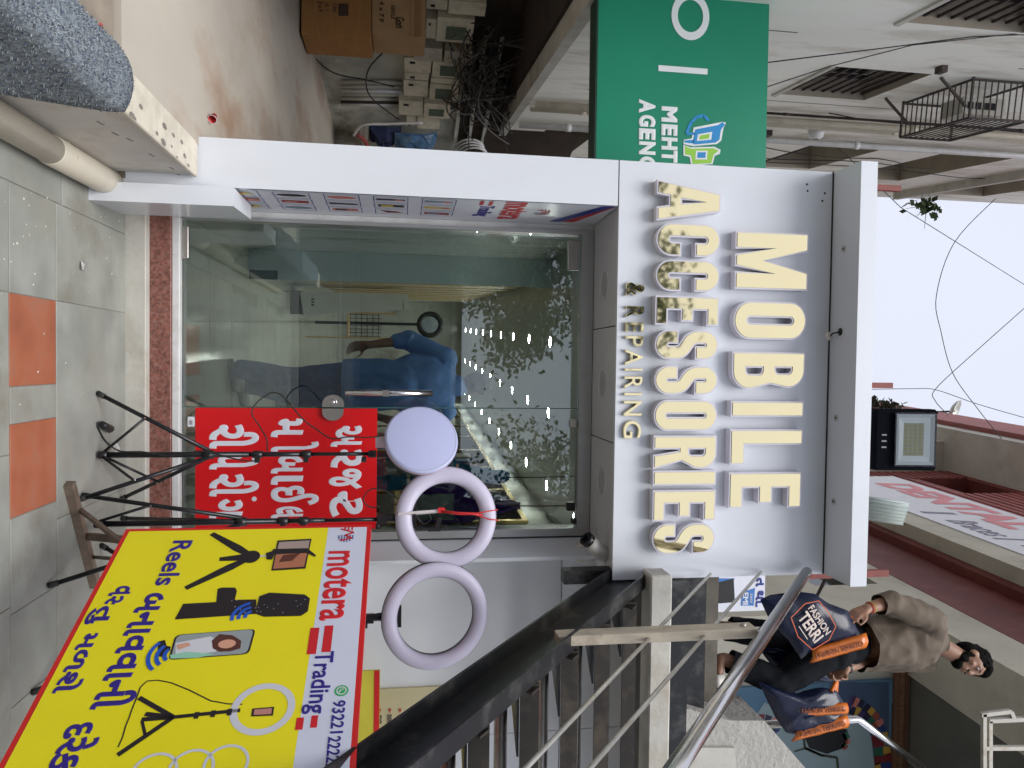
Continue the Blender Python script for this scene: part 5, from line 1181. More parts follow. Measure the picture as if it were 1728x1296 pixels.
# emi board
em = thing('instalment_poster', PY(1200,1005,5.9), 'white and blue standing poster about easy instalments on the landing', 'poster')
EY = 5.4; EF = Frame((0,EY-.001,0),(1,0,0),(0,0,1)); EF.n = Vector((0,-1,0)); a = PY(1193,960,EY); b = PY(1290,1030,EY)
MB().box((a.x-.2,EY,a.z),(b.x,EY+.02,b.z)).build('sheet', PW, em)
def ep(px, w_, m_, name='printed_shape'): mb = MB(); ppx(EF, px, w_, mb); mb.build(name, m_, em)
EB = ink('emi_blue',(58,120,190)); ep([(1196,976),(1240,976),(1206,1024),(1196,1024)], .001, EB); ep([(1202,985),(1238,976),(1240,1016),(1205,1019)], .002, IBLK)
ep([(1252,1000),(1274,992),(1272,1022),(1250,1022)], .001, EB)
def ew(s, p0, p1, m_, bold=.03): q0 = EF.uv(*p0); q1 = EF.uv(*p1); word(EF, s, (q0[0],q1[0],q0[1],q1[1]), m_, em, w=.003, bold=bold)
ew('EMI',(1253,1000),(1262,1020),GWH); ew('EASY',(1265,1002),(1269,1018),GWH,.02); ew('ત થા.',(1276,975),(1288,1024),IBLU,.03)
for x in (a.x-.1,b.x-.03): MB().box((x,EY+.021,LZ),(x+.02,EY+.04,b.z-.02)).build('leg', ALW, em)

# ------------------------------------------------------------------ terraces further back
tb_ = thing('terrace_building', (3,15,8), 'beige terraced building with faded red parapet behind the flood light', 'building')
F3 = rfr(1.62)
PALEP = mat('pale_parapet',(.62,.60,.54),.8,var=.1,scale=1.5,stain=(.38,.35,.28),sfac=.5,sscale=1.2)
fbox(F3, 12.7, 27, 2, 11.6, -5, 0).build('lower_storeys', CREAMW, tb_)
for k in range(5): fbox(F3, 13.6+2.2*k, 15.0+2.2*k, 9.9, 11.1, .001, .02).build('window', DARKG, tb_); fbox(F3, 13.5+2.2*k, 15.1+2.2*k, 9.78, 9.88, .001, .2).build('sill', CONC, tb_)
fbox(F3, 10.6, 27, 11.601, 11.9, -5, .26).build('terrace_slab', PALEP, tb_)
fbox(F3, 10.65, 27, 11.901, 12.95, -5, .35).build('red_parapet', mat('faded_red',(.33,.11,.10),.7,var=.12,scale=2), tb_)
fbox(F3, 11.5, 27, 12.951, 14.6, -5, -.9).build('roof_house', PALEP, tb_)
fbox(F3, 13.1, 27, 14.601, 14.85, -5, -.5).build('roof_slab', PALEP, tb_)
for k in range(4): fbox(F3, 12.4+2.4*k, 13.3+2.4*k, 13.3, 14.2, -.899, -.88).build('window', DARKG, tb_)
for k in range(3): MB().tube([F3.pt(14.0+.25*k,9.3,.06),F3.pt(14.0+.25*k,11.6,.06)], .04, 8).build('rain_pipe', GPIPE, tb_)
dsh = thing('satellite_dish', F3.pt(17.5,13.3,-.1), 'grey satellite dish on the terrace roof behind the flood light', 'satellite dish')
c = PP(1611,694,F3.o,F3.n); MB().lathe([(.0,.10),(.16,.07),(.27,.02),(.32,-.04),(.325,-.03),(.27,.04),(.16,.09),(.0,.12)], c, Vector((-.3,.75,-.6)), 26).build('dish', GPIPE, dsh)
MB().tube([c, c+Vector((.05,.2,-.9))], .025, 8).build('mast', IRON, dsh)
pl = thing('roof_plants', F3.pt(15.5,11.905,.42), 'dark clumps of dried plants on the terrace edge', 'plants')
rnd = random.Random(4); mb = MB()
for k in range(260):
    u = rnd.choice([15.0,15.6,16.4])+rnd.gauss(0,.2); v = 11.92+abs(rnd.gauss(0,.16)); p = F3.pt(u,v,rnd.uniform(.36,.49)); a = Vector((rnd.uniform(-1,1),rnd.uniform(-1,1),rnd.uniform(-1,1)))*.09; b = Vector((rnd.uniform(-1,1),rnd.uniform(-1,1),rnd.uniform(-1,1)))*.09
    mb.add([p,p+a,p+a+b,p+b],[(0,1,2,3)])
mb.build('foliage', mat('dry_leaf',(.05,.045,.03),.8,var=.3), pl)

# ================================================================== LIGHTS ON TRIPODS
DIFF = mat('ring_diffuser', (.53,.50,.63), .45, var=.02, scale=4); DISCM = mat('disc_diffuser', (.43,.455,.68), .4, var=.015, scale=3); PINKR = mat('pink_rim', (.60,.47,.52), .45)
def tripod(name_label, ax, feet, zhub, zcol, ztop, clamps, cat='tripod'):
    t = thing('tripod_stand', (ax[0],ax[1],0), name_label, 'tripod', 'tripods before the shop'); A = Vector((ax[0],ax[1],0)); zv = lambda z: Vector((ax[0],ax[1],z))
    MB().tube([zv(zhub), zv(zcol+.18)], .0135, 14).build('lower_tube', BLACKM, t)
    MB().tube([zv(zcol+.181), zv(zcol+(ztop-zcol)*.6)], .0115, 14).build('middle_tube', BLACKM, t)
    MB().tube([zv(zcol+(ztop-zcol)*.6+.0005), zv(ztop)], .0092, 12).build('upper_tube', BLACKM, t)
    MB().tube([zv(zcol-.025), zv(zcol+.02)], .021, 14).build('leg_collar', BLACK, t); MB().tube([zv(zhub-.02), zv(zhub+.018)], .018, 12).build('brace_hub', BLACK, t)
    for z in clamps:
        c_ = MB().tube([zv(z-.022), zv(z+.022)], .0175, 12).build('clamp', BLACK, t)
        MB().obox(zv(z)+Vector((.022,-.012,.0)), (.016,0,0), (0,.006,0), (0,0,.012)).build('clamp_lever', BLACK, c_)
    for f in feet:
        F_ = Vector((f[0],f[1],f[2] if len(f) > 2 else .008)); dr = Vector((F_.x-A.x,F_.y-A.y,0)).normalized(); top = zv(zcol)+dr*.018
        lg = MB().tube([top, F_], .0098, 10).build('leg', BLACKM, t)
        d = (F_-top).normalized(); MB().tube([F_-d*.03, F_+d*.006], .0125, 10).build('rubber_foot', RUBBER, lg)
        mid = top.lerp(F_, .58); MB().tube([zv(zhub)+dr*.014, mid], .0065, 8).build('brace', BLACKM, t)
        MB().tube([mid-d.cross(Vector((0,0,1))).normalized()*.012, mid+d.cross(Vector((0,0,1))).normalized()*.012], .0035, 8).build('rivet', STEEL, lg)
    return t
def zpx(px, py, y): return PY(px, py, y).z
y1 = 3.63; fA = PZ(163,664,0); fB = PZ(128,844,0); fC = PZ(198,845,0); X1 = PY(353,767,y1).x
tripod('black tripod under the round disc light, left of the three', (X1,y1), [(fA.x,fA.y),(fB.x,fB.y),(.70,3.92)], zpx(175,772,y1), zpx(353,767,y1), zpx(622,757,y1), [zpx(435,767,y1), zpx(517,762,y1)])
y2 = 3.50; X2 = PY(425,880,y2).x; fD = PZ(138,836,0); fE = PZ(80,988,0)
tripod('black tripod of the ring light with red wires, partly behind the yellow sign', (X2,y2), [(fD.x,fD.y),(.80,3.93),(fE.x,fE.y)], zpx(168,889,y2), zpx(408,880,y2), zpx(640,872,y2), [zpx(478,878,y2), zpx(512,876,y2)])
y3 = 3.42; X3 = PY(615,1043,y3).x
tripod('black tripod of the rightmost ring light, behind the yellow sign', (X3,y3), [(X3-.3,y3+.25),(X3+.12,y3+.42),(X3+.1,y3-.4)], .16, .62, zpx(618,1043,y3), [.8,1.0])
MB().obox((0,0,0),(.0001,0,0),(0,.0001,0),(0,0,.0001))
# disc light
c = PY(711,743,3.56); rz = (zpx(773,743,3.56)-zpx(648,743,3.56))/2; nz = Vector((-.52,-.84,.12)).normalized()
dl = thing('disc_light', c-Vector((0,0,rz)), 'pale lavender round disc light on the left tripod', 'light')
MB().lathe([(0,.022),(rz-.012,.022),(rz-.004,.019),(rz,.010)], c, nz, 64).build('diffuser', DISCM, dl)
MB().lathe([(rz-.0125,.0222),(rz-.011,.0228),(rz-.0095,.0222)], c, nz, 64).build('seam', mat('seam_lilac',(.33,.34,.46),.5), dl)
MB().lathe([(rz,.0098),(rz+.0005,-.010),(rz-.03,-.022),(0,-.024)], c, nz, 64).build('pink_back', PINKR, dl)
nb = c-Vector((0,0,rz)); tp_ = Vector((X1,y1,zpx(622,757,y1)))
MB().obox(nb+Vector((.012,.025,-.005)), (.022,.012,0), (-.005,.012,0), (0,0,.035)).build('neck', PINKR, dl)
mt_ = MB().tube([tp_, tp_+Vector((0,-.005,.03))], .016, 12).build('mount', BLACK, dl)
for k in range(5): MB().lathe([(.019,0),(.019,.005)], tp_+Vector((0,-.003,.004+.007*k)), (0,0,1), 16).build('mount_rib', BLACK, mt_)
MB().tube([tp_+Vector((.014,-.012,-.02)), tp_+Vector((.035,-.022,-.022))], .012, 12).build('knob', BLACK, mt_)
# ring lights
def ringlight(cpx, y, Ro, Ri, nrm, label, tilt_top, mount):
    c = PY(*cpx, y); n_ = Vector(nrm).normalized(); rm = (Ro+Ri)/2; hw = (Ro-Ri)/2; t = thing('ring_light', c-Vector((0,0,Ro)), label, 'ring light', 'ring lights before the shop')
    prof = [(rm+hw*math.cos(a), .004+.024*math.sin(a)) for a in [math.pi*k/14 for k in range(15)]]
    MB().lathe(prof, c, n_, 88).build('diffuser', DIFF, t)
    MB().lathe([(Ri-.001,.0035),(Ri-.003,-.012),(Ro+.003,-.012),(Ro+.001,.0035)], c, n_, 88).build('back_shell', BLACK, t)
    MB().lathe([(Ro+.0012,.002),(Ro+.0022,.0045),(Ro+.0002,.0065)], c, n_, 88).build('seam', mat('seam_grey',(.30,.29,.33),.5), t)
    MB().lathe([(Ri-.0012,.002),(Ri-.0022,.0045),(Ri-.0002,.0065)], c, n_, 88).build('seam', mat('seam_grey',(.30,.29,.33),.5), t)
    MB().obox(c-Vector((0,0,Ri))+Vector((0,.012,.012)), (.05,0,0), (0,.006,0), (0,0,.012)).build('foot_bracket', BLACK, t)
    m_ = Vector(mount); MB().tube([m_, c-Vector((0,0,Ro-.01))+Vector((0,.014,0))], [.014,.02], 12).build('neck', BLACK, t)
    MB().obox(m_+Vector((.0,-.008,.012)), (.02,0,0), (0,.012,0), (0,0,.022)).build('swivel', BLACK, t); MB().tube([m_+Vector((.018,-.01,-.005)), m_+Vector((.042,-.012,-.005))], .012, 12).build('knob', BLACK, t)
    return t, c
s2 = 3.47; ro2 = (zpx(838,873,s2)-zpx(668,873,s2))/2; 
r2, c2 = ringlight((753,873), s2, ro2, ro2*.685, (-.20,-.97,.05), 'ring light with red wires on the middle tripod', 0, (X2,y2,zpx(640,872,y2)))
s3 = 3.39; ro3 = (zpx(826,1039,s3)-zpx(645,1039,s3))/2
r3, c3 = ringlight((735,1039), s3, ro3, ro3*.73, (-.02,-1,.16), 'empty pale ring light before the white wall, rightmost of the lights', 0, (X3,y3,zpx(618,1043,y3)))
# phone clip, leads on ring 2
def onr(px, py, dy=0): return PY(px, py, s2+dy)
cl_ = MB(); MB().bar(onr(672,868,-.03), onr(746,862,-.02), .012, .012).build('phone_arm', mat('white_arm',(.6,.55,.55),.4), r2)
MB().obox(onr(740,882,-.03), (.022,0,-.006), (0,.012,0), (.0,0,.010)).build('phone_clip', BLACK, r2); MB().obox(onr(733,893,-.03), (.008,0,-.002), (0,.014,0), (0,0,.028)).build('phone_clip_jaw', BLACK, r2)
REDW = mat('red_wire', (.55,.02,.02), .4)
MB().obox(onr(745,861,-.03), (.012,0,0), (0,.005,0), (0,0,.016)).build('red_connector', REDW, r2)
for ends in [[(745,862),(775,865),(805,866),(840,860)],[(745,864),(775,868),(800,868),(825,876),(841,878)],[(752,863),(790,867),(815,869)]]: MB().tube([onr(*p,-.035) for p in ends], .0032, 6).build('red_lead', REDW, r2)
def smooth(P, n=7):
    out = []
    for i in range(len(P)-1):
        a, b, c, d = P[max(0,i-1)], P[i], P[i+1], P[min(len(P)-1,i+2)]
        for k in range(n): t = k/n; out.append(.5*((2*b)+(c-a)*t+(2*a-5*b+4*c-d)*t*t+(3*b-a-3*c+d)*t**3))
    return out+[P[-1]]
MB().tube(smooth([onr(670,866,-.03),onr(700,868,-.03),onr(706,876,-.02),onr(716,884,-.02),onr(727,876,-.02),onr(722,866,-.02)]), .0028, 6).build('black_lead', WIRE, r2)
R3 = lambda x, y: (100+x/2.98, 640+y/2.98)
wire('power_lead', smooth([PY(*R3(x,y),d) for x,y,d in [(1640,280,3.55),(1560,292,3.55),(1450,290,3.56),(1370,298,3.57),(1290,250,3.6),(1220,195,3.6),(1105,72,3.62),(1020,95,3.62),(968,165,3.6),(1010,240,3.6),(1042,300,3.58),(1046,360,3.6)]]), .0035, 'black power lead looping from the disc light past the door lock')
wire('power_lead', smooth([PY(*R3(x,y),3.5) for x,y in [(1720,612),(1640,562),(1570,552),(1530,600),(1560,642),(1640,640),(1715,622)]]), .0032, 'black power lead looped beside the ring light with red wires')
pg = thing('mains_plug', PZ(175,722,.02), 'black two pin plug with its lead lying before the step', 'plug')
p = [PZ(*R3(x,y),z) for x,y,z in [(235,235,.02),(200,216,.012),(195,240,.006),(225,300,.006),(260,335,.012)]]; q = [PY(*R3(x,y),3.6) for x,y in [(310,362),(420,365),(540,385),(640,378),(720,360),(860,395),(960,412),(1010,400)]]
MB().tube(smooth(p+q), .0035, 6).build('lead', WIRE, pg)
MB().tube([PZ(*R3(215,225),.02), PZ(*R3(255,250),.022)], [.014,.02], 10).build('plug_body', BLACK, pg)
for k in (0,8): MB().tube([PZ(*R3(255,244+k),.022), PZ(*R3(272,240+k),.024)], .003, 6).build('pin', STEEL, pg)
MB().obox(PZ(*R3(285,340),.04), (.018,.0,.01), (0,.008,0), (-.006,0,.008)).build('inline_switch', ALW, pg)

# ================================================================== YELLOW SIGN BOARD
ya = Vector((.628,2.90,0)); yb_ = Vector((1.052,1.985,0)); yx = (yb_-ya).normalized(); YS = Frame(ya, yx, (0,0,1)); YS.n = Vector((yx.y,-yx.x,0))
if YS.n.dot(-ya) < 0: YS.n = -YS.n
yt = (YS.uv(629,879)[1]+YS.uv(598,1285)[1])/2; yz = (YS.uv(215,899)[1]+YS.uv(5,1265)[1])/2; u0y = YS.uv(420,889)[0]; u1y = u0y+1.09
ys = thing('yellow_sign_board', YS.pt(.5,0), 'large yellow sign board with red border advertising camera stands', 'sign board')
YEL = mat('sign_yellow', srgb(238,224,16), .4, var=.03, scale=3); SWH = mat('sign_band_white', srgb(210,214,232), .4, var=.03); SRD = mat('sign_red', srgb(206,26,28), .4, var=.04)
fbox(YS, u0y, u1y, yz, yt, -.03, 0).build('board', SRD, ys)
def yp(pts, w_, m_, name='printed_shape'): mb = MB(); ppoly(YS, pts, w_, mb); return mb.build(name, m_, ys)
Y2 = lambda x, y: YS.uv(x/2.7, 864+y/2.7)
vb = (Y2(1513,60)[1]+Y2(1330,1060)[1])/2; e = .016
yp([(u0y+e,yz+e),(u1y,yz+e),(u1y,vb),(u0y+e,vb)], .001, YEL, 'yellow_field'); yp([(u0y+e,vb),(u1y,vb),(u1y,yt-e),(u0y+e,yt-e)], .0012, SWH, 'white_band')
YI = ink('sign_indigo',(44,26,128)); YR = ink('sign_red_ink',(204,24,36)); YK = ink('sign_black',(26,18,26)); YB2 = ink('sign_blue',(24,84,190)); YGR = ink('whatsapp_green',(40,170,90)); YW = ink('sign_grey_white',(206,206,216))
def yw(s, bl, tl, br, m_, bold=.02, cut=None):
    """text from the photo pixels of its lower left, upper left and lower right corner"""
    a, b, c = Y2(*bl), Y2(*tl), Y2(*br); return word(YS, s, (a[0],c[0],(a[1]+c[1])/2,(a[1]+c[1])/2+b[1]-a[1]), m_, ys, w=.002, bold=bold, cut=cut)
mlg = Y2(1580,110); mlogo(YS, mlg[0], mlg[1], .06, .002, ys)
yw('motera',(1500,180),(1622,183),(1447,498),YR,.022); yw('Trading',(1420,640),(1530,642),(1362,925),YI,.018)
for (a, b, c, d) in [((1480,520),(1520,520),(1502,640),(1478,640)),((1415,530),(1456,530),(1432,650),(1415,650))]: p0 = Y2(*a); p1 = Y2(*b); p2 = Y2(*d); yp([(p0[0],p0[1]),(p2[0],p0[1]),(p2[0],p1[1]),(p0[0],p1[1])], .002, YR, 'red_bar')
for a, b, d in [((1420,930),(1450,932),985),((1352,940),(1386,940),995)]: p0 = Y2(*a); p1 = Y2(*b); p2 = Y2(a[0],d); yp([(p0[0],p0[1]),(p2[0],p0[1]),(p2[0],p1[1]),(p0[0],p1[1])], .002, YR, 'red_bar')
yw('93221',(1520,862),(1578,866),(1500,1012),YI,.018); yw('22222',(1499,1026),(1557,1030),(1478,1176),YI,.018)
wc = Y2(1556,816); mb = MB(); pdisc(YS, wc, .020, .020, .002, mb); mb.build('green_badge', YGR, ys); mb = MB(); pring(YS, wc, .011, .015, .0026, mb); pline(YS, [(wc[0]-.006,wc[1]+.006),(wc[0]-.002,wc[1]-.003),(wc[0]+.007,wc[1]-.006)], .004, .0027, mb); mb.build('badge_phone', YW, ys)
yw('Reels',(792,132),(880,134),(700,338),YI,.022); yw('બનાવવાની',(652,372),(810,374),(398,905),YI,.03); yw('દરેક',(300,965),(470,968),(220,1190),YI,.03)
yw('વ',(515,340),(610,342),(488,385),YI,.03); yw('સ',(500,385),(575,386),(465,425),YI,.03,cut=.50); yw('તુ',(415,432),(520,434),(380,515),YI,.03); yw('મળશે',(372,555),(478,557),(240,830),YI,.03)
# printed pictures
def yk(px, m_, w_=.002, name='printed_shape'): mb = MB(); ppoly(YS, [Y2(*p) for p in px], w_, mb); return mb.build(name, m_, ys)
def yl(px, wd, m_, w_=.002, name='printed_line'): mb = MB(); pline(YS, [Y2(*p) for p in px], wd, w_, mb); return mb.build(name, m_, ys)
hub = (1150,205)
for f in ((965,100),(845,350),(1000,217)): 
    a = Y2(*hub); b = Y2(*f); dx, dy = b[0]-a[0], b[1]-a[1]; l = math.hypot(dx,dy); nx, ny = -dy/l, dx/l
    yp([(a[0]+nx*.010,a[1]+ny*.010),(a[0]+dx*.35+nx*.017,a[1]+dy*.35+ny*.017),(b[0]+nx*.010,b[1]+ny*.010),(b[0]-nx*.010,b[1]-ny*.010),(a[0]+dx*.35-nx*.017,a[1]+dy*.35-ny*.017),(a[0]-nx*.010,a[1]-ny*.010)], .002, YK, 'printed_stand_leg')
mb = MB(); pdisc(YS, Y2(1145,206), .034, .030, .0024, mb); mb.build('printed_stand_head', YK, ys); yl([(1170,203),(1240,202)], .008, YW, .0022, 'printed_stand_neck')
yk([(1265,132),(1420,124),(1392,260),(1236,270)], YK, .0026, 'printed_phone'); yk([(1272,140),(1412,132),(1404,172),(1262,182)], ink('photo_grey',(168,148,140)), .003, 'printed_photo'); yk([(1258,196),(1400,186),(1386,252),(1244,262)], ink('photo_tan',(178,112,82)), .003, 'printed_photo'); yk([(1290,200),(1370,190),(1330,226),(1270,232)], ink('photo_hair',(92,44,32)), .0034, 'printed_photo')
yk([(1212,190),(1240,182),(1245,172),(1400,168),(1440,200),(1436,208),(1400,190),(1250,196),(1240,220),(1215,220)], YK, .0036, 'printed_clip')
yk([(796,492),(835,420),(985,412),(992,352),(1012,346),(1072,346),(1080,362),(1070,402),(1168,400),(1170,466)], YK, .002, 'printed_microphone'); a = Y2(1290,425); mb = MB(); pdisc(YS, a, .052, .052, .0024, mb); mb.build('printed_windscreen', YK, ys)
q0, q1 = Y2(1172,425), Y2(1408,425); mb = MB(); ppoly(YS, [(q0[0]-.056,q0[1]+.03),(q0[0]-.04,q0[1]+.0),(q0[0]+.04,q0[1]+.0),(q0[0]+.056,q0[1]+.03),(q1[0]+.050,q1[1]-.02),(q1[0]+.03,q1[1]),(q1[0]-.03,q1[1]),(q1[0]-.050,q1[1]-.02)], .0025, mb); mb.build('printed_windscreen', YK, ys)
rnd = random.Random(8); mb = MB()
for k in range(26): a = Y2(rnd.uniform(1050,1390), rnd.uniform(385,465)); pdisc(YS, a, .0016, .0016, .003, mb, seg=6)
mb.build('printed_flecks', YW, ys)
def rquad(px, m_, w_, name, s=1):
    q = [Y2(*p) for p in px]; cx = sum(a for a,_ in q)/4; cy = sum(b for _,b in q)/4; q = [(cx+(a-cx)*s, cy+(b-cy)*s) for a,b in q]; pts = []
    for i in range(4):
        a, b, c_ = q[i-1], q[i], q[(i+1)%4]
        for t in (0,.33,.66,1): 
            r_ = .16; p0 = (b[0]+(a[0]-b[0])*r_,b[1]+(a[1]-b[1])*r_*.5); p2 = (b[0]+(c_[0]-b[0])*r_,b[1]+(c_[1]-b[1])*r_*.5)
            pts.append(((1-t)**2*p0[0]+2*t*(1-t)*b[0]+t*t*p2[0], (1-t)**2*p0[1]+2*t*(1-t)*b[1]+t*t*p2[1]))
    yp(pts, w_, m_, name)
PHQ = [(765,678),(800,563),(1166,533),(1135,648)]
rquad(PHQ, YK, .002, 'printed_phone'); rquad(PHQ, ink('photo_bg',(150,158,160)), .0026, 'printed_photo', .95)
yk([(800,600),(960,570),(1000,590),(985,640),(800,660)], ink('photo_dress',(214,214,222)), .003, 'printed_photo'); yk([(775,655),(850,640),(985,650),(900,668),(778,672)], ink('photo_mint',(150,205,180)), .0034, 'printed_photo')
yk([(965,590),(1000,560),(1060,565),(1100,590),(1095,625),(1050,638),(1000,640),(970,625)], ink('photo_hair2',(86,44,36)), .0034, 'printed_photo'); a = Y2(1035,605); mb = MB(); pdisc(YS, a, .018, .026, .004, mb); mb.build('printed_photo', ink('photo_skin',(216,160,134)), ys); yk([(805,610),(860,598),(870,612),(812,632)], ink('photo_skin',(216,160,134)), .0042, 'printed_photo')
def yarc(c, r, a0, a1): mb = MB(); pring(YS, Y2(*c), r-.006, r+.006, .0032, mb, a0, a1); mb.build('printed_signal_arc', YB2, ys)
for r_ in (.022,.042,.062): yarc((1150,478), r_, 195, 285)
for r_ in (.03,.052,.075): yarc((800,650), r_, 230, 320)
yk([(716,660),(722,592),(752,585),(760,612),(778,615),(776,632),(756,635),(752,662)], YK, .002, 'printed_receiver')
a = Y2(1198,897); mb = MB(); pring(YS, a, .068, .088, .002, mb); mb.build('printed_ring_light', YW, ys); yk([(1150,898),(1250,890),(1244,930),(1144,934)], YK, .0024, 'printed_phone'); yk([(1160,903),(1240,897),(1236,924),(1156,928)], ink('photo_tan2',(190,130,120)), .003, 'printed_photo')
yl([(1095,905),(790,937)], .012, YK); 
for f in ((536,1110),(634,848),(645,948),(662,922)): yl([(790,937),f], .014, YK, .0022)
for q in (1045,970,895): yl([(q-10,910+ (1095-q)*.1),(q+12,908+(1095-q)*.1)], .022, YK, .0024)
yl([(648,955),(662,1018)], .008, YK, .0022)
yl([(1105,878),(1040,876),(960,862),(860,812),(780,780),(720,768),(670,772),(640,800),(622,850),(600,905),(590,935),(572,980),(558,1030),(538,1074)], .004, YK, .0018)
for q in ((1030,1150),(870,1172),(700,1190)): mb = MB(); pring(YS, Y2(*q), .050, .058, .002, mb); mb.build('printed_ring_light', YW, ys)
# rusty stand
STN = mat('rusty_stand', (.15,.11,.08), .65, var=.35, scale=14, stain=(.26,.20,.15), sfac=.6, sscale=12)
A0 = PZ(117,816,.018); A1 = PZ(160,985,.018)
MB().bar(A0, A0+(A1-A0)*1.02, .036, .036).build('foot_rail', STN, ys)
lc = YS.pt(u0y+.03, yz+.02, -.05); MB().bar(PZ(148,905,.03), lc+Vector((0,.02,.1)), .03, .03).build('stand_leg', STN, ys)
MB().bar(PZ(135,860,.03), YS.pt(u0y+.10,yz+.08,-.06), .016, .016).build('stand_brace', STN, ys); MB().bar(PZ(158,940,.03), YS.pt(u0y+.12,yz+.14,-.06), .014, .014).build('stand_brace', STN, ys)
for u, zq in ((u0y+.06,yz+.02),(u1y-.04,0.0)): MB().bar(YS.pt(u,zq,-.055), YS.pt(u,yt-.05,-.055), .026, .026, (1,0,0)).build('stand_upright', STN, ys)
B0_ = YS.pt(u0y+.06,.018,-.055); MB().bar(YS.pt(u1y-.08,.7,-.055), YS.pt(u0y+.06,.7,-.055), .02, .02).build('stand_cross_bar', STN, ys)

# ================================================================== PEOPLE
def capsule(mb, p0, r0, p1, r1, seg=14):
    p0, p1 = Vector(p0), Vector(p1); d = p1-p0; L = d.length or 1e-4; d = d/L; P, Q = [], []
    for a in (-85,-60,-35,-12): P.append(p0+d*r0*math.sin(R(a))); Q.append(r0*math.cos(R(a)))
    for t in (0,.25,.5,.75,1): P.append(p0+d*L*t); Q.append(r0+(r1-r0)*t)
    for a in (12,35,60,85): P.append(p1+d*r1*math.sin(R(a))); Q.append(r1*math.cos(R(a)))
    mb.tube(P, Q, seg)
def ellip(mb, c, ax, ay, az, sub=3):
    bm = bmesh.new(); bmesh.ops.create_icosphere(bm, subdivisions=sub, radius=1)
    c, ax, ay, az = map(Vector, (c, ax, ay, az)); M = Matrix((ax, ay, az)).transposed().to_4x4(); M.translation = c; mb.bm(bm, 0, True, M)
def fuse(mb, name, m, parent, voxel=.011, smooth=4, wrinkle=0, wscale=9, cuts=()):
    """merge overlapping rounded solids into one continuous skin"""
    me = bpy.data.meshes.new('t'); me.from_pydata(mb.v, [], mb.f); o = bpy.data.objects.new('t', me)
    r = o.modifiers.new('r','REMESH'); r.mode = 'VOXEL'; r.voxel_size = voxel; r.use_smooth_shade = True
    if smooth: s = o.modifiers.new('s','SMOOTH'); s.factor = .5; s.iterations = smooth
    e = evaluated(o); bm = bmesh.new(); bm.from_mesh(e); bpy.data.objects.remove(o); bpy.data.meshes.remove(e)
    if wrinkle:
        bm.normal_update()
        for v in bm.verts:
            n1 = noise.noise(Vector((v.co.x*wscale, v.co.y*wscale, v.co.z*wscale*.8))); n2 = noise.noise(Vector((v.co.x*wscale*2.3+5, v.co.y*wscale*2.3, v.co.z*wscale*1.6)))
            v.co += v.normal*wrinkle*((1-abs(n1)*2.2)*.8+n2*.5)
    for co, no in cuts: bmesh.ops.bisect_plane(bm, geom=bm.verts[:]+bm.edges[:]+bm.faces[:], plane_co=co, plane_no=no, clear_outer=True)
    out = MB(); out.bm(bm, 0, True); return out.build(name, m, parent)
def finger(mb, base, dirs, r=.009, lens=(.04,.026,.02)):
    p = Vector(base)
    for k, (d, l) in enumerate(zip(dirs, lens)): q = p+Vector(d).normalized()*l; capsule(mb, p, r*(1-.08*k), q, r*(.92-.08*k), 8); p = q
def hand(mb, wrist, fwd, side, palm, curl):
    """palm plus five bent fingers; fwd along the hand, side towards the thumb, palm = palm normal"""
    w, f, s, n_ = Vector(wrist), Vector(fwd).normalized(), Vector(side).normalized(), Vector(palm).normalized()
    for k in (-1,0,1): capsule(mb, w+f*.015+s*.018*k, .016, w+f*.085+s*.024*k, .0145, 10)
    for k, (o_, l) in enumerate(((.033,.9),(.011,1.),(-.011,.95),(-.032,.75))):
        b = w+f*.092+s*o_; a = curl
        ds = [f*math.cos(R(a*q))+n_*math.sin(R(a*q)) for q in (.45,1.25,2.0)]; finger(mb, b, ds, .0088, [.042*l,.026*l,.02*l])
    finger(mb, w+f*.035+s*.034, [f*.6+s*.75+n_*.2, f*.85+s*.2+n_*.5, f*.8-s*.1+n_*.7], .0098, (.036,.03,.024))
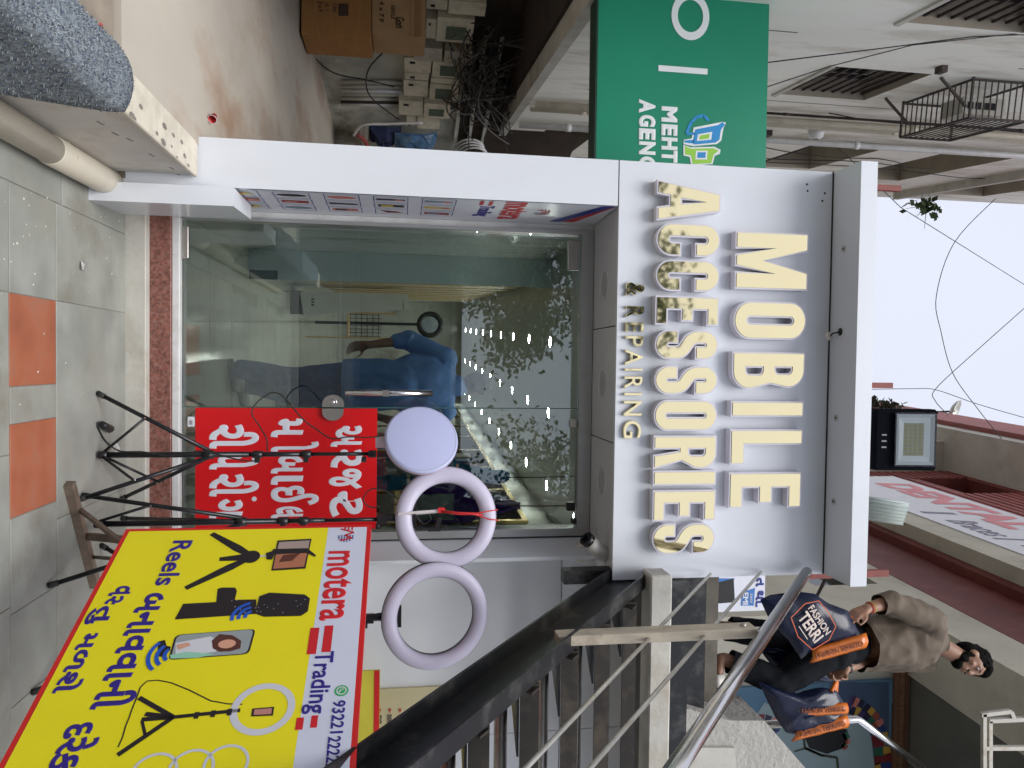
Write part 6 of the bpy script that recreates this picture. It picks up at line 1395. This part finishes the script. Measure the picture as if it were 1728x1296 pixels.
def head(P, c, face, up, rz=.118, beard=True, hair=HAIR, skin=None, hairy=True):
    """head mesh pieces; returns the skin solid to fuse with the body"""
    c, f, u = Vector(c), Vector(face).normalized(), Vector(up).normalized(); s = f.cross(u).normalized(); u = s.cross(f)
    mb = MB(); k = rz/.118
    ellip(mb, c+u*.025*k, s*.074*k, f*.094*k, u*.094*k); ellip(mb, c+f*.022*k-u*.038*k, s*.056*k, f*.066*k, u*.072*k); ellip(mb, c+f*.05*k-u*.078*k, s*.034*k, f*.038*k, u*.03*k)
    capsule(mb, c+f*.088*k+u*.02*k, .009*k, c+f*.104*k-u*.022*k, .014*k, 10); 
    for g in (-1,1):
        ellip(mb, c+s*.077*g*k-f*.006*k-u*.006*k, s*.010*k, f*.020*k, u*.032*k, 2); ellip(mb, c+f*.075*k+s*.034*g*k+u*.026*k, s*.026*k, f*.014*k, u*.009*k, 2); ellip(mb, c+f*.058*k+s*.042*g*k-u*.022*k, s*.024*k, f*.02*k, u*.02*k, 2)
    ellip(mb, c+f*.089*k-u*.046*k, s*.024*k, f*.012*k, u*.006*k, 2); ellip(mb, c+f*.088*k-u*.056*k, s*.021*k, f*.012*k, u*.007*k, 2)
    extra = []
    hm = MB(); ellip(hm, c+u*.045*k-f*.016*k, s*.083*k, f*.092*k, u*.088*k); ellip(hm, c-f*.045*k+u*.0*k, s*.078*k, f*.06*k, u*.082*k); ellip(hm, c+f*.04*k+u*.098*k, s*.062*k, f*.05*k, u*.032*k)
    if hairy:
        rr = random.Random(6)
        for _ in range(60):
            a, b = rr.uniform(0,6.28), rr.uniform(.15,1.4); d = s*math.cos(a)*math.sin(b)+f*math.sin(a)*math.sin(b)+u*math.cos(b); ellip(hm, c+u*.045*k-f*.012*k+Vector((d.dot(s)*.08,0,0)).x*s*k+d.dot(f)*.09*f*k+d.dot(u)*.088*u*k, s*.016*k, f*.018*k, u*.015*k, 1)
    extra.append((hm, 'hair'))
    if beard:
        bd = MB(); ellip(bd, c+f*.05*k-u*.085*k, s*.040*k, f*.044*k, u*.030*k); 
        for g in (-1,1): ellip(bd, c+f*.028*k+s*.048*g*k-u*.062*k, s*.014*k, f*.040*k, u*.032*k, 2); ellip(bd, c+f*.008*k+s*.066*g*k-u*.026*k, s*.010*k, f*.018*k, u*.04*k, 2); ellip(bd, c+f*.098*k+s*.016*g*k-u*.036*k, s*.018*k, f*.007*k, u*.006*k, 2)
        extra.append((bd, 'beard'))
    br = MB()
    for g in (-1,1): capsule(br, c+f*.092*k+s*.015*g*k+u*.036*k, .0045*k, c+f*.078*k+s*.055*g*k+u*.038*k, .004*k, 8)
    extra.append((br, 'eyebrow'))
    eyes = []
    for g in (-1,1): e = MB(); ellip(e, c+f*.078*k+s*.034*g*k+u*.014*k, s*.014*k, f*.010*k, u*.0085*k, 2); eyes.append((e, c+f*.0865*k+s*.034*g*k+u*.012*k, s, u, k))
    return mb, extra, eyes
EYEW = mat('eye_white', (.45,.42,.40), .3); EYEK = mat('eye_dark', (.01,.008,.007), .2)
def put_head(mbody, P, extra, eyes):
    for m_, nm in extra: fuse(m_, nm, HAIR, P, .006, 1, wrinkle=.002 if nm == 'hair' else 0, wscale=60)
    for e, pc, s, u, k in eyes:
        eo = e.build('eye', EYEW, P); pm = MB(); ellip(pm, pc, s*.006*k, s.cross(u)*.003, u*.006*k, 2); pm.build('pupil', EYEK, eo)

# ---- man with carrier bags on the landing
MY = 3.95
def mp_(px, py, dy=0): return PY(px, py, MY+dy)
pA = thing('person', mp_(1198,1105), 'man in grey brown shirt and black trousers carrying dark shopping bags on the landing', 'person')
neck = mp_(1592,1082); hc = mp_(1634,1112,-.03); sA = mp_(1574,1046,-.10); sB = mp_(1568,1112,.10); hipA = mp_(1398,1072,.05); hipB = mp_(1396,1096,-.05); chest = mp_(1520,1078); waist = mp_(1440,1082)
eA = mp_(1500,1016,-.16); wA = mp_(1463,1027,-.20); eB = mp_(1462,1112,.02); wB = mp_(1427,1128,-.06)
kB = mp_(1318,1152,-.10); aB = mp_(1222,1112,-.02); kA = mp_(1290,1070,.12); aA = mp_(1196,1056,.28)
face = Vector((.62,-.72,-.30)).normalized(); hup = (hc-neck).normalized()*.5+Vector((0,0,1)); hup.normalize()
mb, extra, eyes = head(None, hc, face, hup, .112)
capsule(mb, neck-Vector((0,0,.06)), .055, hc-hup*.05, .05)
capsule(mb, sA, .05, eA, .04); capsule(mb, eA, .041, wA, .027); capsule(mb, sB, .05, eB, .04); capsule(mb, eB, .041, wB, .027)
ellip(mb, chest, (.15,.03,0), (-.02,.10,0), (0,0,.26)); capsule(mb, waist, .11, (hipA+hipB)/2, .12)
capsule(mb, hipA, .085, kA, .055); capsule(mb, kA, .055, aA, .036); capsule(mb, hipB, .085, kB, .055); capsule(mb, kB, .055, aB, .036)
fB = mp_(1204,1148,-.06); capsule(mb, aB-Vector((0,0,.02)), .034, fB+Vector((0,0,.02)), .024); fA = mp_(1188,1084,.22); capsule(mb, aA-Vector((0,0,.02)), .034, fA+Vector((0,0,.02)), .024)
hA = (mp_(1432,1042,-.24)-wA).normalized(); hand(mb, wA, hA, Vector((.3,-.9,.1)), Vector((.75,.1,-.5)), 62)
hB = (mp_(1405,1146,-.10)-wB).normalized(); hand(mb, wB, hB, Vector((.2,-.9,.2)), Vector((-.8,0,-.4)), 62)
body = fuse(mb, 'body', SKINM, pA, .008, 3)
put_head(None, pA, extra, eyes)
SHIRT = mat('shirt_brown_grey', (.115,.086,.06), .8, var=.18, scale=8, bump=.2, bscale=120); TROU = mat('black_trousers', (.006,.007,.010), .85, spec=.15, var=.25, scale=10)
sm = MB(); ellip(sm, chest+Vector((0,0,.02)), (.185,.04,0), (-.03,.135,0), (0,0,.27)); capsule(sm, sA+Vector((.02,0,-.01)), .075, sB+Vector((-.01,0,-.01)), .075); capsule(sm, chest-Vector((0,0,.05)), .155, waist-Vector((0,0,.06)), .155)
capsule(sm, waist-Vector((0,0,.03)), .15, (hipA+hipB)/2+Vector((0,0,-.06)), .155)
capsule(sm, sA, .074, eA, .064); capsule(sm, eA, .062, eA.lerp(wA,.35), .056); capsule(sm, sB, .074, eB, .062); capsule(sm, eB, .06, eB.lerp(wB,.3), .054); capsule(sm, neck-Vector((0,0,.07)), .075, neck-Vector((0,0,.02)), .068)
hipc = (hipA+hipB)/2
fuse(sm, 'shirt', SHIRT, pA, .009, 3, wrinkle=.013, wscale=10, cuts=[(hipc+Vector((0,0,-.09)), (0,0,-1)), (eA.lerp(wA,.42), (wA-eA)), (neck+Vector((0,0,-.012)), (neck-chest))])
tm = MB(); capsule(tm, hipA+Vector((0,0,.04)), .115, hipB+Vector((0,0,.04)), .115); capsule(tm, hipc, .118, hipc.lerp(waist,.8), .125)
for h_, k_, a_ in ((hipA,kA,aA),(hipB,kB,aB)): capsule(tm, h_, .108, k_, .078); capsule(tm, k_, .08, a_.lerp(k_,.12), .066)
fuse(tm, 'trousers', TROU, pA, .009, 3, wrinkle=.008, wscale=10, cuts=[(aB.lerp(kB,.10), (aB-kB))])
SOLE = mat('sandal_sole', (.035,.03,.026), .8); STRAP = mat('sandal_strap', (.60,.58,.54), .5)
for a_, f_ in ((aB,fB),(aA,fA)):
    d = (f_-a_); d.z = 0; d.normalize(); side = Vector((-d.y,d.x,0)); c_ = Vector((a_.x,a_.y,LZ+.012))+d*.06
    o = MB(); o.prism([c_+d*x+side*y-Vector((0,0,.011)) for x, y in [(-.11,-.032),(.05,-.044),(.13,-.036),(.155,0),(.13,.036),(.05,.044),(-.11,.032),(-.13,0)]], (0,0,.024)); so2 = o.build('sandal', SOLE, pA)
    o = MB(); n = 10
    for x in (.02,.085): o.v += [c_+d*x+side*(.05*math.cos(math.pi*k/n))+Vector((0,0,.005+.075*math.sin(math.pi*k/n))) for k in range(n+1)]
    o.f = [[k,k+1,n+2+k,n+1+k] for k in range(n)]; o.mi = [0]*n; o.sm = [True]*n; o = o.build('strap', STRAP, so2); md = o.modifiers.new('s','SOLIDIFY'); md.thickness = .006
wd_ = (wA-eA).normalized(); MB().lathe([(.0295,-.006),(.034,0),(.0295,.006)], wA-wd_*.02, wd_, 18).build('red_bracelet', mat('red_thread',(.4,.03,.02),.7), pA); MB().lathe([(.0295,-.004),(.033,0),(.0295,.004)], wA-wd_*.036, wd_, 18).build('yellow_bracelet', mat('yellow_thread',(.5,.35,.05),.7), pA)
wd_ = (wB-eB).normalized(); MB().lathe([(.0295,-.008),(.034,0),(.0295,.008)], wB-wd_*.02, wd_, 18).build('dark_bracelet', BLACK, pA)
# ---- carrier bags
NAVY = mat('navy_poly', (.006,.010,.032), .25, spec=.35, var=.3, scale=9, bump=.35, bscale=14); ORNG = mat('orange_poly', (.60,.15,.012), .3, var=.08, scale=8, bump=.25, bscale=18); BWHT = ink('bag_white',(222,206,196)); BORG = ink('bag_orange',(206,92,40))
def carrier(name_label, pts, y, th, oedge, lettering, handle_to, seed):
    """puffy plastic bag from the photo outline of its face; oedge = the orange gusset strip"""
    t = thing('carrier_bag', PY(*pts[0],y), name_label, 'bag', 'carrier bags of the man on the landing')
    fr = Frame((0,y,0),(1,0,0),(0,0,1)); fr.n = Vector((0,-1,0)); uv = [fr.uv(*p) for p in pts]; n0 = len(uv); uv = [((a[0]*(3-k)+b[0]*k)/3,(a[1]*(3-k)+b[1]*k)/3) for a, b in zip(uv, uv[1:]+uv[:1]) for k in range(3)]
    n = len(uv); cu = sum(a for a,_ in uv)/n; cv = sum(b for _,b in uv)/n; mb = MB(); N = 6
    for sgn in (1,-1):
        b0 = len(mb.v)
        for j in range(N+1):
            k = 1-j/N*.97
            for i,(u,v) in enumerate(uv):
                p = fr.pt(cu+(u-cu)*k, cv+(v-cv)*k, sgn*th*math.sqrt(1-k*k+.001)); w_ = noise.noise(Vector((p.x*9+seed,p.z*9,sgn+seed)))*.022+noise.noise(Vector((p.x*22,p.z*5+seed,seed)))*.010
                mb.v.append(p+fr.n*w_*(1-k*.9))
        for j in range(N):
            for i in range(n): f_ = [b0+j*n+i, b0+j*n+(i+1)%n, b0+(j+1)*n+(i+1)%n, b0+(j+1)*n+i]; mb.f.append(f_ if sgn > 0 else f_[::-1]); mb.mi.append(0); mb.sm.append(True)
        mb.f.append([b0+N*n+i for i in range(n)]); mb.mi.append(0); mb.sm.append(True)
    mb.build('bag_body', NAVY, t)
    for oe in oedge:
        q = [fr.pt(*fr.uv(*p), th*.42) for p in oe]; g = MB(); m_ = len(q)//2; NN = 8
        for r_ in range(2): 
            pass
        a, b, c_, d = q; 
        for i in range(NN+1):
            s_ = i/NN; p0 = a.lerp(b, s_); p1 = d.lerp(c_, s_)
            for j in range(5): v = j/4; p = p0.lerp(p1, v); g.v.append(p+fr.n*(.018*math.sin(math.pi*v)+.006*noise.noise(Vector((s_*9,v*3,seed)))))
        g.f = [[i*5+j, i*5+j+1, (i+1)*5+j+1, (i+1)*5+j] for i in range(NN) for j in range(4)]; g.mi = [0]*len(g.f); g.sm = [True]*len(g.f); o = g.build('orange_gusset', ORNG, t); md = o.modifiers.new('s','SOLIDIFY'); md.thickness = .01
        u_ = (b-a).normalized(); v_ = (d-a); v_ = (v_-u_*v_.dot(u_)).normalized(); GFm = Frame(a+fr.n*.022, u_, v_)
        if GFm.n.dot(fr.n) < 0: GFm = Frame(b+fr.n*.022, -u_, v_)
        L_ = (b-a).length; H_ = (d-a).length; word(GFm, 'FASHION TERRITO', (.08*L_,.92*L_,.28*H_,.72*H_), ink('gusset_print',(120,58,20)), t, w=.010, bold=.01, name='printed_words')
    if lettering:
        (o_, xdir, size) = lettering; p = fr.pt(*fr.uv(*o_), th+.012); q = fr.pt(*fr.uv(*xdir), th+.012); u_ = (q-p).normalized(); v_ = fr.n.cross(u_)
        B = Frame(p, u_, v_); s = size
        word(B, 'FASHION', (-.42*s,.42*s,.08*s,.26*s), BWHT, t, w=.002, bold=.03, name='printed_words'); word(B, 'TERRI', (-.40*s,.40*s,-.26*s,.04*s), BWHT, t, w=.002, bold=.03, name='printed_words')
        hx = [(-.5,-.38),(.0,-.5),(.5,-.38),(.56,.1),(.4,.42),(0,.46),(-.4,.42),(-.56,.1)]; mbx = MB(); pl_ = [(a*s,b*s) for a,b in hx]; pline(B, pl_+pl_[:1], .022*s, .002, mbx); mbx.build('printed_outline', BORG, t)
        mbx = MB(); pline(B, [(-.2*s,-.34*s),(.2*s,-.34*s)], .02*s, .002, mbx); mbx.build('printed_rule', BWHT, t)
    for h_ in handle_to: MB().tube(smooth([fr.pt(*fr.uv(*h_[0]),th*.3), PY(*h_[1],h_[2]), fr.pt(*fr.uv(*h_[3]),-.01)]), .012, 6).build('handle', ORNG, t)
    return t
carrier('largest dark carrier bag with printed badge, hung from the raised hand', [(1283,1012),(1300,1004),(1345,998),(1375,1002),(1398,1018),(1430,1030),(1440,1048),(1452,1072),(1440,1080),(1370,1098),(1352,1112),(1330,1080),(1300,1050)], 3.70, .055,
        [[(1362,1114),(1455,1088),(1456,1066),(1365,1092)]], ((1362,1046),(1378,1070),.22), [((1420,1035),(1438,1046,),3.72,(1432,1062))], 2.)
carrier('dark carrier bag between the legs with only part of its badge showing', [(1278,1092),(1300,1086),(1352,1098),(1364,1116),(1392,1120),(1404,1150),(1350,1150),(1300,1120)], 4.02, .04, [], ((1332,1122),(1346,1142),.14), [((1395,1125),(1420,1140),3.96,(1400,1145))], 3.)
carrier('dark carrier bag with orange edge hung from the lower hand, nearer the man', [(1278,1150),(1300,1156),(1345,1170),(1390,1160),(1412,1166),(1424,1186),(1420,1200),(1345,1212),(1330,1232),(1305,1196)], 3.80, .05, [[(1337,1204),(1424,1199),(1424,1184),(1345,1184)]], None, [((1400,1165),(1412,1148),3.84,(1408,1170))], 4.)
carrier('outermost dark carrier bag with orange edge hung from the lower hand', [(1288,1168),(1330,1200),(1345,1206),(1400,1196),(1422,1204),(1424,1222),(1345,1240),(1326,1236),(1308,1210)], 3.86, .045, [[(1332,1246),(1426,1222),(1425,1204),(1340,1226)]], None, [((1400,1200),(1412,1150),3.86,(1408,1205))], 5.)

# ---- man inside the shop, seen from behind
IYM = 5.32
def mi_(px, py, dy=0): return PY(px, py, IYM+dy)
pB = thing('person', mi_(385,630), 'man in blue shirt and jeans standing inside behind the glass door', 'person')
neck = mi_(776,652); hc = mi_(800,648,.02); sA = mi_(752,606,.02); sB = mi_(750,694,.02); chest = mi_(700,648); waist = mi_(630,650); hipA = mi_(596,636); hipB = mi_(596,664)
eA = mi_(688,574,.06); wA = mi_(622,582,.02); eB = mi_(684,716,.10); wB = mi_(640,704,.26); kA = mi_(492,640,.0); aA = mi_(402,622,.02); kB = mi_(496,664,.12); aB = mi_(418,648,.28)
mb, extra, eyes = head(None, hc, Vector((.35,.93,-.1)), Vector((0,0,1)), .112, beard=False)
capsule(mb, neck-Vector((0,0,.06)), .056, hc-Vector((0,0,.05)), .052)
for s_, e_, w_ in ((sA,eA,wA),(sB,eB,wB)): capsule(mb, s_, .05, e_, .042); capsule(mb, e_, .042, w_, .028)
ellip(mb, chest, (.16,0,0), (0,.11,0), (0,0,.27)); capsule(mb, waist, .12, (hipA+hipB)/2, .12)
for h_, k_, a_ in ((hipA,kA,aA),(hipB,kB,aB)):
    capsule(mb, h_, .09, k_, .056); capsule(mb, k_, .056, a_, .036); f_ = Vector((a_.x+.10,a_.y+.10,IZ0+.03)); capsule(mb, Vector((a_.x,a_.y,IZ0+.05)), .034, f_, .026)
hand(mb, wA, Vector((.1,.3,-.9)), Vector((.9,.1,0)), Vector((.3,-.5,0)), 35); hand(mb, wB, Vector((-.1,.4,-.8)), Vector((-.8,.3,0)), Vector((-.3,-.5,0)), 35)
fuse(mb, 'body', SKINM, pB, .009, 3)
GHAIR = mat('grey_hair', (.10,.09,.085), .7, var=.3, scale=40)
for m_, nm in extra: fuse(m_, nm, GHAIR if nm == 'hair' else HAIR, pB, .007, 1)
BSH = mat('blue_shirt', (.15,.29,.66), .75, var=.12, scale=6, bump=.15, bscale=90); JEAN = mat('blue_jeans', (.025,.065,.28), .8, var=.3, scale=7, stain=(.11,.19,.36), sfac=.6, sscale=5)
sm = MB(); ellip(sm, chest+Vector((0,0,.01)), (.215,0,0), (0,.15,0), (0,0,.29)); capsule(sm, sA+Vector((.03,0,-.01)), .082, sB+Vector((-.03,0,-.01)), .082); capsule(sm, chest-Vector((0,0,.08)), .18, (hipA+hipB)/2-Vector((0,0,.02)), .185)
for s_, e_, w_ in ((sA,eA,wA),(sB,eB,wB)): capsule(sm, s_, .082, e_, .07); capsule(sm, e_, .068, e_.lerp(w_,.25), .06)
capsule(sm, neck-Vector((0,0,.07)), .078, neck-Vector((0,0,.01)), .068); hipc = (hipA+hipB)/2
fuse(sm, 'shirt', BSH, pB, .010, 3, wrinkle=.010, wscale=7, cuts=[(hipc+Vector((0,0,-.07)),(0,0,-1))])
tm = MB(); capsule(tm, hipA+Vector((0,0,.02)), .118, hipB+Vector((0,0,.02)), .118)
for h_, k_, a_ in ((hipA,kA,aA),(hipB,kB,aB)): capsule(tm, h_, .108, k_, .08); capsule(tm, k_, .08, a_.lerp(k_,.06), .066)
fuse(tm, 'jeans', JEAN, pB, .010, 3, wrinkle=.008, wscale=9)
for a_ in (aA,aB):
    d = Vector((.75,.66,0)).normalized(); side = Vector((-d.y,d.x,0)); c_ = Vector((a_.x,a_.y,IZ0+.013))+d*.06
    o = MB(); o.prism([c_+d*x+side*y-Vector((0,0,.012)) for x, y in [(-.12,-.034),(.05,-.046),(.13,-.038),(.16,0),(.13,.038),(.05,.046),(-.12,.034),(-.135,0)]], (0,0,.03)); so2 = o.build('shoe_sole', SOLE, pB)
    o = MB(); ellip(o, c_+d*.07+Vector((0,0,.03)), d*.085, side*.05, Vector((0,0,.045))); fuse(o, 'shoe_upper', STRAP, pB, .008, 2, cuts=[(c_+Vector((0,0,.006)),(0,0,-1))])

# ================================================================== STREET BEHIND THE CAMERA (seen in the glass and the gold letters)
BARK = mat('bark', (.085,.065,.05), .9, var=.3, scale=14, bump=.6, bscale=30); LEAFS = [mat('leaf_%d'%i, c, .5, var=.3, scale=3) for i, c in enumerate([(.045,.085,.02),(.07,.12,.03),(.03,.06,.016)])]
def tree(x, y, h, rx, rz, n, seed, label, bias=0):
    r_ = random.Random(seed); t = thing('tree', (x,y,0), label, 'tree', 'trees across the street'); tr = MB(); lf = MB(); base = Vector((x,y,0)); cc = Vector((x+bias,y,h-rz))
    tr.tube([base, base+Vector((.05,0,h*.2)), base+Vector((.1+bias*.2,.05,h*.42)), cc], [.24,.19,.15,.07], 10)
    tips = []
    for k in range(11):
        a = 6.283*k/11+r_.uniform(-.3,.3); el = r_.uniform(-.3,.9); tip = cc+Vector((math.cos(a)*rx*.85, math.sin(a)*rx*.8, rz*.75*el)); st_ = base+Vector((.1+bias*.3,.05,h*r_.uniform(.36,.6))); mid = st_.lerp(tip,.5)+Vector((0,0,.25))
        tr.tube([st_, mid, tip], [.075,.045,.014], 6); tips += [tip, mid, st_.lerp(tip,.75)]
        for q in range(4): p = mid.lerp(tip, r_.random()); e = p+Vector((r_.uniform(-.7,.7),r_.uniform(-.6,.6),r_.uniform(-.5,.6))); tr.tube([p,e], [.018,.006], 5); tips.append(e)
    clumps = tips + [cc+Vector((r_.uniform(-1,1)*rx,r_.uniform(-1,1)*rx*.9,r_.uniform(-1,1)*rz)) for _ in range(42)]
    clumps = [c for c in clumps if ((c.x-cc.x)/rx)**2+((c.y-cc.y)/rx)**2+((c.z-cc.z)/rz)**2 < 1.25]
    for _ in range(n):
        c = r_.choice(clumps); p = c+Vector((r_.gauss(0,.38),r_.gauss(0,.38),r_.gauss(0,.3))); d = Vector((r_.uniform(-1,1),r_.uniform(-1,1),r_.uniform(-.9,.4))).normalized(); s = d.cross(Vector((r_.uniform(-1,1),r_.uniform(-1,1),r_.uniform(-1,1)))).normalized(); L = r_.uniform(.14,.25)
        lf.add([p, p+d*L*.5+s*L*.27, p+d*L, p+d*L*.5-s*L*.27], [(0,1,2,3)], r_.randrange(3))
    tr.build('trunk', BARK, t); lf.build('crown', LEAFS, t)
tree(-4.6, -10.5, 8.0, 4.3, 2.9, 22000, 1, 'broad leafy street tree behind the viewer, mirrored in the door glass', .4)
tree(-4.2, -14.6, 5.6, 3.0, 2.0, 8000, 12, 'low bushy street tree behind the viewer, before the shuttered shops')
tree(4.6, -13, 7.0, 2.4, 2.0, 3500, 5, 'thin street tree behind the viewer, to the right in the reflection', -.3)
tree(-11.5, -12, 9.0, 4.0, 3.2, 5000, 9, 'tall street tree far to the left behind the viewer')
def sprig(c, n, sp, label, seed):
    r_ = random.Random(seed); t = thing('plant', c, label, 'plant'); st_ = MB(); lf = MB(); c = Vector(c)
    for k in range(4): st_.tube([c, c+Vector((r_.gauss(0,sp),r_.gauss(0,sp),r_.gauss(0,sp)))], [.008,.003], 5)
    for k in range(n):
        p = c+Vector((r_.gauss(0,sp*.6),r_.gauss(0,sp*.6),r_.gauss(0,sp*.6))); d = Vector((r_.uniform(-1,1),r_.uniform(-1,1),r_.uniform(-1,.3))).normalized(); q = d.cross(Vector((r_.uniform(-1,1),r_.uniform(-1,1),1))).normalized(); L = r_.uniform(.06,.12)*sp/.12
        lf.add([p,p+d*L*.5+q*L*.3,p+d*L,p+d*L*.5-q*L*.3],[(0,1,2,3)],r_.randrange(3))
    st_.build('stem', BARK, t); lf.build('leaves', LEAFS, t)
sprig(LF.pt(7.6,10.6,.15), 60, .22, 'small green plant sprouting from the corner of the cream building', 3)
sprig(PY(1715,20,4.6), 45, .07, 'green leaves hanging before the barred window at the top', 4)
rd = struct(MB().box((-90,-15.5,-.019),(90,-2.2,.004)).build('road', mat('asphalt',(.05,.05,.052),.85,var=.2,scale=6,bump=.3,bscale=60)))
for k in range(9): MB().box((-18+4*k,-9.0,.0045),(-16+4*k,-8.85,.008)).build('lane_marking', ACPD, rd)
op = thing('shop_row', (0,-17,0), 'low row of shuttered shops across the street behind the viewer', 'shops')
MB().box((-22,-20,0),(22,-17,3.4)).build('block', mat('far_shop_wall',(.07,.065,.055),.8,var=.2,scale=1.2), op)
MB().box((-22,-17.0,3.0),(22,-16.2,3.15)).build('ledge', CONC, op)
for k in range(11): MB().box((-21+3.9*k,-16.99,.1),(-18.2+3.9*k,-16.9,2.7)).build('shutter', mat('far_shutter',(.04,.045,.05),.5,var=.2,scale=2,stretch=(1,1,12)), op)
bpy.data.scenes.remove(TS)
